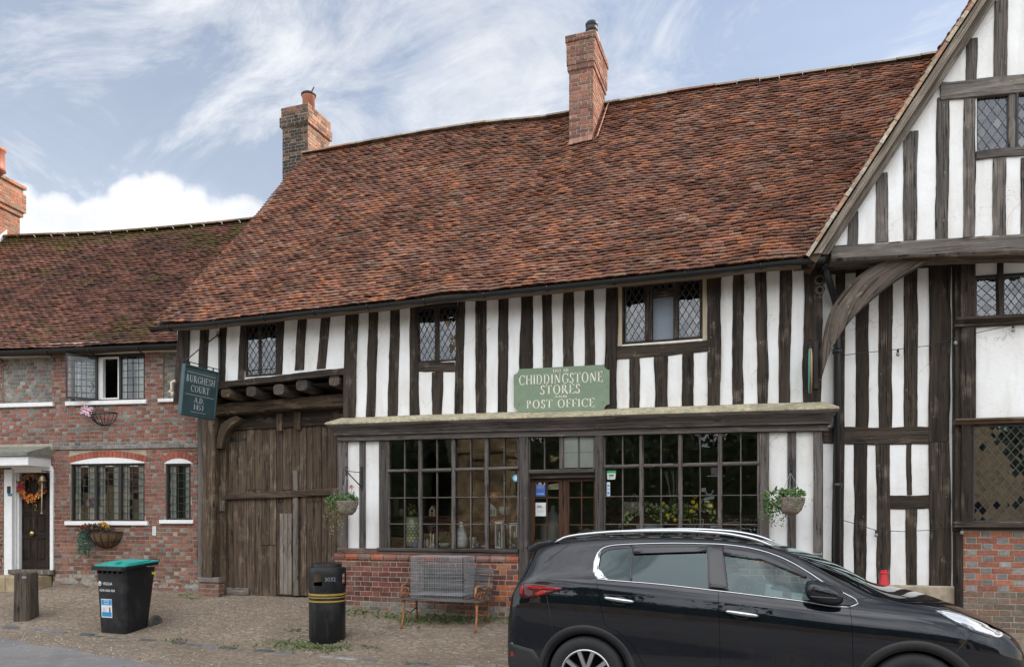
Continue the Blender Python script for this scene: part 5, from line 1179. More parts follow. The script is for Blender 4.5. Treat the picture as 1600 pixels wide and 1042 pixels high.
# bargeboards (both sides of the gable)
def along(u, z, k): return (u+k, z+slope*k)
b0 = FR.px(1270, 398, JO+.1); b1 = FR.px(1295, 397, JO+.1); b2 = FR.px(1321, 359, JO+.1); KA = UA-b0[0]
wv = (b2[0]-b0[0]); top_in = (UA, b2[1]+slope*(UA-b2[0])); top_out = (UA, b0[1]+slope*(UA-b0[0]))
def barge(poly, o0, o1, mat, n=26):
    for mir in (0, 1):
        m_ = MB(); f_ = (lambda u: u) if not mir else (lambda u: 2*UA-u)
        (A0, A1), (B0, B1) = poly; P = []; uv = []
        for k in range(n+1):
            q = k/n; pa = (A0[0]+(A1[0]-A0[0])*q, A0[1]+(A1[1]-A0[1])*q); pb = (B0[0]+(B1[0]-B0[0])*q, B0[1]+(B1[1]-B0[1])*q); jt = .012*noise.noise(Vector((q*6, o1*9, 0)))
            for (u, z), oo, t_ in ((pa, o0, -.1), (pa, o1, 0), ((pb[0]+jt, pb[1]), o1, .3), ((pb[0]+jt, pb[1]), o0, .4)): P.append(FR.w(f_(u), z, oo)); uv.append((t_, q*5.5))
        m_.add(P, [(4*k+i, 4*k+i+1, 4*k+5+i, 4*k+4+i) for k in range(n) for i in range(3)]+[(0, 1, 2, 3)], uv); m_.build('bargeboard', M[mat], gab)
barge(((b0, top_out), (b1, top_in)), JO+.0, JO+.10, 'oak_sun')
mid0 = (b0[0]*.45+b1[0]*.55, b0[1]); midt = (UA, top_out[1]*.55+top_in[1]*.45)
barge(((b0, top_out), (mid0, midt)), JO+.10, JO+.14, 'oak_sun')
# roof slopes with tiles, verge mortar
Lg = math.hypot(UA-uf, ZA-zf_)
for mir in (0, 1):
    f_ = (lambda u: u) if not mir else (lambda u: 2*UA-u); nn = (FR.a*(-slope if not mir else slope)+ZU).normalized()
    def gP(u, v, f_=f_):
        k = v/Lg*(UA-uf); return FR.w(f_(uf-.06+k), zf_-.02+slope*k+.015*noise.noise(Vector((u, v, 3))), JO+.17-u)
    m_ = MB(); P = [gP(a, b)-nn*.05 for a in (.06, 7) for b in (0, Lg+.05)]; P += [p-nn*.09 for p in P]
    m_.add(P, [(0, 1, 3, 2), (4, 6, 7, 5), (0, 4, 5, 1), (0, 2, 6, 4)]); r3 = m_.build('roof', M['oak_brown'], gab)
    m_ = MB(); tiles(m_, gP, (0, 4.2 if not mir else 1.0), Lg, lambda u, v, nn=nn: nn); m_.build('roof_tile', M['tile'], r3)
    if not mir:
        m_ = MB(); k = 0
        while k < Lg-.1:
            p0, p1 = gP(.0, k), gP(.0, k+.098); e_ = rnd.uniform(0, .012)
            m_.add([p0-nn*.035+FR.n*(.0+e_), p1-nn*.035+FR.n*e_, p1+nn*.004+FR.n*e_, p0+nn*.012+FR.n*e_, p0-nn*.035-FR.n*.2, p1-nn*.035-FR.n*.2], [(0, 1, 2, 3), (0, 4, 5, 1)], None, pick([(0.46, 0.38, 0.28), (0.36, 0.28, 0.2), (0.40, 0.24, 0.16), (0.5, 0.44, 0.35)])); k += .1
        m_.build('verge_mortar', M['brick'], r3)
m_ = MB(); q0, q1 = FR.w(-.1, 0, 0), FR.w(-.1, 0, -8); m_.quad((q0.x, q0.y, .2), (q1.x, q1.y, .2), (q1.x, q1.y, 4.9), (q0.x, q0.y, 4.9))
q0, q1 = FR.w(2*UA-uf, 0, BAY), FR.w(2*UA-uf, 0, -8); m_.quad((q0.x, q0.y, .2), (q1.x, q1.y, .2), (q1.x, q1.y, 4.9), (q0.x, q0.y, 4.9)); m_.build('side_wall', M['plaster'], gab)
# downpipe
m_ = MB(); P = [FR.w(*FR.px(1292, 400, .36), .36), FR.w(*FR.px(1292, 428, .34), .34), FR.w(*FR.px(1296, 440, .3), .3), FR.w(*FR.px(1306, 474, .08), .08), FR.w(*FR.px(1308, 490, .07), .07), FR.w(*FR.px(1308, 930, .07), .07)]
m_.tube(P, .043, 12)
for y in (549, 758): u, z = FR.px(1308, y, .07); m_.tube([FR.w(u, z-.03, .07), FR.w(u, z+.03, .07)], .057, 12)
u, z = FR.px(1292, 414, .35); m_.tube([FR.w(u, z-.06, .35), FR.w(u, z+.1, .36)], .065, 12)
dpp = m_.build('downpipe', M['gutter'], gab)
# ================================================================ lettering
def G_(th, tn):
    a = {}
    a['A'] = (.74, [('l', .04, 0, .37, 1, tn), ('l', .36, 1, .68, 0, th), ('h', .18, .55, .34), ('h', -.06, .16, .02), ('h', .55, .8, .02)])
    a['B'] = (.62, [('s', .14), ('a', .24, .76, .22, .24, -90, 90), ('a', .24, .26, .30, .26, -90, 90), ('h', .1, .26, .98), ('h', .1, .26, .52), ('h', .1, .26, .02)])
    a['C'] = (.78, [('a', .44, .5, .40, .5, 42, 318), ('l', .74, .68, .74, .98, tn)])
    a['D'] = (.80, [('s', .14), ('a', .28, .5, .44, .5, -90, 90), ('h', .1, .3, .98), ('h', .1, .3, .02)])
    a['E'] = (.60, [('s', .14), ('h', .1, .54, .98), ('l', .54, .8, .54, 1, tn), ('h', .1, .46, .52), ('h', .1, .57, .02), ('l', .57, 0, .57, .22, tn)])
    a['F'] = (.56, [('s', .14), ('h', .1, .54, .98), ('l', .54, .8, .54, 1, tn), ('h', .1, .46, .5)])
    a['G'] = (.82, [('a', .44, .5, .40, .5, 42, 318), ('l', .74, .7, .74, .98, tn), ('l', .72, .08, .72, .44, th), ('h', .56, .86, .44)])
    a['H'] = (.82, [('s', .14), ('s', .68), ('h', .14, .68, .52)])
    a['I'] = (.28, [('s', .14)])
    a['N'] = (.84, [('t', .14), ('l', .14, 1, .70, 0, th), ('t', .70)])
    a['O'] = (.86, [('a', .43, .5, .40, .5, 0, 360)])
    a['P'] = (.60, [('s', .14), ('a', .26, .74, .26, .26, -90, 90), ('h', .1, .28, .98), ('h', .1, .28, .48)])
    a['R'] = (.74, [('s', .14), ('a', .27, .74, .26, .26, -90, 90), ('h', .1, .28, .98), ('h', .1, .32, .49), ('l', .34, .5, .70, 0, th)])
    a['S'] = (.54, [('a', .27, .75, .21, .25, 25, 270), ('a', .27, .26, .23, .26, -155, 90), ('l', .46, .76, .46, .98, tn), ('l', .05, .02, .05, .26, tn)])
    a['T'] = (.70, [('s', .34), ('h', .02, .66, .98), ('l', .03, .78, .03, 1, tn), ('l', .65, .78, .65, 1, tn)])
    a['U'] = (.80, [('l', .14, .3, .14, 1, th), ('a', .39, .3, .25, .3, 180, 360), ('l', .64, .3, .64, 1, tn), ('h', .02, .28, .98), ('h', .52, .76, .98)])
    a['1'] = (.34, [('s', .18), ('l', .04, .82, .18, 1, tn)])
    a['3'] = (.50, [('a', .22, .75, .2, .25, -90, 150), ('a', .22, .27, .24, .27, -150, 90)])
    a['4'] = (.60, [('l', .42, 1, .02, .32, tn), ('h', .02, .58, .32), ('s', .42)])
    a['5'] = (.50, [('h', .1, .44, .97), ('l', .1, 1, .08, .54, tn), ('a', .2, .31, .24, .31, -150, 120)])
    a['.'] = (.2, [('l', .1, 0, .1, .12, th)]); a[' '] = (.36, [])
    return a
GL = G_(.15, .065)
def serif(mb, fn, text, x0, z0, h, th=.15, tn=.065, width=None, col=(1, 1, 1)):
    """capitals drawn as strokes; fn(x, z) -> world; centred on x0"""
    adv = [(GL[c][0]+.10) for c in text]; tot = sum(adv)*h; sx = (width/tot) if width else 1.0
    x = x0-(tot*sx)/2
    def P(cx, a, b): return fn(x+a*h*sx, z0+b*h)
    def poly(pts): mb.add([P(0, *p) for p in pts], [tuple(range(len(pts)))], None, col)
    for c, ad in zip(text, adv):
        for st in GL[c][1]:
            if st[0] in 'st':
                q = (th if st[0] == 's' else tn)/2; X = st[1]
                poly([(X-q, 0), (X+q, 0), (X+q, 1), (X-q, 1)])
                for e in (0, 1): y = .035 if e == 0 else .965; poly([(X-q-.07, y-.03), (X+q+.07, y-.03), (X+q+.07, y+.03), (X-q-.07, y+.03)])
            elif st[0] == 'h': poly([(st[1], st[3]-tn/2), (st[2], st[3]-tn/2), (st[2], st[3]+tn/2), (st[1], st[3]+tn/2)])
            elif st[0] == 'l':
                _, a, b, cc, d, t_ = st; dx, dy = cc-a, d-b; L = math.hypot(dx, dy); nx_, ny_ = -dy/L*t_/2, dx/L*t_/2
                poly([(a-nx_, b-ny_), (cc-nx_, d-ny_), (cc+nx_, d+ny_), (a+nx_, b+ny_)])
            elif st[0] == 'a':
                _, cx_, cy_, rx, ry, q0, q1 = st; n = max(6, int(abs(q1-q0)/15)); A, B = [], []
                for k in range(n+1):
                    q = R(q0+(q1-q0)*k/n); t_ = tn+(th-tn)*abs(math.cos(q)); A.append((cx_+rx*math.cos(q), cy_+ry*math.sin(q))); B.append((cx_+(rx-t_)*math.cos(q), cy_+(ry-tn)*math.sin(q)))
                for k in range(n): poly([A[k], A[k+1], B[k+1], B[k]])
        x += ad*h*sx
def sans(name, text, Mx, size, mat, parent, spacing=1.0, sxy=1.0):
    cu = bpy.data.curves.new(name, 'FONT'); cu.body = text; cu.size = size; cu.align_x = 'CENTER'; cu.align_y = 'CENTER'; cu.space_character = spacing; cu.resolution_u = 3; cu.extrude = 0.0006
    ob = bpy.data.objects.new('tmp', cu); COL.objects.link(ob); dg = bpy.context.evaluated_depsgraph_get(); dg.update()
    me = bpy.data.meshes.new_from_object(ob.evaluated_get(dg)); bpy.data.objects.remove(ob); bpy.data.curves.remove(cu)
    root = parent
    while root.parent is not None: root = root.parent
    me.transform(Matrix.Translation(-root.location) @ Mx @ Matrix.Diagonal((sxy, 1, 1, 1))); me.materials.clear(); me.materials.append(mat)
    o = bpy.data.objects.new(name, me); COL.objects.link(o); o.parent = parent; return o
def wallM(F, u, z, o):
    m = Matrix.Identity(4); a, n = F.a, F.n
    for i in range(3): m[i][0] = a[i]; m[i][1] = ZU[i]; m[i][2] = n[i]; m[i][3] = F.w(u, z, o)[i]
    return m
inkw = plain('cream_sign_paint', (0.72, 0.68, 0.56), .6, var=.08, bump=0)
# ---- green shop board
bd = thing('shop_sign', FM.w(FM.u(877), FM.z(877, 605), 0.05), 'sage green board with notched corners and cream lettering above the shop door', 'sign')
zL0, zR0, zL1, zR1 = FM.z(802, 644, .06), FM.z(952, 640, .06), FM.z(802, 577, .06), FM.z(952, 569, .06); a, b = FM.u(802.5, .06), FM.u(952, .06)
def bp(x, z): f = (x-a)/(b-a); return (x, (zL0*(1-f)+zR0*f)*(1-z)+(zL1*(1-f)+zR1*f)*z)
rr = .075; hh = zL1-zL0; pts = []
for (cx_, cz_, q0) in ((b, 0, 180), (b, 1, 270), (a, 1, 0), (a, 0, 90)):
    for k in range(7):
        q = R(q0-90*k/6) if True else 0
        pts.append(bp(cx_+rr*math.cos(q)*(1), cz_+rr*math.sin(q)/hh))
m2 = MB(); m2.prism(FM, pts, .02, .055); g = plain('sage_green_paint', (0.17, 0.235, 0.15), .55, var=.14, scale=7, bump=.08); m2.build('board', g, bd)
m2 = MB(); fn = lambda x, z: FM.w(*bp(x, z), .058)
def line(text, x0, x1, y, h): serif(m2, fn, text, (FM.u(x0, .06)+FM.u(x1, .06))/2, y, h, width=(FM.u(x1, .06)-FM.u(x0, .06)))
fn0 = fn
def rowl(text, x0, x1, zf0, zf1, th=.15, tn=.065):
    hf = (zf1-zf0)*hh; cxm = (FM.u(x0, .06)+FM.u(x1, .06))/2
    serif(m2, lambda x, z: FM.w(*bp(x, zf0+z/hh), .058), text, cxm, 0, hf, width=FM.u(x1, .06)-FM.u(x0, .06), th=th, tn=tn)
rowl('1453 AD', 864, 889, .885, .955, .2, .1); rowl('CHIDDINGSTONE', 810.5, 943, .62, .855); rowl('STORES', 844, 908, .385, .60); rowl('AND', 866, 887, .30, .36, .2, .1); rowl('POST OFFICE', 822.5, 930.5, .075, .27)
m2.build('lettering', inkw, bd)
m2 = MB()
for fx, fz in ((.06, .17), (.94, .17), (.06, .83), (.94, .83), (.985, .5)): u, z = bp(a+(b-a)*fx, fz); m2.lathe(wallM(FM, u, z, .054), [(.008, 0), (.006, .005), (0, .006)], 8)
m2.build('screw', M['iron'], bd)
# ---- hanging sign at right angles to the wall
class Lean(Frame):
    def w(s, u, z, o=0.0): return Frame.w(s, u, z, o+s.k*(z-s.zt))
FS = Lean(-8.83, 0, 90); FS.k, FS.zt = 0.11, 0
u0, zt0 = FS.px.__func__(FS, 287.5, 568); u1, zt1 = FS.px.__func__(FS, 341, 582); zb1 = FS.px.__func__(FS, 334, 655)[1]; FS.zt = zt1
hs = thing('hanging_sign', (-8.83, -0.45, zb1), 'dark teal hanging sign lettered in white, on an iron bracket beside the gate', 'sign')
teal = plain('teal_sign_paint', (0.05, 0.095, 0.105), .5, var=.2, scale=8, bump=.1)
zt_ = (zt0+zt1)/2; H_ = zt_-zb1; m2 = MB(); m2.box(FS, u0+.03, u1-.03, zb1+.03, zt_-.03, -.02, .012)
for q in ((u0, u1, zb1, zb1+.03), (u0, u1, zt_-.03, zt_), (u0, u0+.03, zb1+.03, zt_-.03), (u1-.03, u1, zb1+.03, zt_-.03)): m2.box(FS, *q, -.04, .03, e=.006)
m2.build('board', teal, hs); m2 = MB(); um = (u0+u1)/2; W_ = u1-u0
fnS = lambda x, z: FS.w(x, z, .0145)
serif(m2, fnS, 'BURGHESH', um, zb1+H_*.675, H_*.135, width=W_*.84); serif(m2, fnS, 'COURT', um, zb1+H_*.49, H_*.135, width=W_*.55); serif(m2, fnS, 'A.D.', um, zb1+H_*.285, H_*.105, width=W_*.30, th=.17, tn=.08); serif(m2, fnS, '1453', um, zb1+H_*.145, H_*.105, width=W_*.30, th=.17, tn=.08)
for q, x_ in ((.865, .42), (.425, .42), (.09, .22)): m2.add([fnS(um-W_*x_, zb1+H_*q), fnS(um+W_*x_, zb1+H_*q), fnS(um+W_*x_, zb1+H_*q+.006), fnS(um-W_*x_, zb1+H_*q+.006)], [(0, 1, 2, 3)])
m2.build('lettering', plain('white_sign_paint', (.62, .64, .62), .6, var=.1, bump=0), hs)
m2 = MB(); zb = zt_+.05; FB = Frame(-8.83, 0, 90); zd = FM.z(343, 524)
m2.tube([FB.w(u0-.02, zb), FB.w(-.0, zb)], .009, 6); m2.tube([FB.w(u0+.03, zb), FB.w((u0)*.6, zb+(zd-zb)*.42), FB.w(-.03, zd+.02)], .009, 6)
m2.tube([FB.w(-.03+.045*math.cos(q)-.02, zd-.0+.05*math.sin(q)) for q in [k*.6 for k in range(9)]], .007, 6); m2.tube([FB.w(u0-.02+.03*math.cos(q), zb+.03+.03*math.sin(q)) for q in [k*.7-1.5 for k in range(8)]], .007, 6)
for u in (u0+.12, u1-.12): m2.tube([FB.w(u, zb), FB.w(u, zt_-.01)], .012, 6)
m2.box(FM, -8.83-.02, -8.83+.02, zd-.62, zd+.03, .02, .035); m2.build('bracket', M['iron'], hs)
# ---- round sign seen edge-on at the right hand corner post
xq = FM.u(1266, .25); rs = thing('projecting_sign', (xq, -.3, FM.z(1266, 615, .25)), 'round green and orange projecting sign seen edge on at the right corner post', 'sign')
zc_ = FM.z(1266, 580, .28); m2 = MB(); m2.lathe(Matrix.Translation((xq-.012, -.30, zc_)) @ Matrix.Rotation(R(90), 4, 'Y'), [(0, -.008), (.265, -.008), (.275, -.005), (.275, .004)], 40, col=(.05, .30, .24)); m2.lathe(Matrix.Translation((xq+.01, -.30, zc_)) @ Matrix.Rotation(R(90), 4, 'Y'), [(.275, -.012), (.275, .000), (.262, .004), (0, .004)], 40, col=(.50, .22, .09)); m2.build('disc', M['col'], rs)
m2 = MB(); m2.box(FM, FM.u(1271), FM.u(1278), FM.z(1275, 608), FM.z(1275, 535), .032, .06); m2.tube([(xq, -.02, zc_+.36), (xq, -.32, zc_+.3), (xq, -.34, zc_+.27)], .01, 6); m2.tube([(xq, -.03, zc_+.45), (xq, -.3, zc_+.3)], .008, 6); m2.build('bracket', M['iron'], rs)
# ---- iron key-like ornament under the gutter end
u, z = FM.px(1281, 450, .04); orn = thing('iron_ornament', FM.w(u, z-.2, .05), 'pale iron scroll ornament fixed high on the right corner post', 'ornament'); m2 = MB()
for dz_, r_ in ((.10, .055), (-.03, .045)): m2.tube([FM.w(u+r_*math.cos(q), z+dz_+r_*math.sin(q), .05) for q in [6.283*k/12 for k in range(12)]], .018, 6, closed=True)
m2.tube([FM.w(u, z-.08, .05), FM.w(u, z-.17, .05)], .012, 6); m2.tube([FM.w(u-.03, z-.12, .05), FM.w(u+.03, z-.12, .05)], .012, 6); m2.build('scroll', plain('pale_iron', (.09, .075, .06), .8), orn)
# ---- festoon lights on the gabled house
bulb = plain('clear_bulb', (.22, .22, .21), .15, var=0, bump=0)
for nm, lab, pts, bs in (('light_string', 'slack wire of small bulbs slung across the gabled house under its upper window', [(1313, 556), (1340, 552), (1372, 549), (1400, 546), (1452, 540), (1492, 528), (1540, 517), (1583, 508), (1640, 503)], [(1403, 546), (1493, 528), (1583, 508)]),
                    ('light_string', 'thin sagging wire across the lower studs of the gabled house', [(1316, 812), (1340, 819), (1368, 828), (1410, 830), (1452, 828), (1492, 821), (1510, 824)], [(1369, 828), (1503, 824)])):
    u, z = FR.px(*pts[0], .07); ls = thing(nm, FR.w(u, z, .07), lab, 'light string', 'festoon wires on the gabled house'); m2 = MB(); m2.tube([FR.w(*FR.px(x, y, .09+.1*(x > 1492)), .09+.1*(x > 1492)) for x, y in pts], .0045, 5); m2.build('wire', M['iron'], ls)
    for x, y in bs:
        oo = .09+.1*(x > 1492); p = FR.w(*FR.px(x, y, oo), oo); m2 = MB(); m2.lathe(p, [(.014, 0), (.014, -.035)], 8); ob = m2.build('lamp_holder', M['iron'], ls); m2 = MB(); m2.lathe(p+Vector((0, 0, -.035)), [(.012, 0), (.022, -.025), (.018, -.045), (0, -.052)], 10); m2.build('bulb', bulb, ls)
# ================================================================ street furniture
# ---- wheelie bin
GA, GB = onground(157, 986), onground(196, 991)
ang = math.atan2(GB.y-GA.y, GB.x-GA.x)
wb_ = thing('wheelie_bin', GB, 'black wheelie bin with turquoise lid and white lettering on the pavement', 'wheelie bin')
side = onground(231, 979)-GB; cang = math.atan2(side.y, side.x)
ax = Vector((math.cos(cang-R(90)), math.sin(cang-R(90)), 0)); ay = Vector((math.cos(cang), math.sin(cang), 0))   # ax: along front to the right, ay: depth
BH = 0.98; Wb, Db, Wt, Dt = .52, .42, .59, .57
def bpnt(x, y, z): return GB - ax*0.0 + ax*x + ay*y + ZU*z     # x in [-W,0]
bt_ = NT('black_bin_plastic'); bv_ = bt_.vec('Pos'); bn_ = bt_.noise(bv_, 4.5, 6, .7); bs_ = bt_.noise(bt_.vec('Pos', (9, 9, 1.2)), 1.6, 5, .65); bc_ = bt_.mix(bt_.ramp(bn_, [(.5, 0), (.72, .5)]), (.011, .012, .0135), (.055, .046, .036)); bc_ = bt_.mix(bt_.ramp(bs_, [(.58, 0), (.7, .35)]), bc_, (.09, .08, .065)); bt_.bump(bn_, .12, .01); blkp = bt_.out(bc_, bt_.ramp(bn_, [(.4, .3), (.65, .62)]), 0, .35)
m2 = MB(); rings = []
for z, f_ in ((0, 0), (.02, 0.0), (.3, .3), (BH-.1, .93), (BH-.02, 1.0)):
    w_ = Wb+(Wt-Wb)*f_; d_ = Db+(Dt-Db)*f_; cr = .05; cxm = -Wb/2; y0 = -.04*f_; ring = []
    for (sx_, sy_, q0) in ((-1, 0, 180), (1, 0, 270), (1, 1, 0), (-1, 1, 90)):
        for k in range(5):
            q = R(q0+90*k/4); ring.append(bpnt(cxm+sx_*(w_/2-cr)+cr*math.cos(q), y0+(cr if sy_ == 0 else d_-cr)+cr*math.sin(q), z))
    rings.append(ring)
P = [p for r_ in rings for p in r_]; n_ = 20
m2.add(P, [(j*n_+k, j*n_+(k+1) % n_, (j+1)*n_+(k+1) % n_, (j+1)*n_+k) for j in range(4) for k in range(n_)]+[tuple(range(n_))], None, (1, 1, 1), True)
m2.build('body', blkp, wb_, autos=40)
rim = MB(); w_, d_ = Wt+.09, Dt+.06
def rbox(mb, x0, x1, y0, y1, z0, z1, zs=0.0, cr=.03, col=(1, 1, 1)):
    P = []
    for z in (z0, z1):
        for (sx_, sy_, q0) in ((0, 0, 180), (1, 0, 270), (1, 1, 0), (0, 1, 90)):
            for k in range(5): q = R(q0+90*k/4); x = (x0+cr if sx_ == 0 else x1-cr)+cr*math.cos(q); y = (y0+cr if sy_ == 0 else y1-cr)+cr*math.sin(q); P.append(bpnt(x, y, z+zs*(y-y0)/(y1-y0)))
    mb.add(P, [(k, (k+1) % 20, 20+(k+1) % 20, 20+k) for k in range(20)]+[tuple(range(19, -1, -1)), tuple(range(20, 40))], None, col)
rbox(rim, -Wb/2-w_/2, -Wb/2+w_/2, -.085, -.085+d_, BH-.03, BH+.012, .05); rbox(rim, -Wb/2-w_/2+.015, -Wb/2+w_/2-.015, -.11, -.05, BH-.045, BH-.005, 0)
for k in range(5): rbox(rim, -Wb/2-.2+.1*k-.012, -Wb/2-.2+.1*k+.012, -.09, -.03, BH-.09, BH-.03, 0, .008)
rim.build('rim', blkp, wb_); m2 = MB(); lid = plain('turquoise_plastic', (0.02, 0.36, 0.31), .4, var=.12, scale=6, bump=.05)
rbox(m2, -Wb/2-w_/2+.02, -Wb/2+w_/2-.02, -.05, -.05+d_, BH+.014, BH+.032, .05); rbox(m2, -Wb/2-w_/2+.07, -Wb/2+w_/2-.07, .02, d_-.16, BH+.032, BH+.055, .04, .05); rbox(m2, -Wb/2-.10, -Wb/2+.10, -.03, .10, BH+.034, BH+.07, .01, .03)
lidc = m2.build('lid', lid, wb_); m2 = MB(); m2.tube([bpnt(-Wb/2-.24, d_-.04, BH+.05), bpnt(-Wb/2-.24, d_+.01, BH+.075), bpnt(-Wb/2+.24, d_+.01, BH+.075), bpnt(-Wb/2+.24, d_-.04, BH+.05)], .014, 8); m2.build('handle', blkp, wb_)
rub = plain('wheel_rubber', (.075, .07, .062), .8, var=.3)
for sx_ in (1, -1):
    c_ = bpnt(-Wb/2+sx_*(Wb/2+.03), Db+.10, .115); Mx = Matrix.Translation(c_) @ Matrix(((ax.x, ay.x, 0, 0), (ax.y, ay.y, 0, 0), (0, 0, 1, 0), (0, 0, 0, 1))) @ Matrix.Rotation(R(90), 4, 'Y')
    m2 = MB(); m2.lathe(Mx, [(.07, -.025), (.108, -.025), (.115, -.012), (.115, .012), (.108, .025), (.07, .025), (.062, .012), (.025, .012), (.025, .03), (0, .03)], 26); m2.build('wheel', rub, wb_, autos=35)
slope_ = -(.04)/BH
def binface(x, z): return bpnt(x, -.04*min(1, z/BH)-.0035, z)
def binM(x, z):
    up = (binface(x, z+.1)-binface(x, z)).normalized(); nn = ax.cross(up).normalized(); m = Matrix.Identity(4)
    for i in range(3): m[i][0] = ax[i]; m[i][1] = up[i]; m[i][2] = nn[i]; m[i][3] = binface(x, z)[i]
    return m
wink = plain('white_print', (.75, .76, .76), .5, var=.05, bump=0)
sans('lettering', 'VEOLIA', binM(-Wb/2-.06, .735), .056, wink, wb_); sans('lettering', '0345 6060 460', binM(-Wb/2-.07, .635), .05, wink, wb_)
m2 = MB(); c_ = (-Wb/2-.215, .735)
m2.tube([binface(c_[0]+.026*math.cos(q), c_[1]+.03*math.sin(q)) for q in [6.283*k/14 for k in range(14)]], .006, 5, closed=True); m2.add([binface(c_[0], c_[1]+.045), binface(c_[0]-.018, c_[1]+.01), binface(c_[0], c_[1]-.012), binface(c_[0]+.018, c_[1]+.01)], [(0, 1, 2, 3)]); m2.build('emblem', wink, wb_)
m2 = MB(); sx0, sx1 = -Wb/2-.20, -Wb/2+.015
def stq(x0, x1, z0, z1, col, k=.001): m2.add([binface(x0, z0)-ay*k, binface(x1, z0)-ay*k, binface(x1, z1)-ay*k, binface(x0, z1)-ay*k], [(0, 1, 2, 3)], None, col)
stq(sx0, sx1, .235, .51, (.72, .74, .75)); stq(sx0+.006, sx1-.006, .42, .50, (.02, .26, .55), .002); stq(sx0+.012, sx1-.012, .25, .315, (.02, .26, .55), .002); stq(sx0+.03, sx0+.07, .315, .385, (.55, .57, .66), .003); stq(sx1-.06, sx1-.03, .31, .39, (.1, .12, .12), .003); stq(sx0+.075, sx0+.105, .32, .375, (.62, .64, .6), .003)
m2.build('sticker', M['col'], wb_); sans('sticker_lettering', 'MIXED\nGLASS', binM(-Wb/2-.092, .462) @ Matrix.Translation((0, 0, .003)), .036, wink, wb_)
m2 = MB(); q0 = bpnt(.036, Dt*.78, BH-.12); m2.add([q0, q0+ay*.07-ZU*.02, q0+ay*.07+ZU*.02, q0+ZU*.035], [(0, 1, 2, 3)], None, (.7, .5, .03)); m2.build('yellow_tag', M['col'], wb_)
# ---- round litter bin
lbp = onground(511.5, 999); k_ = 1.0; lt = thing('litter_bin', lbp, 'round black litter bin with gold bands and hooded top in front of the wooden gate', 'litter bin')
d_ = (lbp-CAM).dot(VD); RBn = 28.0/FPX*d_; HBn = (1000-880)/FPX*d_
m2 = MB(); m2.lathe(lbp, [(RBn*.94, -.02), (RBn*.97, .02), (RBn, .04), (RBn, HBn*.60), (RBn*.97, HBn*.64)], 40); m2.build('body', blkp, lt, autos=40)
gold = plain('gold_band_paint', (.42, .28, .05), .45, var=.2)
for f_, t_ in ((.515, .011), (.565, .007), (.60, .013)): m2 = MB(); m2.lathe(lbp+ZU*HBn*f_, [(RBn*1.0, -t_), (RBn*1.022, -t_*.7), (RBn*1.022, t_*.7), (RBn*1.0, t_)], 40); m2.build('band', gold, lt, autos=40)
m2 = MB(); n_ = 64; zs_ = [HBn*f_ for f_ in (.63, .68, .72, .87, .92, .945)]; rs_ = [1.0, 1.03, 1.03, 1.03, 1.03, .99]; P = []
for z, r_ in zip(zs_, rs_):
    for k in range(n_): q = 6.2832*k/n_; P.append(lbp+Vector((RBn*r_*math.cos(q), RBn*r_*math.sin(q), z)))
facing = math.atan2(CAM.y-lbp.y, CAM.x-lbp.x)
def open_(k):
    q = (2*math.pi*(k+.5)/n_-facing+math.pi) % (2*math.pi)-math.pi
    return any(abs(((q-c_+math.pi) % (2*math.pi))-math.pi) < h_ for c_, h_ in ((-.51, .25), (1.2, .3), (-2.63, .36), (2.3, .3)))
m2.add(P, [(j*n_+k, j*n_+(k+1) % n_, (j+1)*n_+(k+1) % n_, (j+1)*n_+k) for j in range(5) for k in range(n_) if not (j == 2 and open_(k))], None, (1, 1, 1), True)
m2.lathe(lbp, [(RBn*.99, HBn*.945), (RBn*.80, HBn*.95), (RBn*.78, HBn*.99), (RBn*.72, HBn), (0, HBn*1.0)], 40)
m2.build('hood', blkp, lt, autos=40)
m2 = MB(); m2.lathe(lbp+ZU*HBn*.74, [(0, 0), (RBn*.9, .0)], 30); m2.build('liner', M['dark'], lt)
q = facing+.14; nv = Vector((math.cos(q), math.sin(q), 0)); tv = Vector((-nv.y, nv.x, 0)); m = Matrix.Identity(4)
for i in range(3): m[i][0] = tv[i]; m[i][1] = ZU[i]; m[i][2] = nv[i]; m[i][3] = (lbp+nv*(RBn*1.035)+ZU*HBn*.80)[i]
sans('lettering', '3032', m, .075, plain('chalk', (.25, .27, .28), .8, bump=0), lt)
# ---- timber bollard
bp_ = onground(41, 966); bl = thing('bollard', bp_, 'stout weathered square timber post at the left edge of the pavement', 'bollard'); d_ = (bp_-CAM).dot(VD); wv = 31/FPX*d_; hv = 72/FPX*d_
m2 = MB(); Fb = Frame(bp_.x, bp_.y, 16).moved(0, 0)
rows = [(-.1, 0, 0)]; n_ = 10; P = []; uv = []; zs_ = [-.1]+[hv*.98*k/8 for k in range(9)]+[hv]
for j, z in enumerate(zs_):
    s_ = (1.03-.06*max(z, 0)/hv)*(0.93 if j == len(zs_)-1 else 1)
    for k, (x, y) in enumerate(((-.36, -.5), (.36, -.5), (.5, -.36), (.5, .36), (.36, .5), (-.36, .5), (-.5, .36), (-.5, -.36))):
        P.append(Fb.w(x*wv*.86*s_+.006*noise.noise(Vector((z*4, k, 0))), bp_.z+z, -y*wv*.86*s_+.006*noise.noise(Vector((z*4, k, 8))))); uv.append((k*.09, z))
m2.add(P, [(j*8+k, j*8+(k+1) % 8, (j+1)*8+(k+1) % 8, (j+1)*8+k) for j in range(len(zs_)-1) for k in range(8)]+[tuple(range((len(zs_)-1)*8, len(zs_)*8))], uv); m2.build('post', timber('bollard_oak', (.06, .05, .038), (.13, .105, .08), (.22, .19, .15), .4), bl)
m2 = MB(); m2.box(Fb, .03, .10, bp_.z+hv*.89, bp_.z+hv*.93, wv*.43, wv*.445); m2.build('plate', M['steel'], bl)
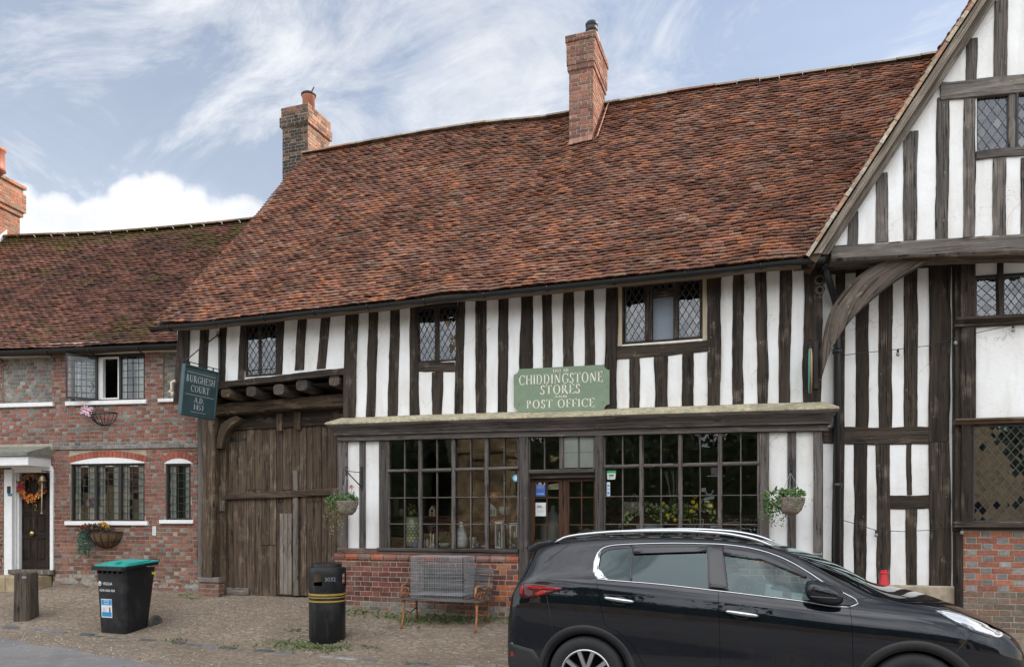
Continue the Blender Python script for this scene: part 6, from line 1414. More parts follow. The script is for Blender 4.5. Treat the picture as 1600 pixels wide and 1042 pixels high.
# ---- bench with rusted cast ends
b1_, b2_ = onground(628, 981), onground(743, 988)
bx = (b2_-b1_); BL = bx.length; bx.normalize(); bx = Vector((bx.x, bx.y, 0)).normalized(); by = Vector((-bx.y, bx.x, 0)); bz0 = min(b1_.z, b2_.z)
bn = thing('garden_bench', (b1_+b2_)/2, 'old garden bench with rusty orange cast iron ends against the brick plinth', 'bench')
def bq(x, y, z): return b1_+bx*x+by*y+ZU*z
rust = plain('rusted_iron', (.36, .15, .06), .85, var=.5, scale=20, bump=.4); slat = timber('grey_slat', (.07, .07, .066), (.14, .138, .128), (.26, .25, .22), .4)
for e_, x in ((0, 0.0), (1, BL)):
    m2 = MB(); z1 = b1_.z-bz0; z_ = gz(bq(x, 0, 0).x, bq(x, 0, 0).y)-b1_.z; zr_ = gz(bq(x, .45, 0).x, bq(x, .45, 0).y)-b1_.z
    m2.tube([bq(x, -.03, z_), bq(x, 0.02, .1), bq(x, .05, .24), bq(x, .04, .40)], [.016, .014, .017, .02], 8); m2.tube([bq(x, .46, zr_), bq(x, .43, .2), bq(x, .42, .4), bq(x, .45, .6), bq(x, .52, .86)], [.015, .015, .02, .018, .016], 8)
    m2.tube([bq(x, .0, .40), bq(x, .42, .385)], .018, 8); m2.tube([bq(x, .05, .4), bq(x, -.02, .5), bq(x, .02, .60), bq(x, .12, .61), bq(x, .3, .55), bq(x, .44, .58)], [.015, .017, .018, .017, .015, .014], 8)
    for k in range(3): m2.tube([bq(x, .12+.1*k+.05*math.cos(q), .48+.045*math.sin(q)) for q in [6.283*j/10 for j in range(10)]], .008, 6, closed=True)
    m2.tube([bq(x, .05, .25), bq(x, .24, .2), bq(x, .42, .25)], .009, 6); m2.build('bench_end', rust, bn)
for k in range(5): m2 = MB(); Mx = Matrix.Translation(bq(BL/2, .03+.09*k, .415-.004*k)) @ Matrix.Rotation(math.atan2(bx.y, bx.x), 4, 'Z'); m2.obox(Mx, BL+.12, .07, .025); m2.build('seat_slat', slat, bn)
for k in range(4): m2 = MB(); Mx = Matrix.Translation(bq(BL/2, .43+.022*k, .50+.10*k)) @ Matrix.Rotation(math.atan2(bx.y, bx.x), 4, 'Z') @ Matrix.Rotation(R(-12), 4, 'X'); m2.obox(Mx, BL+.12, .024, .08); m2.build('back_slat', slat, bn)
# ---- wire cage standing on the bench
cg0 = bq(.14, -.02, .435); cgw, cgd, cgh = .80, .47, .58; ca_ = R(4); cx2 = bx*math.cos(ca_)+by*math.sin(ca_); cy2 = by*math.cos(ca_)-bx*math.sin(ca_)
cage = thing('wire_cage', cg0+cx2*cgw/2, 'empty rectangular galvanised wire mesh cage standing on the bench seat', 'cage')
def cp(x, y, z): return cg0+cx2*x+cy2*y+ZU*z
def grid(nm, f, a, b, sa, sb, r_=.0023):
    m_ = MB(); na, nb = int(a/sa), int(b/sb)
    for i in range(na+1): m_.tube([f(a*i/na, 0), f(a*i/na, b)], r_, 4, sm=False)
    for j in range(nb+1): m_.tube([f(0, b*j/nb), f(a, b*j/nb)], r_, 4, sm=False)
    m_.build(nm, M['steel'], cage)
grid('front_panel', lambda a, b: cp(a, 0, b), cgw, cgh, .0255, .05); grid('rear_panel', lambda a, b: cp(a, cgd, b), cgw, cgh, .0255, .05); grid('side_panel', lambda a, b: cp(0, a, b), cgd, cgh, .0255, .05); grid('side_panel', lambda a, b: cp(cgw, a, b), cgd, cgh, .0255, .05)
grid('lid', lambda a, b: cp(a, b, cgh), cgw, cgd, .025, .025, .003); grid('floor', lambda a, b: cp(a, b, .05), cgw, cgd, .025, .025, .003)
# ---- traffic cone by the stone footing
u, z = FR.px(1381.5, 890, .4); p = FR.w(u, gz(*FR.w(u, 0, .4).xy), .4); hc = z-p.z; cone = thing('traffic_cone', p, 'small plain red traffic cone beside the black and white wall behind the car bonnet', 'traffic cone')
red = plain('red_cone_plastic', (.55, .025, .03), .45, var=.1, bump=.05); m2 = MB(); m2.lathe(p, [(.19, .03), (.155, .05), (.04, hc-.055), (.046, hc-.05), (.046, hc-.03), (.035, hc-.02), (.035, hc), (.02, hc)], 24); m2.build('cone', red, cone, autos=40)
m2 = MB(); m2.obox(Matrix.Translation(p+ZU*.018), .42, .42, .034); m2.build('base', red, cone)
# ================================================================ baskets, flowers and small things on the walls
GRN = [(.07, .15, .03), (.1, .2, .04), (.13, .24, .06), (.05, .11, .03), (.16, .26, .08)]
def rv(): return Vector((rnd.gauss(0, 1), rnd.gauss(0, 1), rnd.gauss(0, 1))).normalized()
def clump(mb, c, rad, n, size, pal, droop=0.0, w=.55):
    c = Vector(c)
    for _ in range(n):
        d = rv(); k = rnd.uniform(.45, 1.0); p = c+Vector((d.x*rad[0]*k, d.y*rad[1]*k, d.z*rad[2]*k)); up = (d+rv()*.6+ZU*(.4-droop)).normalized(); s_ = size*rnd.uniform(.6, 1.3)
        mb.leaf(p, rv(), up, s_, s_*w, pick(pal))
def trail(mb, p, L, n, size, pal, sway=.03):
    p = Vector(p)
    for i in range(n):
        q = p-ZU*L*i/n+Vector((rnd.gauss(0, sway), rnd.gauss(0, sway*.6), rnd.gauss(0, .01))); mb.leaf(q, rv(), (rv()*.8-ZU*.6).normalized(), size*rnd.uniform(.6, 1.2), size*.5, pick(pal))
def hanging_basket(lab, px_c, py_c, o, post_x, hook, plate, flower):
    u, z = FM.px(px_c, py_c, o); c = FM.w(u, z, o); t = thing('hanging_basket', c, lab, 'hanging basket', 'hanging baskets beside the shop windows')
    r_ = .165; m2 = MB(); m2.lathe(c, [(0, -.20), (.07, -.195), (.125, -.14), (r_*.95, -.05), (r_, 0), (r_*1.05, .01), (r_*.98, .015), (r_*.9, -.02)], 22); m2.build('basket', M['wicker'], t)
    hu, hz = FM.px(*hook, o); hp = FM.w(hu, hz, o); m2 = MB()
    for q in (.4, 2.5, 4.6): m2.tube([hp-ZU*.02, c+Vector((r_*math.cos(q), r_*math.sin(q), .01))], .0028, 4)
    m2.build('hanger', M['steel'], t)
    m2 = MB(); pu = FM.u(post_x); z0, z1 = FM.z(post_x, plate[1]), FM.z(post_x, plate[0]); m2.box(FM, pu-.014, pu+.014, z0, z1, .012, .03)
    wz = hz+.05; m2.tube([FM.w(pu, wz, .02), FM.w(hu, wz, o)], .006, 5); m2.tube([FM.w(pu, z0+.05, .02), FM.w(hu, wz, o)], .0085, 6); m2.tube([FM.w(hu+.02*0, wz+.035+.035*math.sin(q), o+.035*math.cos(q)) for q in [k*.7-1.5 for k in range(8)]], .0065, 6); m2.tube([hp+ZU*.05, hp-ZU*.02], .006, 6); m2.build('bracket', M['iron'], t)
    m2 = MB(); pal = GRN+[(.3, .34, .22)]; clump(m2, c+Vector((0.0, 0, .05)), (.15, .14, .07), 170, .055, pal); clump(m2, c+Vector((.06, -.03, .04)), (.1, .1, .05), 60, .05, GRN)
    clump(m2, c+Vector((-.19, -.02, .01)), (.16, .12, .11), 230, .05, pal, .5)
    brown = [(.22, .17, .08), (.15, .15, .06), (.3, .24, .13), (.1, .12, .04)] if flower else GRN
    for k in range(20): trail(m2, c+Vector((rnd.uniform(-.32, -.06), rnd.uniform(-.12, .06), -.02)), rnd.uniform(.2, .5) if flower else rnd.uniform(.12, .34), 28, .035, brown, .018)
    trail(m2, c+Vector((.05, -.17, -.0)), .14, 26, .035, GRN, .05); trail(m2, c+Vector((.14, -.06, .0)), .10, 16, .03, GRN, .03)
    m2.build('foliage', M['leaf'], t)
    if flower:
        fp = c+Vector((.08, -.02, .22)); m2 = MB(); m2.tube([c+Vector((.06, 0, .05)), fp], .003, 4, col=(.1, .2, .05)); clump(m2, fp, (.025, .02, .02), 26, .03, [(.65, .05, .2), (.75, .1, .28)]); m2.build('flower', M['leaf'], t)
hanging_basket('wicker hanging basket with pink flower and brown trailing stems, beside the gate', 543, 784, .42, 566, (541, 741), (729, 766), True)
hanging_basket('wicker hanging basket of green trailing leaves on the stud right of the large window', 1236, 779, .42, 1237, (1235, 736), (716, 762), False)
# wall basket with marigolds
u0, z1 = FL.px(143, 831, .05); u1 = FL.u(188.5, .05); ub = (u0+u1)/2; rb = (u1-u0)/2; cB = FL.w(ub, z1, 0)
wbk = thing('wall_basket', cB, 'half round coir wall basket with orange and yellow flowers under the cottage window', 'wall basket')
def half_basket(t, c, r_, h, coir, nrib, frame=FL, uu=0, zz=0):
    mC, mI = MB(), MB(); n = 14; prof = [(1.0, 0), (.95, -.3), (.8, -.6), (.55, -.84), (.25, -.97), (.02, -1.0)]
    pt = lambda q, k, e=0: frame.w(uu+(prof[k][0]*r_+e)*math.cos(q), zz+prof[k][1]*h, .012+(prof[k][0]*r_*.95+e)*math.sin(q))
    if coir: mC.add([pt(math.pi*i/n, k) for k in range(6) for i in range(n+1)], [(k*(n+1)+i, k*(n+1)+i+1, (k+1)*(n+1)+i+1, (k+1)*(n+1)+i) for k in range(5) for i in range(n)], None, (1, 1, 1), True); mC.build('coir_liner', plain('coir', (.17, .10, .05), .95, var=.5, scale=50, bump=.6), t)
    mI.tube([pt(math.pi*i/n, 0, .008) for i in range(n+1)], .008, 6); mI.tube([pt(math.pi*i/n, 2, .008) for i in range(n+1)], .004, 5); mI.tube([pt(0, 0, .008), pt(math.pi, 0, .008)], .007, 6)
    for i in range(nrib): q = math.pi*i/(nrib-1); mI.tube([pt(q, k, .009) for k in range(6)], .006, 5)
    mI.build('frame', M['iron'], t)
half_basket(wbk, cB, rb, rb*.98, True, 8, FL, ub, z1)
m2 = MB(); PUR = [(.055, .035, .05), (.07, .045, .06), (.05, .06, .035), (.09, .06, .07), (.04, .03, .035)]
for k in range(9): clump(m2, FL.w(ub-rb*.95+rb*1.35*k/8, z1+.06, .2), (.1, .11, .09), 70, .05, PUR)
BLU = [(.03, .13, .09), (.05, .18, .13), (.04, .10, .07), (.09, .2, .13)]
clump(m2, FL.w(ub-rb*1.05, z1-.02, .2), (.1, .1, .12), 90, .05, BLU)
for k in range(16): trail(m2, FL.w(ub-rb*rnd.uniform(.72, 1.35), z1, .2+rnd.uniform(-.08, .1)), rnd.uniform(.25, .48), 34, .045, BLU, .02)
m2.build('foliage', M['leaf'], wbk); m2 = MB()
for x, y, yel in ((130, 823, 0), (134, 822, 0), (127.5, 825, 0), (147, 823, 1), (145.5, 825, 1), (157, 823.5, 1), (159.5, 825, 1), (156, 819, 1), (163, 818, 1), (167, 823.5, 1), (160, 822, 1)):
    p = FL.w(*FL.px(x, y, .22), .22); clump(m2, p, (.026, .02, .022), 34, .035, [(.85, .42, .02), (.8, .5, .03)] if yel else [(.8, .2, .02), (.7, .15, .02)], 0, .7); m2.tube([p, p-ZU*.1], .003, 4, col=(.1, .2, .05))
m2.build('flower', M['leaf'], wbk)
# empty wire basket and the flags
u0, z1 = FL.px(143, 645.5, .05); u1 = FL.u(180, .05); wb2 = thing('wall_basket', FL.w((u0+u1)/2, z1, 0), 'empty black wire half basket on the brick wall above the ground floor window', 'wall basket')
half_basket(wb2, None, (u1-u0)/2, (u1-u0)*.46, False, 11, FL, (u0+u1)/2, z1)
def union_flag(name, lab, c, ru, rz, W, H, F, stickp):
    t = thing(name, c, lab, 'flag', 'small union flags on the cottage'); m_ = MB(); du = Vector(ru); dz = Vector(rz); nn = du.cross(dz).normalized(); N_ = 24
    for i in range(N_):
        for j in range(14):
            x, y = (i+.5)/N_*2-1, (j+.5)/14*2-1; ax_, ay_ = abs(x)*2, abs(y)
            dg = min(abs(ax_/2-ay_), 9); col = (.02, .04, .22)
            if dg < .26: col = (.75, .73, .72)
            if dg < .09: col = (.55, .03, .05)
            if abs(x) < .2 or abs(y) < .34: col = (.75, .73, .72)
            if abs(x) < .115 or abs(y) < .2: col = (.55, .03, .05)
            def pp(a, b): s_, v_ = a/N_-.5, b/14-.5; return c+du*W*s_+dz*H*v_+nn*(.018*math.sin(s_*7+v_*2))
            m_.add([pp(i, j), pp(i+1, j), pp(i+1, j+1), pp(i, j+1)], [(0, 1, 2, 3)], None, col)
    m_.build('cloth', M['col'], t); m_ = MB(); m_.tube([c+Vector(q) for q in stickp], .005, 6, col=(.5, .4, .25)); m_.build('stick', M['col'], t)
cF = FL.w(*FL.px(135, 641, .14), .14); union_flag('small_flag', 'little union flag poking from the empty wire basket', cF, FL.a*.9-ZU*.30, ZU*.93+FL.a*.25, .25, .19, FL, [-FL.a*.12+ZU*.12, FL.a*.16-ZU*.06])
cF = FL.w(*FL.px(142, 784, -.09), -.09); union_flag('small_flag', 'little union flag inside the leaded ground floor window', cF, FL.a*.9+ZU*.4, ZU*.95-FL.a*.2, .19, .13, FL, [-FL.a*.10-ZU*.05, FL.a*.11+ZU*.0-ZU*.12])
# wreath, bell, doorbell, thermometer plate
p = FL.w(*FL.px(51.5, 760, -.10), -.10); wr = thing('door_wreath', p, 'autumn wreath of orange and red leaves on the brown front door', 'wreath'); m2 = MB(); Rw = .205
m2.tube([p+FL.a*Rw*math.cos(q)+ZU*Rw*math.sin(q) for q in [6.283*k/16 for k in range(16)]], .03, 6, col=(.07, .05, .03), closed=True)
for k in range(620):
    q = rnd.uniform(0, 6.283); lower = math.sin(q) < -.35; redz = -.35 < math.sin(q) < .35 and math.cos(q) < 0
    pal = [(.75, .25, .02), (.8, .4, .03), (.7, .16, .02)] if lower else ([(.4, .03, .06), (.5, .05, .06), (.35, .02, .1)] if redz else [(.10, .09, .04), (.3, .08, .03), (.16, .11, .05), (.07, .06, .04), (.4, .12, .03)])
    if lower and rnd.random() < .3: pal = [(.12, .08, .04)]
    c = p+FL.a*(Rw+rnd.gauss(0, .035))*math.cos(q)+ZU*(Rw+rnd.gauss(0, .035))*math.sin(q)+FL.n*rnd.uniform(0, .06); d = (FL.a*math.cos(q)+ZU*math.sin(q)+rv()*.8).normalized(); m2.leaf(c, (FL.n+rv()*.7).normalized(), d, rnd.uniform(.04, .08), rnd.uniform(.03, .05), pick(pal))
m2.build('wreath', M['leaf'], wr)
p = FL.w(*FL.px(66, 748, .22), .22); be = thing('door_bell', p, 'small hanging brass bell with a long cord beside the front door', 'bell'); m2 = MB(); m2.lathe(p, [(.075, -.045), (.06, -.03), (.045, .03), (.03, .06), (0, .07)], 20); m2.build('bell', plain('dull_brass', (.3, .22, .12), .4, .9), be)
m2 = MB(); m2.tube([p-ZU*.04, FL.w(*FL.px(65, 800, .2), .2)], .009, 6, col=(.5, .42, .3)); m2.lathe(FL.w(*FL.px(65, 801.5, .2), .2), [(0, -.02), (.02, 0), (0, .02)], 8, col=(.5, .42, .3)); m2.build('cord', M['col'], be)
m2 = MB(); e = FL.w(FL.u(80), p.z+.15, .03); m2.tube([p+ZU*.07, p+ZU*.15, e], .009, 6); m2.tube([e-ZU*.18, (p+ZU*.15)*.4+e*.6, ], .008, 6); m2.tube([e+FL.a*.02*math.cos(q)-ZU*.1+ZU*.07*math.sin(q) for q in [k*.7 for k in range(9)]], .009, 6); m2.build('bracket', M['iron'], be)
u, z = FL.px(14, 767, .055); dbl = thing('doorbell', FL.w(u, z, .05), 'black and blue doorbell on the white door case', 'doorbell'); m2 = MB(); m2.box(FL, u-.03, u+.03, z-.04, z+.09, .05, .075, col=(.02, .02, .025), e=.006); m2.build('case', M['col'], dbl); m2 = MB(); m2.box(FL, u-.02, u+.06, z-.09, z-.045, .05, .07, col=(.02, .25, .42), e=.006); m2.build('button', M['col'], dbl)
a_, b_, c_, d_ = whole(238, 243.3, 822, 836, FL, .02); wp = thing('wall_plate', FL.w(a_, c_, 0), 'narrow white plastic plate on the brickwork between the cottage windows', 'wall plate'); m2 = MB(); m2.box(FL, a_, b_, c_, d_, .008, .022, e=.003); m2.build('plate', M['white'], wp)
m2 = MB()
for k in range(4): m2.box(FL, a_+.015, b_-.015, c_+.03+.035*k, c_+.045+.035*k, .0225, .0235, col=(.3, .3, .32))
m2.build('markings', M['col'], wp)
# pale bracket behind the hanging sign
u, z = FM.px(272, 607, .1); pbk = thing('lantern_bracket', FM.w(u, z, .1), 'cream painted iron lantern bracket on the jetty corner post', 'bracket'); m2 = MB(); m2.tube([FM.w(u+.03, z+.13, .1), FM.w(u-.03, z+.1, .12), FM.w(u-.02, z-.02, .12), FM.w(u-.08, z-.05, .12), FM.w(u-.02, z-.06, .12), FM.w(u-.03, z-.15, .1)], .028, 8, col=(.66, .58, .46)); m2.build('scroll', M['col'], pbk)
# ================================================================ in the shop windows
def place(name, lab, cat, px_, py_, o=-.25, group=None):
    u, z = FM.px(px_, py_, o); return thing(name, FM.w(u, z, o), lab, cat, group), FM.w(u, z, o)
def pm(px_, o=-.25): return FPX/((FM.w(FM.u(px_, o), 1.5, o)-CAM).dot(VD))    # pixels per metre there
ZS = zsill+.015
m2 = MB(); m2.box(FM, SL+.12, FM.u(811), ZS-.03, ZS, -.62, -.062, grain='h'); m2.build('display_board', M['oak_brown'], shop)
m2 = MB(); m2.box(FM, FM.u(942), SR-.12, ZS-.03, ZS, -.62, -.062, grain='h'); m2.build('display_board', M['oak_brown'], shop)
ZLg = FM.z(700, 806, -.64)
for x0, x1 in ((SL+.12, FM.u(811)), (FM.u(942), SR-.12)):
    m2 = MB(); m2.box(FM, x0, x1, ZS, ZLg-.02, -.66, -.63, grain='h'); m2.build('display_back', M['mahog'], shop); m2 = MB(); m2.box(FM, x0, x1, ZLg-.02, ZLg, -.9, -.6, grain='h'); m2.build('display_ledge', M['mahog'], shop)
def lath(name, lab, cat, px_, base, prof, col, ledge=False, mat_='gloss', seg=20, part='body', o=-.2):
    if ledge: o = -.7; z = ZLg
    else: z = ZS
    u = FM.u(px_, o); p = FM.w(u, z, o); t = thing(name, p, lab, cat); m_ = MB(); m_.lathe(p, prof, seg, col); m_.build(part, M[mat_], t); return t, p
t, p = lath('ribbed_vase', 'tall white ribbed bottle vase in the left shop window', 'vase', 721, 0, [(.05, 0), (.085, .02), (.10, .08), (.098, .11), (.103, .115), (.09, .17), (.085, .175), (.075, .23), (.06, .24), (.045, .30), (.035, .31), (.03, .36), (.02, .38), (.028, .40)], (.82, .85, .85))
t, p = lath('patterned_vase', 'tall green and cream patterned jar behind the left window panes', 'vase', 646, 0, [(.10, 0), (.135, .05), (.14, .15), (.14, .42), (.12, .46), (.11, .47)], (.3, .34, .2), o=-.42); m2 = MB()
for j in range(7):
    for k in range(16): q = 6.283*(k+.5*(j % 2))/16; c = p+Vector((.1412*math.cos(q), .1412*math.sin(q), .1+.045*j)); tq = Vector((-math.sin(q), math.cos(q), 0)); m2.add([c-tq*.018, c-ZU*.018, c+tq*.018, c+ZU*.018], [(0, 1, 2, 3)], None, (.8, .76, .5))
m2.build('pattern', M['col'], t)
t, p = lath('blue_mug', 'small blue and white mug at the foot of the patterned jar', 'mug', 649, 0, [(.035, 0), (.04, .005), (.042, .09), (.038, .09)], (.14, .2, .4), o=-.16); m2 = MB(); m2.tube([p+Vector((.04+.025*math.sin(q), 0, .045+.03*math.cos(q))) for q in [k*.5 for k in range(7)]], .006, 6, col=(.5, .52, .55)); m2.build('handle', M['gloss'], t)
for nm, x, h, c in (('pair', 663, .11, (.45, .48, .5)), ('x', 668, .13, (.6, .6, .58))): lath('candle', 'short pale pillar candle left of the brass candlestick' if x == 663 else 'taller pale pillar candle next to the brass candlestick', 'candle', x, 0, [(.02, 0), (.02, h), (.004, h), (.003, h+.015)], c, o=-.2)
t, p = lath('candlestick', 'pale candlestick topped by a grey hydrangea head', 'candlestick', 673, 0, [(.04, 0), (.035, .015), (.012, .04), (.016, .1), (.01, .16), (.02, .2), (.012, .25)], (.6, .55, .35), o=-.22); m2 = MB(); clump(m2, p+ZU*.30, (.05, .05, .035), 60, .03, [(.3, .32, .38), (.4, .42, .46)]); m2.build('flower_head', M['leaf'], t)
lath('dinner_candle', 'single white dinner candle in a dark blue holder', 'candle', 677, 0, [(.025, 0), (.025, .06), (.011, .065), (.011, .2), (.003, .215)], (.66, .64, .58), o=-.18)
t, p = lath('planted_bowl', 'low bowl planted with yellow green leaves in the left window', 'planted bowl', 695, 0, [(.05, 0), (.09, .04), (.10, .07), (.095, .075)], (.45, .5, .46), o=-.25); m2 = MB(); clump(m2, p+ZU*.13, (.1, .09, .08), 150, .05, [(.16, .18, .06), (.22, .24, .09), (.1, .13, .04)]); m2.build('foliage', M['leaf'], t)
t, p = lath('ceramic_cup', 'green white ceramic goblet beside the ribbed vase', 'cup', 739, 0, [(.03, 0), (.03, .02), (.012, .05), (.05, .1), (.062, .17), (.056, .17)], (.42, .47, .4), o=-.25); lath('glass_tumbler', 'small blue glass tumbler next to the goblet', 'glass', 746, 0, [(.026, 0), (.03, .09), (.027, .09)], (.12, .16, .34), o=-.18)
lath('glass_dish', 'shallow grey glass dish between the tumbler and the lanterns', 'dish', 757, 0, [(.03, 0), (.06, .05), (.055, .05)], (.3, .33, .36), o=-.2)
def box_item(name, lab, cat, x0, x1, z, h, o, col, mat_='col', part='body', d=.06):
    u0, u1 = FM.u(x0, o), FM.u(x1, o); t = thing(name, FM.w((u0+u1)/2, z, o), lab, cat); return t, u0, u1
for lab, x0, x1, h in (('tall whitewashed lantern with carved front, left of the planter in the window', 773, 785, .40), ('wide whitewashed lantern with dark glass, by the door post', 796, 809, .38)):
    t, u0, u1 = box_item('lantern', lab, 'lantern', x0, x1, ZS, h, -.25, None); m2 = MB(); w_ = .022
    for q in ((u0, u0+w_, ZS, ZS+h), (u1-w_, u1, ZS, ZS+h), (u0+w_, u1-w_, ZS, ZS+.03), (u0+w_, u1-w_, ZS+h-.04, ZS+h)): m2.box(FM, *q, -.34, -.25, col=(.78, .8, .8), e=.004)
    m2.build('frame', M['col'], t); m2 = MB(); m2.box(FM, u0+w_, u1-w_, ZS+.03, ZS+h-.04, -.33, -.32, col=(.1, .11, .14)); m2.build('panel', M['gloss'], t); m2 = MB(); um = (u0+u1)/2; m2.lathe(FM.w(um, ZS+.03, -.29), [(.03, 0), (.015, .03), (.02, .08), (.01, .12), (.018, .15), (.01, .22)], 10, (.65, .63, .5)); m2.build('spindle', M['gloss'], t)
t, p = lath('leafy_planter', 'dark planter of green leaves at the foot of the wide lantern', 'planter', 804, 0, [(.05, 0), (.07, .08), (.065, .08)], (.1, .13, .15), o=-.16); m2 = MB(); clump(m2, p+ZU*.11, (.09, .06, .05), 90, .04, GRN); m2.build('foliage', M['leaf'], t)
lath('cylinder_lamp', 'tall tan cylinder standing on the back ledge at far left', 'lamp', 618.5, 0, [(.055, 0), (.045, .30), (.04, .30)], (.3, .22, .13), True, 'col'); lath('cream_pot', 'short cream pot on the ledge beside the tan cylinder', 'pot', 627, 0, [(.04, 0), (.05, .11), (.04, .12)], (.38, .34, .22), True)
t, p = lath('dried_arrangement', 'small gold dried seed head arrangement on the ledge', 'ornament', 643, 0, [(.04, 0), (.06, .05), (.03, .09)], (.3, .22, .1), True); m2 = MB(); clump(m2, p+ZU*.12, (.04, .03, .06), 50, .05, [(.35, .26, .12), (.25, .18, .08)]); m2.build('seed_head', M['leaf'], t)
def house(lab, x, w_, h, col, o=-.7, holec=True):
    u = FM.u(x, o); t = thing('house_ornament', FM.w(u, ZLg, o), lab, 'ornament', 'little house ornaments on the window ledge'); m_ = MB(); m_.prism(FM, [(u-w_/2, ZLg), (u+w_/2, ZLg), (u+w_/2, ZLg+h*.55), (u, ZLg+h), (u-w_/2, ZLg+h*.55)], o-.05, o+.05, col=col); m_.build('body', M['col'], t)
    m_ = MB()
    if holec: m_.lathe(wallM(FM, u, ZLg+h*.5, o+.051), [(.022, 0), (0, .001)], 14, (.02, .02, .02)); m_.box(FM, u-.012, u+.012, ZLg+.005, ZLg+h*.3, o+.05, o+.052, col=(.05, .04, .03))
    else:
        for i in (-1, 0, 1): m_.box(FM, u+i*w_*.28-.014, u+i*w_*.28+.014, ZLg+.03, ZLg+h*.5, o+.05, o+.052, col=(.1, .14, .12))
    m_.build('opening', M['col'], t)
    return t
house('tan wooden bird house ornament on the ledge', 677, .105, .17, (.42, .33, .22)); house('pale green house ornament with dark windows on the ledge', 769, .17, .2, (.4, .46, .42), -.7, False)
lath('silver_bowl', 'round silver bowl on the ledge near the door post', 'bowl', 788.5, 0, [(.03, 0), (.08, .04), (.095, .09), (.08, .14), (.06, .15)], (.42, .41, .38), True); lath('copper_pot', 'orange copper pot in the shade behind the ledge', 'pot', 773, 0, [(.09, .2), (.13, .28), (.12, .36), (.11, .37)], (.35, .14, .04), True)
def sticker(name, lab, cat, poly, col, o=-.012, extra=()):
    P = [FM.px(x, y, o) for x, y in poly]; t = thing(name, FM.w(*P[0], o), lab, cat); m_ = MB(); m_.prism(FM, P, o-.001, o, col=col); m_.build('paper', M['col'], t)
    m_ = MB()
    for q, c in extra: m_.prism(FM, [FM.px(x, y, o) for x, y in q], o, o+.0006, col=c)
    if extra: m_.build('print', M['col'], t)
    return t
rect = lambda a, b, c, d: [(a, d), (b, d), (b, c), (a, c)]
circ = lambda x, y, r_, n=18: [(x+r_*math.cos(6.283*k/n), y-r_*math.sin(6.283*k/n)) for k in range(n)]
sticker('round_sticker', 'round pale blue sticker on the pane beside the door post', 'sticker', circ(806.5, 746.5, 5.6), (.16, .42, .6), extra=[(circ(806.5, 746.5, 3), (.6, .7, .75))])
t = sticker('hygiene_sticker', 'green topped white sticker in the corner of the right window', 'sticker', [(949, 749), (961, 748.5), (962.5, 735), (948, 735)], (.6, .68, .62), extra=[([(948.3, 739), (962, 739), (962.5, 734.8), (948, 734.8)], (.04, .35, .12)), (rect(951.5, 959, 741, 744), (.12, .14, .13)), (rect(951, 959.5, 745.5, 746.6), (.2, .3, .22))])
sticker('narrow_sticker', 'narrow white sticker with blue marks below the green sticker', 'sticker', rect(948, 953.2, 753, 775), (.62, .68, .7), extra=[(rect(949, 952.4, 757, 760), (.1, .3, .5)), (rect(949, 952.4, 763, 765), (.2, .4, .55)), (rect(949, 952.2, 768, 772), (.05, .3, .6))])
pst = sticker('blue_poster', 'blue poster on the left door pane with red and white heading', 'poster', rect(837, 852, 752.5, 775), (.05, .13, .42), -.108, [(rect(837.3, 851.7, 752.8, 757.5), (.42, .38, .4)), (rect(838, 841, 753.5, 757), (.5, .1, .1)), (rect(846, 850, 753, 756.5), (.2, .25, .5)), (rect(839, 850, 759.5, 760.5), (.4, .5, .7)), (rect(839, 849, 762.5, 763.3), (.3, .4, .65)), (rect(839, 850, 770, 772.5), (.2, .32, .6))])
sticker('white_notice', 'white printed notice below the blue poster on the door', 'notice', rect(836.8, 853, 785, 806), (.66, .67, .67), -.108, [(rect(839, 846, 789.5, 791), (.08, .08, .08)), (rect(839, 847.5, 792, 793.2), (.08, .08, .08)), (rect(839, 849, 797, 797.5), (.3, .3, .3)), (rect(839, 850, 799, 799.5), (.3, .3, .3))])
cl = sticker('closed_sign', 'tilted cream sign reading CLOSED behind the door glass', 'sign', [(855, 764.5), (874, 764), (874, 754.5), (857, 757)], (.5, .45, .26), -.14); u, z = FM.px(864.5, 760.2, -.138); sans('lettering', 'CLOSED', wallM(FM, u, z, -.1385) @ Matrix.Rotation(R(3), 4, 'Z'), .062, plain('dark_print', (.05, .045, .03), .6, bump=0), cl)
m2 = MB(); m2.box(FM, FM.u(880), FM.u(930), zdh+.02, ztop, -.03, -.024, col=(.62, .63, .58)); m2.box(FM, FM.u(880), FM.u(930), FM.z(905, 707), FM.z(905, 705.6), -.024, -.022, col=(.4, .4, .36)); m2.build('white_boarding', M['col'], shop)
t, p = place('toy_bird', 'small brown bird ornament behind the fanlight', 'ornament', 866.5, 723, -.12); m2 = MB(); m2.lathe(Matrix.Translation(p+ZU*.05) @ Matrix.Rotation(R(70), 4, 'Y'), [(0, -.07), (.03, -.05), (.042, 0), (.03, .04), (0, .075)], 12, (.3, .2, .1)); m2.lathe(p+Vector((-.04, 0, .09)), [(0, -.03), (.025, 0), (0, .03)], 10, (.34, .22, .12)); m2.build('body', M['col'], t)
t, p = place('grey_sack', 'grey knobbly sack behind the lower door panes', 'sack', 864, 838, -.5); m2 = MB(); m2.lathe(p-ZU*.12, [(.18, 0), (.21, .12), (.20, .3), (.12, .42), (.04, .5), (.03, .58)], 14, (.22, .21, .19)); m2.build('body', M['col'], t)
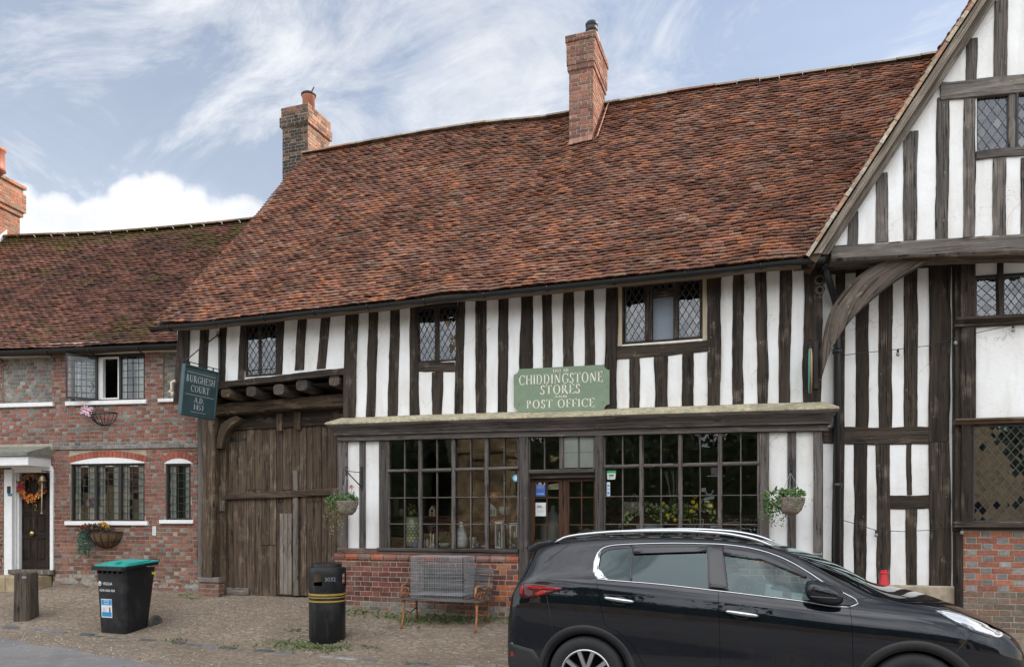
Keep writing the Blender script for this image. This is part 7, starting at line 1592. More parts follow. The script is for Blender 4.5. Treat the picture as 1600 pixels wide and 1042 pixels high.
# right window goods
t, p = place('woven_bag', 'tan woven shopping bag with a swing tag in the right window', 'bag', 987, 800, -.45); k = pm(987, -.45); m2 = MB(); m2.prism(FM, [FM.px(x, y, -.45) for x, y in ((972, 802), (1003, 802), (1001, 783.5), (974, 783.5))], -.55, -.45, col=(.16, .11, .065)); m2.build('body', M['wicker'], t); m2 = MB(); m2.tube([FM.w(*FM.px(x, y, -.45), -.45) for x, y in ((986, 784), (988, 775), (991, 771), (995, 775), (997, 784))], .008, 6, col=(.28, .2, .11)); m2.build('handle', M['col'], t); m2 = MB(); m2.prism(FM, [FM.px(x, y, -.44) for x, y in rect(986.7, 990, 785, 792)], -.442, -.44, col=(.6, .58, .52)); m2.build('tag', M['col'], t)
t, p = place('silk_scarf', 'folded dark red scarf behind the bag in the right window', 'scarf', 962, 800, -.6); m2 = MB(); clump(m2, p+ZU*.05, (.13, .06, .16), 130, .1, [(.14, .03, .035), (.10, .025, .03), (.05, .07, .06)], .3, .8); m2.build('cloth', M['leaf'], t)
t, p = place('twig_bunch', 'bunch of bare pale twigs standing in the metal bucket', 'twigs', 1052, 790, -.36); m2 = MB()
for k in range(8): a = rnd.uniform(-.12, .12); m2.tube([p+Vector((a*.2, 0, 0)), p+Vector((a*.7+rnd.gauss(0, .02), rnd.gauss(0, .03), .25)), p+Vector((a+rnd.gauss(0, .02), rnd.gauss(0, .04), .48))], .005, 5, col=(.22, .2, .17))
m2.build('twig', M['col'], t)
t, p = lath('metal_bucket', 'pale grey metal bucket of flowers in the right window', 'bucket', 1054, 0, [(.07, 0), (.095, .26), (.10, .27), (.09, .27)], (.4, .42, .4), o=-.34)
t = thing('lemon_garland', FM.w(FM.u(1040, -.2), ZS+.3, -.2), 'long garland of lemons and pale green leaves across the right window', 'garland'); m2 = MB(); path = [(973, 822), (980, 810), (992, 801), (1010, 791), (1030, 798), (1046, 806), (1060, 797), (1080, 795), (1096, 790), (1108, 798), (1115, 812)]
m2.tube([FM.w(*FM.px(x, y, -.16), -.16) for x, y in path], .006, 5, col=(.1, .12, .05)); PG = [(.6, .66, .3), (.7, .74, .4), (.45, .52, .2)]
for x, y in path+[(985, 805), (998, 797), (1003, 803), (1016, 795), (1022, 792), (1100, 786), (1113, 805), (1088, 798)]: clump(m2, FM.w(*FM.px(x, y, -.12), -.12), (.055, .03, .045), 9, .055, PG, 0, .75)
for x, y in ((1028, 803), (1038, 808), (1055, 793), (1077, 806), (1070, 796), (1048, 800)): clump(m2, FM.w(*FM.px(x, y, -.15), -.15), (.07, .05, .07), 44, .07, [(.10, .16, .05), (.3, .33, .08), (.06, .09, .03), (.4, .42, .12)], 0, .6)
m2.build('leaves', M['leaf'], t)
for x, y in ((1036, 787), (1043, 805), (1083, 784), (1088, 791), (1086, 776), (1080, 799), (1055, 812)):
    m2 = MB(); m2.lathe(Matrix.Translation(FM.w(*FM.px(x, y, -.10), -.10)) @ Matrix.Rotation(rnd.uniform(0, 1.5), 4, 'X'), [(0, -.036), (.012, -.03), (.027, -.015), (.03, 0), (.027, .015), (.012, .03), (0, .036)], 14, (.9, .62, .03)); m2.build('lemon', M['gloss'], t)
t, u0, u1 = box_item('picture_frame', 'pale framed print leaning in the right window, partly behind the car roof', 'picture', 994, 1036, ZS, .36, -.3, None); m2 = MB(); m2.box(FM, u0, u1, ZS, ZS+.36, -.32, -.30, col=(.4, .42, .42), e=.006); m2.box(FM, u0+.1, u1-.02, ZS+.05, ZS+.31, -.30, -.298, col=(.5, .51, .5)); m2.build('frame', M['col'], t); m2 = MB(); m2.box(FM, u0+.16, u1-.08, ZS+.1, ZS+.24, -.2975, -.296, col=(.25, .27, .27)); m2.build('print', M['col'], t)
t, p = place('wire_rack', 'small cream zigzag wire rack in the right window', 'rack', 1091, 826, -.3); m2 = MB(); P = [FM.w(*FM.px(x, y, -.3), -.3) for x, y in ((1083, 811), (1086, 824), (1089, 811), (1092, 824), (1095, 811), (1098, 824), (1099, 811))]; m2.tube(P, .006, 5, col=(.6, .55, .4)); m2.tube([P[0], P[-1]], .006, 5, col=(.6, .55, .4)); m2.tube([FM.w(*FM.px(1091, 824, -.3), -.3), FM.w(*FM.px(1091, 845, -.3), -.3)], .008, 5, col=(.6, .55, .4)); m2.build('wire', M['col'], t)
t, u0, u1 = box_item('small_lantern', 'white framed lantern under the end of the lemon garland', 'lantern', 1110, 1122, ZS, .35, -.28, None); m2 = MB()
for q in ((u0, u0+.02, ZS, ZS+.35), (u1-.02, u1, ZS, ZS+.35), (u0+.02, u1-.02, ZS+.32, ZS+.35), (u0+.02, u1-.02, ZS, ZS+.03)): m2.box(FM, *q, -.34, -.28, col=(.55, .56, .5))
m2.build('frame', M['col'], t); m2 = MB(); m2.box(FM, u0+.02, u1-.02, ZS+.03, ZS+.32, -.33, -.32, col=(.35, .42, .32)); m2.build('panel', M['gloss'], t)
p_ = FM.w(FM.u(1110, -.72), ZLg, -.72); t = thing('gold_egg', p_, 'large gold egg ornament on the ledge in the right window', 'ornament'); m2 = MB(); m2.lathe(p_, [(0, 0), (.06, .01), (.105, .07), (.11, .13), (.08, .21), (.035, .26), (0, .27)], 24); m2.build('egg', M['brass'], t)
t, p = place('hanging_key', 'bunch of pale wooden key shapes hanging above the gold egg', 'ornament', 1102, 780, -.4); m2 = MB(); m2.prism(FM, [FM.px(x, y, -.4) for x, y in ((1099, 778), (1116, 774), (1116, 779), (1103, 781), (1104, 785), (1101, 785))], -.41, -.4, col=(.42, .43, .42)); m2.tube([FM.w(*FM.px(1108+6*math.cos(q), 765+8*math.sin(q), -.42), -.42) for q in [k*.4 for k in range(9)]], .012, 6, col=(.34, .4, .46)); m2.prism(FM, [FM.px(x, y, -.4) for x, y in rect(1096, 1103, 762, 768)], -.41, -.4, col=(.5, .45, .36)); m2.build('key', M['col'], t)
t, p = place('glass_shelf', 'white glass shelf with a tiny picture, upper right window', 'shelf', 1110, 744, -.5); m2 = MB(); m2.box(FM, FM.u(1105, -.5), FM.u(1132, -.5), p.z-.006, p.z+.006, -.7, -.45, col=(.55, .56, .56)); m2.build('shelf', M['gloss'], t); m2 = MB(); m2.box(FM, FM.u(1111, -.5), FM.u(1121, -.5), p.z+.008, p.z+.12, -.52, -.5, col=(.2, .16, .2)); m2.build('picture', M['col'], t)
t, p = place('white_flowers', 'spray of tiny white flowers at the right end of the window', 'flowers', 1158, 815, -.34); m2 = MB(); clump(m2, p, (.2, .06, .06), 100, .022, [(.55, .55, .48), (.4, .4, .33), (.12, .14, .07)]); clump(m2, p-ZU*.12, (.14, .05, .08), 60, .05, [(.08, .09, .04), (.12, .1, .06)]); m2.build('spray', M['leaf'], t)
t, p = place('arched_clock', 'black arched clock face low in the right corner of the window', 'clock', 1179, 838, -.22); m2 = MB(); m2.lathe(wallM(FM, FM.u(1179, -.22), p.z, -.22), [(.15, -.03), (.15, .0), (.135, .012), (.13, .004), (0, .004)], 30, (.02, .02, .02)); m2.build('case', M['col'], t); m2 = MB(); u = FM.u(1179, -.22)
for k in range(12): q = 6.283*k/12; m2.prism(FM, [(u+.10*math.cos(q+d_)+e_*math.cos(q), p.z+.10*math.sin(q+d_)+e_*math.sin(q)) for d_, e_ in ((-.08, -.02), (.08, -.02), (.08, .02), (-.08, .02))], -.216, -.214, col=(.55, .55, .52))
m2.build('dial_marks', M['col'], t)
# ================================================================ the parked car
XR_, YC_ = -1.664, -2.83              # rear axle X, centre line Y; car x forwards, y towards the camera
HWm = .925
car = thing('parked_car', (XR_+1.3, YC_, 0), 'black hatchback with silver roof rails and chrome window trim parked in front of the shop', 'car')
def cw_(x, y, z): return Vector((XR_+x, YC_-y, z))
ztop = curve([(-.835, .60), (-.825, .75), (-.80, .95), (-.765, 1.06), (-.715, 1.19), (-.655, 1.34), (-.60, 1.45), (-.555, 1.515), (-.48, 1.545), (-.2, 1.585), (.2, 1.615), (.7, 1.628), (1.1, 1.612), (1.45, 1.565), (1.79, 1.485), (2.09, 1.375), (2.3, 1.268), (2.41, 1.20), (2.5, 1.16), (2.7, 1.122), (2.98, 1.05), (3.15, .985), (3.32, .905), (3.42, .835), (3.49, .74), (3.53, .62), (3.545, .45)])
zroofe = curve([(-.84, .55), (-.78, .98), (-.70, 1.16), (-.60, 1.36), (-.50, 1.475), (-.3, 1.53), (.0, 1.56), (.54, 1.578), (1.0, 1.572), (1.45, 1.535), (1.73, 1.452), (1.99, 1.285), (2.2, 1.145), (2.33, 1.09), (2.5, 1.075), (2.98, 1.01), (3.15, .95), (3.32, .87), (3.42, .80), (3.49, .70), (3.53, .58), (3.545, .42)])
zbelt = curve([(-.84, .5), (-.80, .82), (-.74, 1.04), (-.62, 1.17), (-.45, 1.205), (0, 1.20), (.09, 1.195), (.55, 1.16), (1.15, 1.115), (1.75, 1.06), (2.1, 1.025), (2.35, 1.01), (2.7, .985), (2.98, .945), (3.15, .90), (3.32, .82), (3.42, .74), (3.49, .64), (3.53, .52), (3.545, .40)])
zsill = zsill
wid = curve([(-.84, .60), (-.82, .70), (-.78, .79), (-.70, .86), (-.55, .898), (-.3, .918), (.0, .928), (.35, .922), (1.2, .918), (2.0, .92), (2.67, .93), (2.95, .918), (3.15, .885), (3.3, .835), (3.42, .755), (3.50, .64), (3.53, .53), (3.545, .42)])
roofw = curve([(-.84, .5), (-.78, .70), (-.6, .66), (-.3, .66), (.5, .665), (1.2, .66), (1.6, .66), (1.9, .70), (2.2, .765), (2.33, .80), (2.6, .80), (3.0, .78), (3.2, .72), (3.42, .60), (3.50, .5), (3.545, .36)])
zlow = curve([(-.84, .40), (-.8, .30), (-.6, .24), (-.2, .22), (2.9, .22), (3.3, .22), (3.45, .24), (3.53, .28), (3.545, .34)])
def section(x, k=1.0, dz=0.0):
    w_, zb, zt, zl, zr_, wr = wid(x), zbelt(x), ztop(x), zlow(x), zroofe(x), roofw(x)
    h = zb-zl; cr = .012 if -.5 < x < 3.2 else 0
    pts = [(w_*.86, zl), (w_*.955, zl+h*.05), (w_*.972, zl+h*.22), (w_*.968, zl+h*.36), (w_*1.0, zl+h*.58), (w_*1.0-.0, zl+h*.78), (w_*.982, zl+h*.90), (w_*.955, zb), ((w_*.955)*.42+(wr+.03)*.58, zb+(zr_-zb)*.55), (wr+.025, zr_-(zr_-zb)*.06), (wr-.03, zr_+(zt-zr_)*.33), (wr*.72, zr_+(zt-zr_)*.74), (wr*.36, zr_+(zt-zr_)*.94), (0, zt)]
    out = []; n = len(pts); S_ = 4
    for i in range(n-1):
        p0, p1, p2, p3 = pts[max(i-1, 0)], pts[i], pts[i+1], pts[min(i+2, n-1)]
        if i+2 >= n: p3 = (-pts[n-2][0], pts[n-2][1])
        for s_ in range(S_):
            t = s_/S_; q = []
            for a in (0, 1):
                q.append(.5*((2*p1[a])+(-p0[a]+p2[a])*t+(2*p0[a]-5*p1[a]+4*p2[a]-p3[a])*t*t+(-p0[a]+3*p1[a]-3*p2[a]+p3[a])*t**3))
            out.append((q[0]*k, q[1]+dz))
    out.append((0, zt+dz)); return out
def ybody(x, z):
    s_ = section(x)
    for (y0, z0), (y1, z1) in zip(s_, s_[1:]):
        if min(z0, z1) <= z <= max(z0, z1) and abs(z1-z0) > 1e-6: return y0+(y1-y0)*(z-z0)/(z1-z0)
    return s_[0][0] if z < s_[0][1] else s_[-1][0]
def cpx(px_, py_, extra=0.0):
    """photo pixel on the near side -> car (x, z)"""
    y = .92
    for _ in range(14):
        r = ray(px_, py_); k = (YC_-y-extra-CAM.y)/r.y; P = CAM+r*k; x = min(max(P.x-XR_, -.83), 3.54); y = .5*y+.5*ybody(x, P.z)
    return (P.x-XR_, P.z)
stations = []; x = -.84
xsn = [-.84, -.835, -.825, -.81, -.79, -.765, -.735, -.70, -.66, -.62, -.58, -.54, -.5, -.46, -.42]
q = -.36
while q < 3.12: xsn.append(q); q += .06
xsn += [3.15, 3.2, 3.25, 3.3, 3.34, 3.38, 3.42, 3.45, 3.475, 3.495, 3.51, 3.523, 3.533, 3.54, 3.545]
def shell(k=1.0, thick=.02):
    mb = MB(); rings = []
    for sgn_in in (0, 1):
        for x in xsn:
            s_ = section(x); xx = x
            if sgn_in:
                xx = -.84+thick*1.2+(x+.84)/(4.385)*(4.385-2.4*thick)
                s2 = []
                cz = (s_[0][1]+s_[-1][1])/2
                for (y, z) in s_: f = max(0.0, 1-thick/max(abs(y), .05)) if y > .05 else 1; s2.append((y*f, cz+(z-cz)*(1-thick*1.3/max(.1, (s_[-1][1]-s_[0][1])/2))))
                s_ = s2
            rings.append([(xx, y, z) for y, z in s_]+[(xx, -y, z) for y, z in s_[-2::-1]])
    m_ = len(rings[0]); n = len(xsn); P = [cw_(*p) for r_ in rings for p in r_]; f = []
    for side in (0, 1):
        o_ = side*n
        for i in range(n-1):
            for k2 in range(m_):
                a, b, c, d = (o_+i)*m_+k2, (o_+i)*m_+(k2+1) % m_, (o_+i+1)*m_+(k2+1) % m_, (o_+i+1)*m_+k2
                f.append((a, b, c, d) if side == 0 else (d, c, b, a))
        e0 = tuple(o_*m_+k2 for k2 in range(m_)); e1 = tuple((o_+n-1)*m_+k2 for k2 in range(m_))
        f.append(e0[::-1] if side == 0 else e0); f.append(e1 if side == 0 else e1[::-1])
    mb.add(P, f, None, (1, 1, 1), True); return mb
paint = NT('black_car_paint'); v_ = paint.vec('Pos'); paint.p.inputs['Coat Weight'].default_value = 1.0; paint.p.inputs['Coat Roughness'].default_value = .015; paint.p.inputs['Coat IOR'].default_value = 1.5
fl_ = paint.noise(v_, 900, 1); paint.out(paint.mix(paint.ramp(fl_, [(.45, 0), (.75, 1)]), (.003, .0042, .0065), (.008, .011, .018)), .5, .0, .0); M['paint'] = paint.m
M['cglass'] = glass_mat('car_glass', (.46, .58, .55), 1.52, 0.0, 1.15, (.8, .98, 1.0)); M['pglass'] = glass_mat('privacy_glass', (.10, .13, .13), 1.52, 0.0, 1.2, (.8, .98, 1.0))
M['chrome'] = plain('satin_chrome', (.52, .53, .55), .18, 1.0, var=.03, bump=0); M['plastic'] = plain('black_plastic', (.012, .012, .013), .55, var=.2, scale=40, bump=.05); M['gblack'] = plain('gloss_black', (.006, .006, .007), .08, var=0, bump=0)
def cut_obj(poly, y0, y1, axis='y'):
    mb = MB(); n = len(poly)
    if axis == 'y': P = [cw_(x, y0, z) for x, z in poly]+[cw_(x, y1, z) for x, z in poly]
    else: P = [cw_(x, y, y0) for x, y in poly]+[cw_(x, y, y1) for x, y in poly]
    mb.add(P, [tuple(range(n)), tuple(range(2*n-1, n-1, -1))]+[(i, n+i, n+(i+1) % n, (i+1) % n) for i in range(n)])
    o = mb.build('cutter', M['paint'], car); bm = bmesh.new(); bm.from_mesh(o.data); bmesh.ops.recalc_face_normals(bm, faces=bm.faces); bm.to_mesh(o.data); bm.free(); return o
def boolean(o, cutters):
    for c, op in cutters:
        m_ = o.modifiers.new('b', 'BOOLEAN'); m_.object = c; m_.operation = op; m_.solver = 'EXACT'
    bpy.context.view_layer.update(); dg = bpy.context.evaluated_depsgraph_get(); me = bpy.data.meshes.new_from_object(o.evaluated_get(dg)); o.modifiers.clear(); o.data = me
    for p in me.polygons: p.use_smooth = True
    me.set_sharp_from_angle(angle=R(35)); return o
def remat(o, m_): o.data.materials.clear(); o.data.materials.append(m_); [setattr(p, 'material_index', 0) for p in o.data.polygons]
def fixn(o):
    bm = bmesh.new(); bm.from_mesh(o.data); bmesh.ops.recalc_face_normals(bm, faces=bm.faces); bm.to_mesh(o.data); bm.free(); return o
def roundpoly(pts, r_=.03, n=5):
    out = []; N_ = len(pts)
    for i in range(N_):
        p, a, b = Vector(pts[i]), Vector(pts[i-1]), Vector(pts[(i+1) % N_]); d1, d2 = (a-p), (b-p); r1 = min(r_, d1.length*.45, d2.length*.45)
        s_, e_ = p+d1.normalized()*r1, p+d2.normalized()*r1
        for k in range(n+1): t = k/n; out.append(tuple(s_*(1-t)**2+p*2*t*(1-t)+e_*t*t))
    return out
# outlines traced on the near side
W_q = roundpoly([cpx(*p) for p in ((934.5, 884), (938, 867), (949, 858.5), (984, 855), (984, 905.3), (946, 902.5), (937.5, 897))], .03)
W_r = roundpoly([cpx(*p) for p in ((989, 854), (1104.5, 853.2), (1106, 919), (987.5, 906.2))], .025)
W_f = roundpoly([cpx(*p) for p in ((1131, 854.5), (1180, 862), (1221, 877), (1258, 897.5), (1286, 915), (1300, 927), (1304, 941), (1250, 936.3), (1180, 928), (1139, 922.8))], .02)
W_t = roundpoly([cpx(*p) for p in ((1310, 930), (1337, 941), (1329, 945.5), (1312, 943.5))], .008)
D_r = [cpx(*p) for p in ((931, 884), (932, 864), (942, 851.5), (964, 848.5), (1010, 846.5), (1117.5, 846.5), (1122.5, 926), (1124.5, 985), (1125, 1041))]+[(.62, .42), (.56, .42)]+[cpx(*p) for p in ((1001, 1030), (986, 1005), (966, 986), (945.5, 977), (937.5, 940))]
D_f = [cpx(*p) for p in ((1117.5, 846.5), (1180, 853), (1225, 870), (1275, 898), (1319, 922), (1327, 946), (1331, 972), (1333, 1041))]+[(2.12, .42), (.67, .42)]+[cpx(*p) for p in ((1125, 1041), (1124.5, 985), (1122.5, 926))]
def grow(poly, d):
    c = Vector((sum(p[0] for p in poly)/len(poly), sum(p[1] for p in poly)/len(poly))); out = []; N_ = len(poly)
    ar = sum(poly[i][0]*poly[(i+1) % N_][1]-poly[(i+1) % N_][0]*poly[i][1] for i in range(N_)); sg = 1 if ar > 0 else -1
    for i in range(N_):
        p = Vector(poly[i]); t = (Vector(poly[(i+1) % N_])-Vector(poly[i-1])); t = t.normalized() if t.length > 1e-9 else Vector((1, 0)); out.append((p.x+t.y*d*sg, p.y-t.x*d*sg))
    return out
wsp = roundpoly([(1.60, -.56), (2.06, -.70), (2.27, -.70), (2.385, -.36), (2.40, 0), (2.385, .36), (2.27, .70), (2.06, .70), (1.60, .56), (1.57, 0)], .05)
body = shell().build('body', M['paint'], car); fixn(body)
inner = shell().build('door', M['paint'], car); fixn(inner); inner2 = inner.copy(); inner2.data = inner.data.copy(); COL.objects.link(inner2)
gl0 = shell().build('side_glass', M['cglass'], car); fixn(gl0)
cut = {k: cut_obj(p, -1.4, 1.4) for k, p in (('q', W_q), ('r', W_r), ('f', W_f))}
cdr, cdf = cut_obj(grow(D_r, .0016), .25, 1.4), cut_obj(grow(D_f, .0016), .25, 1.4); cir, cif = cut_obj(grow(D_r, -.0016), .25, 1.4), cut_obj(grow(D_f, -.0016), .25, 1.4)
cws = cut_obj(wsp, 1.0, 1.9, 'z')
def wheelcut(x, r_): return cut_obj([(x+r_*math.cos(6.283*k/40), .345+r_*math.sin(6.283*k/40)) for k in range(40)], -1.4, 1.4)
AR = .405; XF = 2.67
a1_, a2_ = wheelcut(0, AR), wheelcut(XF, AR)
boolean(body, [(cdr, 'DIFFERENCE'), (cdf, 'DIFFERENCE'), (cut['q'], 'DIFFERENCE'), (cut['r'], 'DIFFERENCE'), (cut['f'], 'DIFFERENCE'), (cws, 'DIFFERENCE'), (a1_, 'DIFFERENCE'), (a2_, 'DIFFERENCE')])
boolean(inner, [(cir, 'INTERSECT'), (cut['r'], 'DIFFERENCE'), (cut['q'], 'DIFFERENCE'), (a1_, 'DIFFERENCE')]); boolean(inner2, [(cif, 'INTERSECT'), (cut['f'], 'DIFFERENCE'), (a2_, 'DIFFERENCE')])
for o in (body, inner, inner2): remat(o, M['paint'])
def pane(c, name, mat_, near):
    """single glass sheet just inside the shell, clipped to a window outline"""
    g_ = gl0.copy(); g_.data = gl0.data.copy(); COL.objects.link(g_); boolean(g_, [(c, 'INTERSECT')]); g_.name = name
    bm = bmesh.new(); bm.from_mesh(g_.data); bm.normal_update(); rem = []
    for f in bm.faces:
        ce = f.calc_center_median()+Vector((car.location.x, 0, 0)); y = -(f.calc_center_median().y+car.location.y-YC_); x = f.calc_center_median().x+car.location.x-XR_
        outward = abs(f.normal.y)*(1 if f.normal.y*y < 0 else 1)
        good = ((f.normal.y < -.3 and y > 0) if near == 1 else (f.normal.y > .3 and y < 0)) if near is not None else (f.normal.z > .2)
        if not good: rem.append(f)
    bmesh.ops.delete(bm, geom=rem, context='FACES')
    for v in bm.verts: v.co -= v.normal*.006
    bm.to_mesh(g_.data); bm.free(); remat(g_, mat_); [setattr(p, 'use_smooth', True) for p in g_.data.polygons]; return g_
for sd in (1, -1): pane(cut['q'], 'quarter_window', M['pglass'], sd); pane(cut['r'], 'side_window', M['pglass'], sd); pane(cut['f'], 'side_window', M['cglass'], sd)
pane(cws, 'windscreen', M['cglass'], None)
bpy.data.objects.remove(gl0)
for c in list(cut.values())+[cdr, cdf, cir, cif, cws, a1_, a2_]: bpy.data.objects.remove(c)
# applied bits following the skin
def skin(x, z, e=.0): return cw_(x, ybody(x, z)+e, z)
def patch(mb, poly, e0, e1, col=(1, 1, 1), seg=.03):
    """outline draped on the near side, with a raised front"""
    pts = []; N_ = len(poly)
    for i in range(N_):
        a, b = poly[i], poly[(i+1) % N_]; k = max(1, int(math.hypot(b[0]-a[0], b[1]-a[1])/seg))
        for j in range(k): pts.append((a[0]+(b[0]-a[0])*j/k, a[1]+(b[1]-a[1])*j/k))
    c = (sum(p[0] for p in pts)/len(pts), sum(p[1] for p in pts)/len(pts)); n = len(pts); P = [skin(x, z, e0) for x, z in pts]
    for f_ in (1.0, .97, .7, .4): P += [skin(c[0]+(x-c[0])*f_, c[1]+(z-c[1])*f_, e1-(.004 if f_ == 1 else 0)) for x, z in pts]
    P.append(skin(*c, e1))
    mb.add(P, [(r_*n+i, r_*n+(i+1) % n, (r_+1)*n+(i+1) % n, (r_+1)*n+i) for r_ in range(4) for i in range(n)]+[(4*n+i, 4*n+(i+1) % n, 5*n) for i in range(n)], None, col, True)
def strip(mb, pts, r_, e=.004, n=8, flat=1.0):
    P = []
    for a, b in zip(pts, pts[1:]):
        for j in range(n): P.append((a[0]+(b[0]-a[0])*j/n, a[1]+(b[1]-a[1])*j/n))
    P.append(pts[-1]); mb.tube([skin(x, z, e) for x, z in P], r_, 8, flat=flat)
def smoothline(pts, n=40):
    d = [0]
    for a, b in zip(pts, pts[1:]): d.append(d[-1]+math.hypot(b[0]-a[0], b[1]-a[1]))
    fx, fz_ = curve([(d[i], pts[i][0]) for i in range(len(pts))]), curve([(d[i], pts[i][1]) for i in range(len(pts))]); return [(fx(d[-1]*k/n), fz_(d[-1]*k/n)) for k in range(n+1)]
m2 = MB(); lo = smoothline([cpx(*p) for p in ((932, 903.5), (950, 905.8), (1016, 911), (1121, 922.5), (1180, 929.5), (1255, 939), (1308, 947), (1326, 948))]); strip(m2, lo, .0065, .003, 1)
up = smoothline([cpx(*p) for p in ((929, 897), (928.5, 886), (931.5, 870), (939, 858), (955, 852), (975, 850.3), (1016, 848.8), (1060, 848.3), (1117, 849.5), (1155, 853), (1190, 860), (1225, 872.5), (1262, 893), (1290, 911.5), (1318, 926), (1339, 938), (1341, 941.5), (1336, 945), (1326, 948))], 70); strip(m2, up, .0065, .003, 1)
patch(m2, [cpx(*p) for p in ((926.5, 893), (927.5, 876), (933, 862), (941, 856), (937, 865), (934, 878), (935, 893), (940, 900), (951, 904.5), (934, 906))], .0, .008); m2.build('window_trim', M['chrome'], car)
m2 = MB(); patch(m2, [cpx(*p) for p in ((984.5, 852), (988.5, 852), (987, 908), (984.5, 907))], 0, .006); m2.build('pillar_trim', M['gblack'], car); m2 = MB(); patch(m2, [cpx(*p) for p in ((1105, 851.5), (1130.5, 852.5), (1138, 923), (1107, 920))], 0, .005); m2.build('pillar_trim', M['gblack'], car); m2 = MB(); patch(m2, [cpx(*p) for p in ((1305, 928), (1312, 930), (1337, 941), (1327, 946), (1305, 944))], 0, .005); m2.build('pillar_trim', M['gblack'], car)
m2 = MB(); patch(m2, [cpx(*p) for p in ((989.5, 853.5), (1104, 853), (1104, 861.5), (990, 865))], 0, .016); patch(m2, [cpx(*p) for p in ((1129.5, 854.5), (1158, 857.5), (1192, 864.5), (1224, 878), (1262, 900), (1258, 901), (1220, 884), (1188, 872), (1160, 866), (1131, 866))], 0, .016); m2.build('wind_deflector', plain('smoked_plastic', (.02, .022, .025), .2, var=0, bump=0), car)
# door handles
for xa, ya, xb, yb in ((944.5, 933, 991, 939.5), (1133.5, 954, 1185.5, 961.5)):
    (x0, z0), (x1, z1) = cpx(xa, ya), cpx(xb, yb); m2 = MB(); n = 12; P = []
    m2.tube([skin(x0+(x1-x0)*k/n, z0+(z1-z0)*k/n, .012+.018*math.sin(math.pi*k/n)**.5) for k in range(n+1)], [.021*(.55+.45*math.sin(math.pi*k/n)**.5) for k in range(n+1)], 8, flat=1.0); h_ = m2.build('handle', M['chrome'], car)
    m2 = MB(); xm, zm = (x0+x1)/2, (z0+z1)/2; patch(m2, [(xm+.075*math.cos(6.283*k/20), zm-.012+.04*math.sin(6.283*k/20)) for k in range(20)], -.002, .0015); m2.build('handle_cup', M['gblack'], h_)
# lamps
redg = plain('red_lamp_lens', (.32, .01, .014), .08, var=.15, scale=30, bump=0); redd = plain('dark_red_lens', (.05, .004, .006), .06, var=0, bump=0)
TLp = [cpx(*p) for p in ((811, 926), (813, 914), (820, 910), (850, 913), (877.5, 917), (880, 920.5), (853.5, 928.5), (820, 935), (812.5, 931))]; m2 = MB(); patch(m2, TLp, 0, .012); tl = m2.build('tail_lamp', redd, car)
m2 = MB(); patch(m2, [cpx(*p) for p in ((822, 914), (876, 918), (873, 920.5), (825, 918.5))], .008, .0155); patch(m2, [cpx(*p) for p in ((836, 926), (848, 921.5), (856, 922), (852, 926.5), (838, 930))], .008, .0155); patch(m2, [cpx(*p) for p in ((813, 926), (815, 915), (818.5, 914), (817, 929))], .008, .0155); m2.build('lens', redg, tl)
m2 = MB(); patch(m2, [cpx(*p) for p in ((797, 1014), (813, 1020), (814.5, 1026), (797, 1024))], 0, .01); m2.build('reflector', redg, car)
m2 = MB(); patch(m2, [cpx(*p) for p in ((796.5, 1004), (800, 1003), (812, 1013), (812.5, 1018), (797, 1012))], 0, .008); m2.build('fog_lamp', M['chrome'], car)
HLp = [cpx(*p) for p in ((1461, 952.8), (1479, 952.8), (1500, 958.5), (1521, 967), (1546, 973.5), (1561, 980), (1568, 991), (1562, 994.5), (1547.5, 994), (1518.6, 985), (1490, 970.5))]; m2 = MB(); patch(m2, HLp, 0, .004); hl = m2.build('headlamp', plain('headlamp_bowl', (.2, .21, .23), .2, .7, var=.1, bump=0), car)
m2 = MB(); patch(m2, grow(HLp, .002), .004, .016); m2.build('lens', glass_mat('lamp_lens', (.9, .92, .94), 1.5), hl)
m2 = MB(); patch(m2, [cpx(*p) for p in ((1470, 956), (1484, 957), (1500, 966.5), (1502, 974), (1490, 968.5))], .006, .011, (.8, .82, .84)); patch(m2, [cpx(*p) for p in ((1509, 969), (1522, 970), (1543, 979), (1544, 990), (1524, 984))], .006, .012, (.78, .78, .78)); patch(m2, [cpx(*p) for p in ((1502, 969), (1508, 970), (1512, 978), (1504, 975))], .006, .011, (.02, .02, .02)); patch(m2, [cpx(*p) for p in ((1549, 982), (1561, 986), (1562, 992), (1550, 991))], .006, .011, (.3, .3, .32)); m2.build('reflector', M['gloss'], hl)
# shut lines of bonnet, bumper, tailgate, filler
m2 = MB()
for L in (((1332, 936), (1369, 933.5), (1400, 940), (1430, 947), (1460, 954)), ((1520, 988), (1507, 1003), (1494, 1018), (1487, 1027)), ((853.5, 929), (858, 950), (863.5, 983)), ((851, 879), (868, 866), (888, 851), (893, 846)), ((806, 945), (803, 975), (797, 993))): strip(m2, smoothline([cpx(*p) for p in L], 20), .0035, -.0012, 1)
m2.build('shut_line', M['plastic'], car)
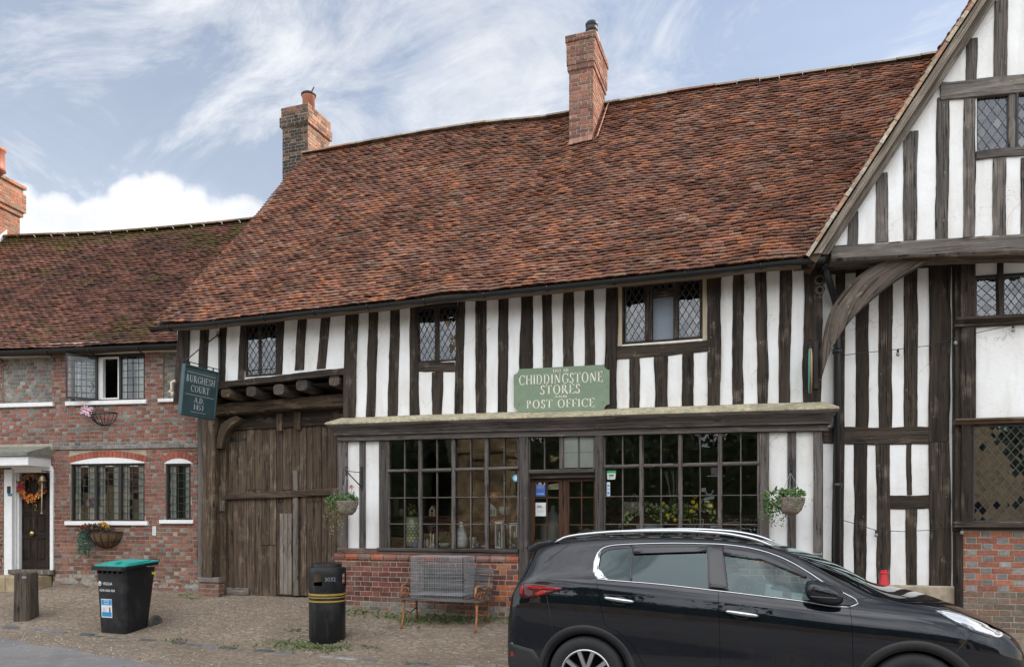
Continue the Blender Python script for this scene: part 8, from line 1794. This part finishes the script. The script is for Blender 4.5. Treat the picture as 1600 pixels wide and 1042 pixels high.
# rails, aerial fin, spoiler, arches, sills
m2 = MB(); rl = smoothline([(-.36, 1.545), (-.25, 1.60), (-.05, 1.63), (.3, 1.655), (.8, 1.662), (1.15, 1.645), (1.42, 1.60), (1.60, 1.535)], 40); m2.tube([cw_(x, .655+.0*z, z-.012) for x, z in rl], [.014+.004*math.sin(math.pi*k/40) for k in range(41)], 8); m2.build('roof_rail', M['chrome'], car)
m2 = MB(); m2.tube([cw_(x, -.655, z-.012) for x, z in rl], .017, 8); m2.build('roof_rail', M['chrome'], car)
m2 = MB(); P = [(-.34, 1.56), (-.30, 1.625), (-.24, 1.665), (-.21, 1.668), (-.10, 1.625), (.02, 1.595)]; pts = [cw_(x, .035, z) for x, z in P]+[cw_(x, -.035, z) for x, z in P]; P2 = [cw_(x, .012 if 0 < i < 4 else .035, z) for i, (x, z) in enumerate(P)]+[cw_(x, -.012 if 0 < i < 4 else -.035, z) for i, (x, z) in enumerate(P)]; m2.add(P2, [tuple(range(6)), tuple(range(11, 5, -1))]+[(i, 6+i, 7+i, i+1) for i in range(5)]); m2.build('aerial_fin', M['paint'], car)
m2 = MB(); sec = [(-.60, 1.478), (-.655, 1.475), (-.665, 1.49), (-.64, 1.515), (-.54, 1.552), (-.40, 1.572), (-.38, 1.55), (-.52, 1.49)]; ys_ = [-.67, -.62, -.3, 0, .3, .62, .67]; P = [cw_(x+(.05 if abs(y) > .65 else 0), y, z-.02*(y/.7)**2-(.015 if abs(y) > .65 else 0)) for y in ys_ for x, z in sec]; m2.add(P, [(r_*8+k, r_*8+(k+1) % 8, (r_+1)*8+(k+1) % 8, (r_+1)*8+k) for r_ in range(6) for k in range(8)]+[tuple(range(8)), tuple(range(48, 56))], None, (1, 1, 1), True); sp = m2.build('spoiler', M['paint'], car, autos=45)
for nm, xc in (('arch_moulding', 0), ('arch_moulding', XF)):
    m2 = MB(); P = []; n = 36; secs = [(AR-.03, -.03), (AR-.004, .004), (AR+.01, .012), (AR+.045, .012), (AR+.055, .006), (AR+.058, -.01)]
    for k in range(n+1):
        q = R(-22+224*k/n)
        for r_, e in secs: x, z = xc+r_*math.cos(q), .345+r_*math.sin(q); P.append(cw_(x, ybody(min(max(x, -.8), 3.5), max(z, .25))+e, z))
    m2.add(P, [(k*6+i, k*6+i+1, (k+1)*6+i+1, (k+1)*6+i) for k in range(n) for i in range(5)], None, (1, 1, 1), True); m2.build(nm, M['plastic'], car)
    m2 = MB(); m2.lathe(cw_(xc, .45, .345)@Matrix() if False else Matrix.Translation(cw_(xc, .55, .345)) @ Matrix.Rotation(R(90), 4, 'X'), [(AR, .36), (AR, -.25), (0, -.25)], 36, caps=False); m2.build('arch_liner', M['plastic'], car)
m2 = MB(); strip(m2, [(.46, .30), (2.2, .30)], .05, -.01, 30, 1.0); m2.build('sill_cladding', M['plastic'], car)
# bumper cladding at the rear corner
m2 = MB(); patch(m2, [(-.82, .36), (-.45, .30), (-.43, .46), (-.5, .55), (-.80, .60)], 0, .012); m2.build('bumper_cladding', M['plastic'], car)
# mirror
m2 = MB(); cM = cpx(1286, 926, .14); c_ = cw_(cM[0], ybody(cM[0], 1.08)+.10, cM[1]); P = []; n, mm = 20, 10
for j in range(mm+1):
    t = j/mm; a = math.pi*t
    for k in range(n):
        q = 6.283*k/n; ex = .75; X = -math.cos(a); rr_ = math.sin(a)**.6
        P.append(c_+Vector((X*.155*(1 if X > 0 else .9), -.115*rr_*math.copysign(abs(math.cos(q))**ex, math.cos(q)), .093*rr_*math.copysign(abs(math.sin(q))**ex, math.sin(q))*(1-.10*X)-.03*X)))
m2.add(P, [(j*n+k, j*n+(k+1) % n, (j+1)*n+(k+1) % n, (j+1)*n+k) for j in range(mm) for k in range(n)], None, (1, 1, 1), True); mir = m2.build('wing_mirror', M['paint'], car)
m2 = MB(); m2.tube([c_+Vector((.05, .04, -.06)), c_+Vector((.09, .14, -.09))], [.05, .04], 10, flat=.5); m2.build('mirror_stalk', M['gblack'], mir)
m2 = MB(); m2.tube([c_+Vector((-.10+.2*k/8, -.116+.03*(k/8-.5)**2*2, -.02-.01*k/8)) for k in range(9)], .006, 6); m2.build('indicator', plain('smoke_lens', (.05, .05, .055), .1, var=0, bump=0), mir)
# wheels
tyre = plain('tyre_rubber', (.016, .016, .017), .75, var=.3, scale=60, bump=.3); alloy = plain('machined_alloy', (.52, .52, .53), .28, .9, var=.06, bump=0)
def wheel(x, y, sg):
    m_ = MB(); Mx = Matrix.Translation(cw_(x, y, .348)) @ Matrix.Rotation(R(90)*sg, 4, 'X')
    m_.lathe(Mx, [(.235, -.10), (.30, -.115), (.335, -.10), (.348, -.075), (.350, 0), (.348, .075), (.335, .10), (.31, .113), (.27, .112), (.242, .098), (.232, .09)], 56, caps=False); ty = m_.build('tyre', tyre, car); m_ = MB()
    m_.lathe(Mx, [(.236, .096), (.225, .10), (.218, .085), (.21, -.06), (.0, -.06)], 48, mi=1, caps=False); m_.lathe(Mx, [(.238, .092), (.232, .103), (.222, .104), (.216, .094)], 48, caps=False)
    m_.lathe(Mx, [(.07, .05), (.065, .085), (.03, .09), (.0, .092)], 24)
    for k in range(5):
        for s_ in (-1, 1):
            q0 = 6.283*k/5+R(90)+s_*.10; q1 = 6.283*k/5+R(90)+s_*.30; w0, w1 = .026, .020
            def pt(r_, q, dz): return Mx @ Vector((r_*math.cos(q), r_*math.sin(q), dz))
            P = [pt(.055, q0-.35, .05), pt(.055, q0+.35, .05), pt(.22, q1+.10, .07), pt(.22, q1-.10, .07), pt(.055, q0-.3, .088), pt(.055, q0+.3, .088), pt(.222, q1+.085, .098), pt(.222, q1-.085, .098)]
            m_.add(P, [(4, 5, 6, 7), (0, 4, 7, 3), (1, 2, 6, 5), (3, 7, 6, 2)])
    m_.build('rim', [alloy, M['plastic']], ty)
for x in (0, XF): wheel(x, .80, 1); wheel(x, -.80, -1)
# inside: seats, dash, floor, wheel
m2 = MB(); trim = plain('dark_seat_cloth', (.02, .02, .022), .9, var=.2)
def pad(c, sx, sy, sz, tilt): 
    Mx = Matrix.Translation(cw_(*c)) @ Matrix.Rotation(R(tilt), 4, 'Y'); P = []; n = 14
    for z, s_ in ((-.5, .8), (-.4, 1), (.35, .95), (.47, .75), (.5, .5)):
        for k in range(n): q = 6.283*k/n; P.append(Mx @ Vector((sx*.5*s_*math.copysign(abs(math.cos(q))**.5, math.cos(q)), sy*.5*s_*math.copysign(abs(math.sin(q))**.5, math.sin(q)), sz*z)))
    m2.add(P, [(r_*n+k, r_*n+(k+1) % n, (r_+1)*n+(k+1) % n, (r_+1)*n+k) for r_ in range(4) for k in range(n)]+[tuple(range(4*n, 5*n)), tuple(range(n))], None, (1, 1, 1), True)
for y in (.37, -.37): pad((1.02, y, .92), .17, .48, .66, -14); pad((.90, y, 1.33), .10, .26, .19, -10); pad((1.25, y, .62), .5, .5, .16, 0)
pad((.02, 0, .90), .16, 1.25, .60, -16)
for y in (.38, -.38): pad((-.09, y, 1.27), .09, .25, .16, -12)
m2.build('seat', trim, car); m2 = MB(); P = [(1.82, .75), (1.82, 1.0), (1.9, 1.06), (2.25, 1.075), (2.36, 1.09), (2.3, .75)]; m2.add([cw_(x, .78, z) for x, z in P]+[cw_(x, -.78, z) for x, z in P], [tuple(range(6)), tuple(range(11, 5, -1))]+[(i, 6+i, 6+(i+1) % 6, (i+1) % 6) for i in range(6)]); m2.add([cw_(x, y, .40) for x, y in ((-.6, .8), (2.4, .8), (2.4, -.8), (-.6, -.8))], [(0, 1, 2, 3)]); m2.build('dashboard', trim, car)
m2 = MB(); Mx = Matrix.Translation(cw_(1.66, .37, 1.0)) @ Matrix.Rotation(R(-68), 4, 'Y'); m2.tube([Mx @ Vector((.18*math.cos(6.283*k/24), .18*math.sin(6.283*k/24), 0)) for k in range(24)], .014, 8, closed=True); m2.build('steering_wheel', trim, car)
m2 = MB(); m2.lathe(Matrix.Translation(cw_(.5, .0, .36)) , [(0, -.02), (1.0, -.02), (1.0, .0), (0, .0)], 8); 
m2 = MB(); m2.obox(Matrix.Translation(cw_(1.3, 0, .3)), 3.4, 1.3, .12); m2.build('underbody', M['plastic'], car)
# ================================================================ across the road, behind the camera: what the panes and the car mirror
cw = thing('churchyard_wall', (0, -19, 0), 'low sandstone churchyard wall across the road, seen only in reflections', 'stone wall'); m2 = MB(); F2 = Frame(30, -19, 180); m2.box(F2, 0, 17, -.2, 1.15, -.2, .2, e=.04); m2.box(F2, 22, 70, -.2, 1.15, -.2, .2, e=.04); m2.build('wall', plain('sandstone', (.34, .26, .16), .95, var=.45, scale=3, bump=.6), cw)
tw = thing('stone_tower', (-12.4, -22, 0), 'buff sandstone tower corner across the road, mirrored in the left shop window', 'church tower'); m2 = MB(); m2.box(Frame(-11.1, -21, 180), 0, 2.6, -.2, 14, -3, .0, e=.1); m2.box(Frame(-10.9, -21, 180), 0, 3.0, -.2, 1.6, -2, .2, e=.1)
for z in (4.6, 9.2): m2.box(Frame(-11.0, -21, 180), 0, 2.8, z, z+.25, -3, .1, e=.04)
m2.build('masonry', plain('buff_stone', (.66, .5, .3), .95, var=.8, scale=2.2, bump=1.0), tw)
def bigtree(x, y, h, rad, n, pal, lab, name='churchyard_tree'):
    t = thing(name, (x, y, 0), lab, 'tree', 'trees across the road'); m_ = MB(); m_.tube([(x, y, -.2), (x+.1, y, h*.25), (x-.1, y+.1, h*.5), (x, y, h*.85)], [.35, .28, .2, .06], 9)
    for k in range(9): a = rnd.uniform(0, 6.3); z = h*rnd.uniform(.25, .6); m_.tube([(x, y, z), (x+rad*.4*math.cos(a), y+rad*.4*math.sin(a), z+h*.12), (x+rad*.8*math.cos(a), y+rad*.8*math.sin(a), z+h*.2)], [.12, .08, .03], 6)
    m_.build('trunk', M['oak_brown'], t); m_ = MB(); bl_ = [(rv(), rnd.uniform(.5, 1)) for _ in range(34)]
    for _ in range(n):
        d, k = rnd.choice(bl_); c = Vector((x+d.x*rad*k*.85, y+d.y*rad*k*.85, h*.58+d.z*h*.36*k)); q = rv()*rnd.uniform(.2, 1)*rad*.34; m_.leaf(c+q, rv(), (rv()+ZU*.2).normalized(), rnd.uniform(.3, .55), rnd.uniform(.2, .3), pick(pal))
    
    n_, mm_ = 14, 8; P = []
    for j in range(mm_+1):
        for k in range(n_):
            a, b = 6.283*k/n_, math.pi*(j/mm_); d = Vector((math.sin(b)*math.cos(a), math.sin(b)*math.sin(a), math.cos(b))); k2 = 1+.35*noise.noise(d*2.2+Vector((x, y, 0))); P.append(Vector((x, y, h*.50))+Vector((d.x*rad*.86*k2, d.y*rad*.86*k2, d.z*h*.42*k2)))
    m_.add(P, [(j*n_+k, j*n_+(k+1) % n_, (j+1)*n_+(k+1) % n_, (j+1)*n_+k) for j in range(mm_) for k in range(n_)], None, (.03, .06, .018))  # solid dark core added inside the crown to block the sky
    m_.build('crown', M['leaf'], t)
DK = [(.035, .075, .02), (.05, .1, .03), (.025, .055, .018), (.07, .12, .035)]
for x, y, h, r_, n, lab in ((-18.5, -31, 9, 4.0, 2600, 'broad dark tree left of the sandstone tower across the road'), (-7.3, -29, 8.5, 4.8, 2600, 'dense dark tree right of the sandstone tower across the road'), (1.5, -31, 9, 5.2, 2600, 'tall dark tree opposite the shop door, across the road'), (11, -30, 8.5, 5, 2400, 'dark tree opposite the gabled house, across the road'), (21, -31, 9.5, 5.6, 2200, 'tallest dark tree at the far right across the road'), (-36, -32, 10, 6, 2000, 'dark tree at the far left across the road')): bigtree(x, y, h, r_, n, DK, lab)

def hedge(x0, x1, y, h, lab):  # hedge added to fill gaps between trees and keep the mirrored view dark
    t = thing('added_hedge', ((x0+x1)/2, y, 0), lab, 'hedge', 'added hedges across the road, darkening the reflections'); m_ = MB()
    n_ = int((x1-x0)/.8); P = []
    for i in range(n_+1):
        x = x0+(x1-x0)*i/n_
        for k in range(7):
            a = math.pi*k/6; P.append((x, y-.9*math.cos(a)*(1+.2*noise.noise(Vector((x, k, 1)))), max(0, math.sin(a))**.5*h*.93*(1+.12*noise.noise(Vector((x*.4, k*.2, 2))))))
    m_.add(P, [(i*7+k, i*7+k+1, (i+1)*7+k+1, (i+1)*7+k) for i in range(n_) for k in range(6)], None, (.02, .045, .012))
    for _ in range(int((x1-x0)*110)):
        x = rnd.uniform(x0, x1); a = rnd.uniform(0, math.pi*.75); hh = h*(1+.12*noise.noise(Vector((x*.4, .5, 2)))); p = Vector((x, y+1.0*math.cos(a)+rnd.uniform(-.1, .15), max(.05, math.sin(a)**.5*hh+rnd.uniform(-.2, .25)))); m_.leaf(p, rv(), (rv()+ZU*.4).normalized(), rnd.uniform(.22, .45), rnd.uniform(.12, .22), pick(DK))
    m_.build('foliage', M['leaf'], t)
hedge(-20.5, -15.6, -23, 5.6, 'tall dark hedge added across the road left of the tower, darkening reflections'); hedge(-12.2, 32, -23, 5.6, 'long dark hedge added across the road right of the tower, darkening reflections')

hs_ = thing('stone_house', (-27, -33, 0), 'tan stone house with a brown roof across the road, mirrored in the cottage windows', 'house'); m2 = MB(); Fh = Frame(-22.5, -33, 180); m2.box(Fh, 0, 9, -.2, 4.6, -6, 0); wl_ = m2.build('wall', M['stone'] if False else plain('tan_stone', (.5, .39, .24), .95, var=.4, scale=3, bump=.5), hs_)
m2 = MB(); m2.add([Fh.w(-.3, 4.5, .4), Fh.w(9.3, 4.5, .4), Fh.w(9.3, 7.6, -3), Fh.w(-.3, 7.6, -3), Fh.w(-.3, 4.5, -6.4), Fh.w(9.3, 4.5, -6.4), Fh.w(-.3, 4.35, .4), Fh.w(9.3, 4.35, .4)], [(0, 1, 2, 3), (3, 2, 5, 4), (0, 3, 4), (1, 5, 2), (6, 7, 1, 0)]); m2.build('roof', plain('brown_roof', (.2, .11, .07), .9, var=.4, scale=6), hs_)
for u in (1.4, 4.3, 7.1):
    for z in (1.0, 3.0): m2 = MB(); m2.box(Fh, u, u+.9, z, z+1.1, -.01, .03); m2.build('window', M['gblack'], hs_)

sp_ = thing('stone_porch', (11, -21.5, 0), 'tan stone porch across the road, mirrored in the lower bay window at right', 'porch'); m2 = MB(); Fp_ = Frame(13.2, -20.5, 180); m2.prism(Fp_, [(0, -.2), (4.2, -.2), (4.2, 3.4), (2.1, 5.4), (0, 3.4)], -2.0, 0); m2.build('wall', plain('porch_stone', (.55, .43, .26), .95, var=.5, scale=3, bump=.6), sp_); m2 = MB(); m2.prism(Fp_, [(1.4, -.1), (2.8, -.1), (2.8, 1.7), (2.1, 2.3), (1.4, 1.7)], 0.0, .02); m2.build('doorway', M['gblack'], sp_)
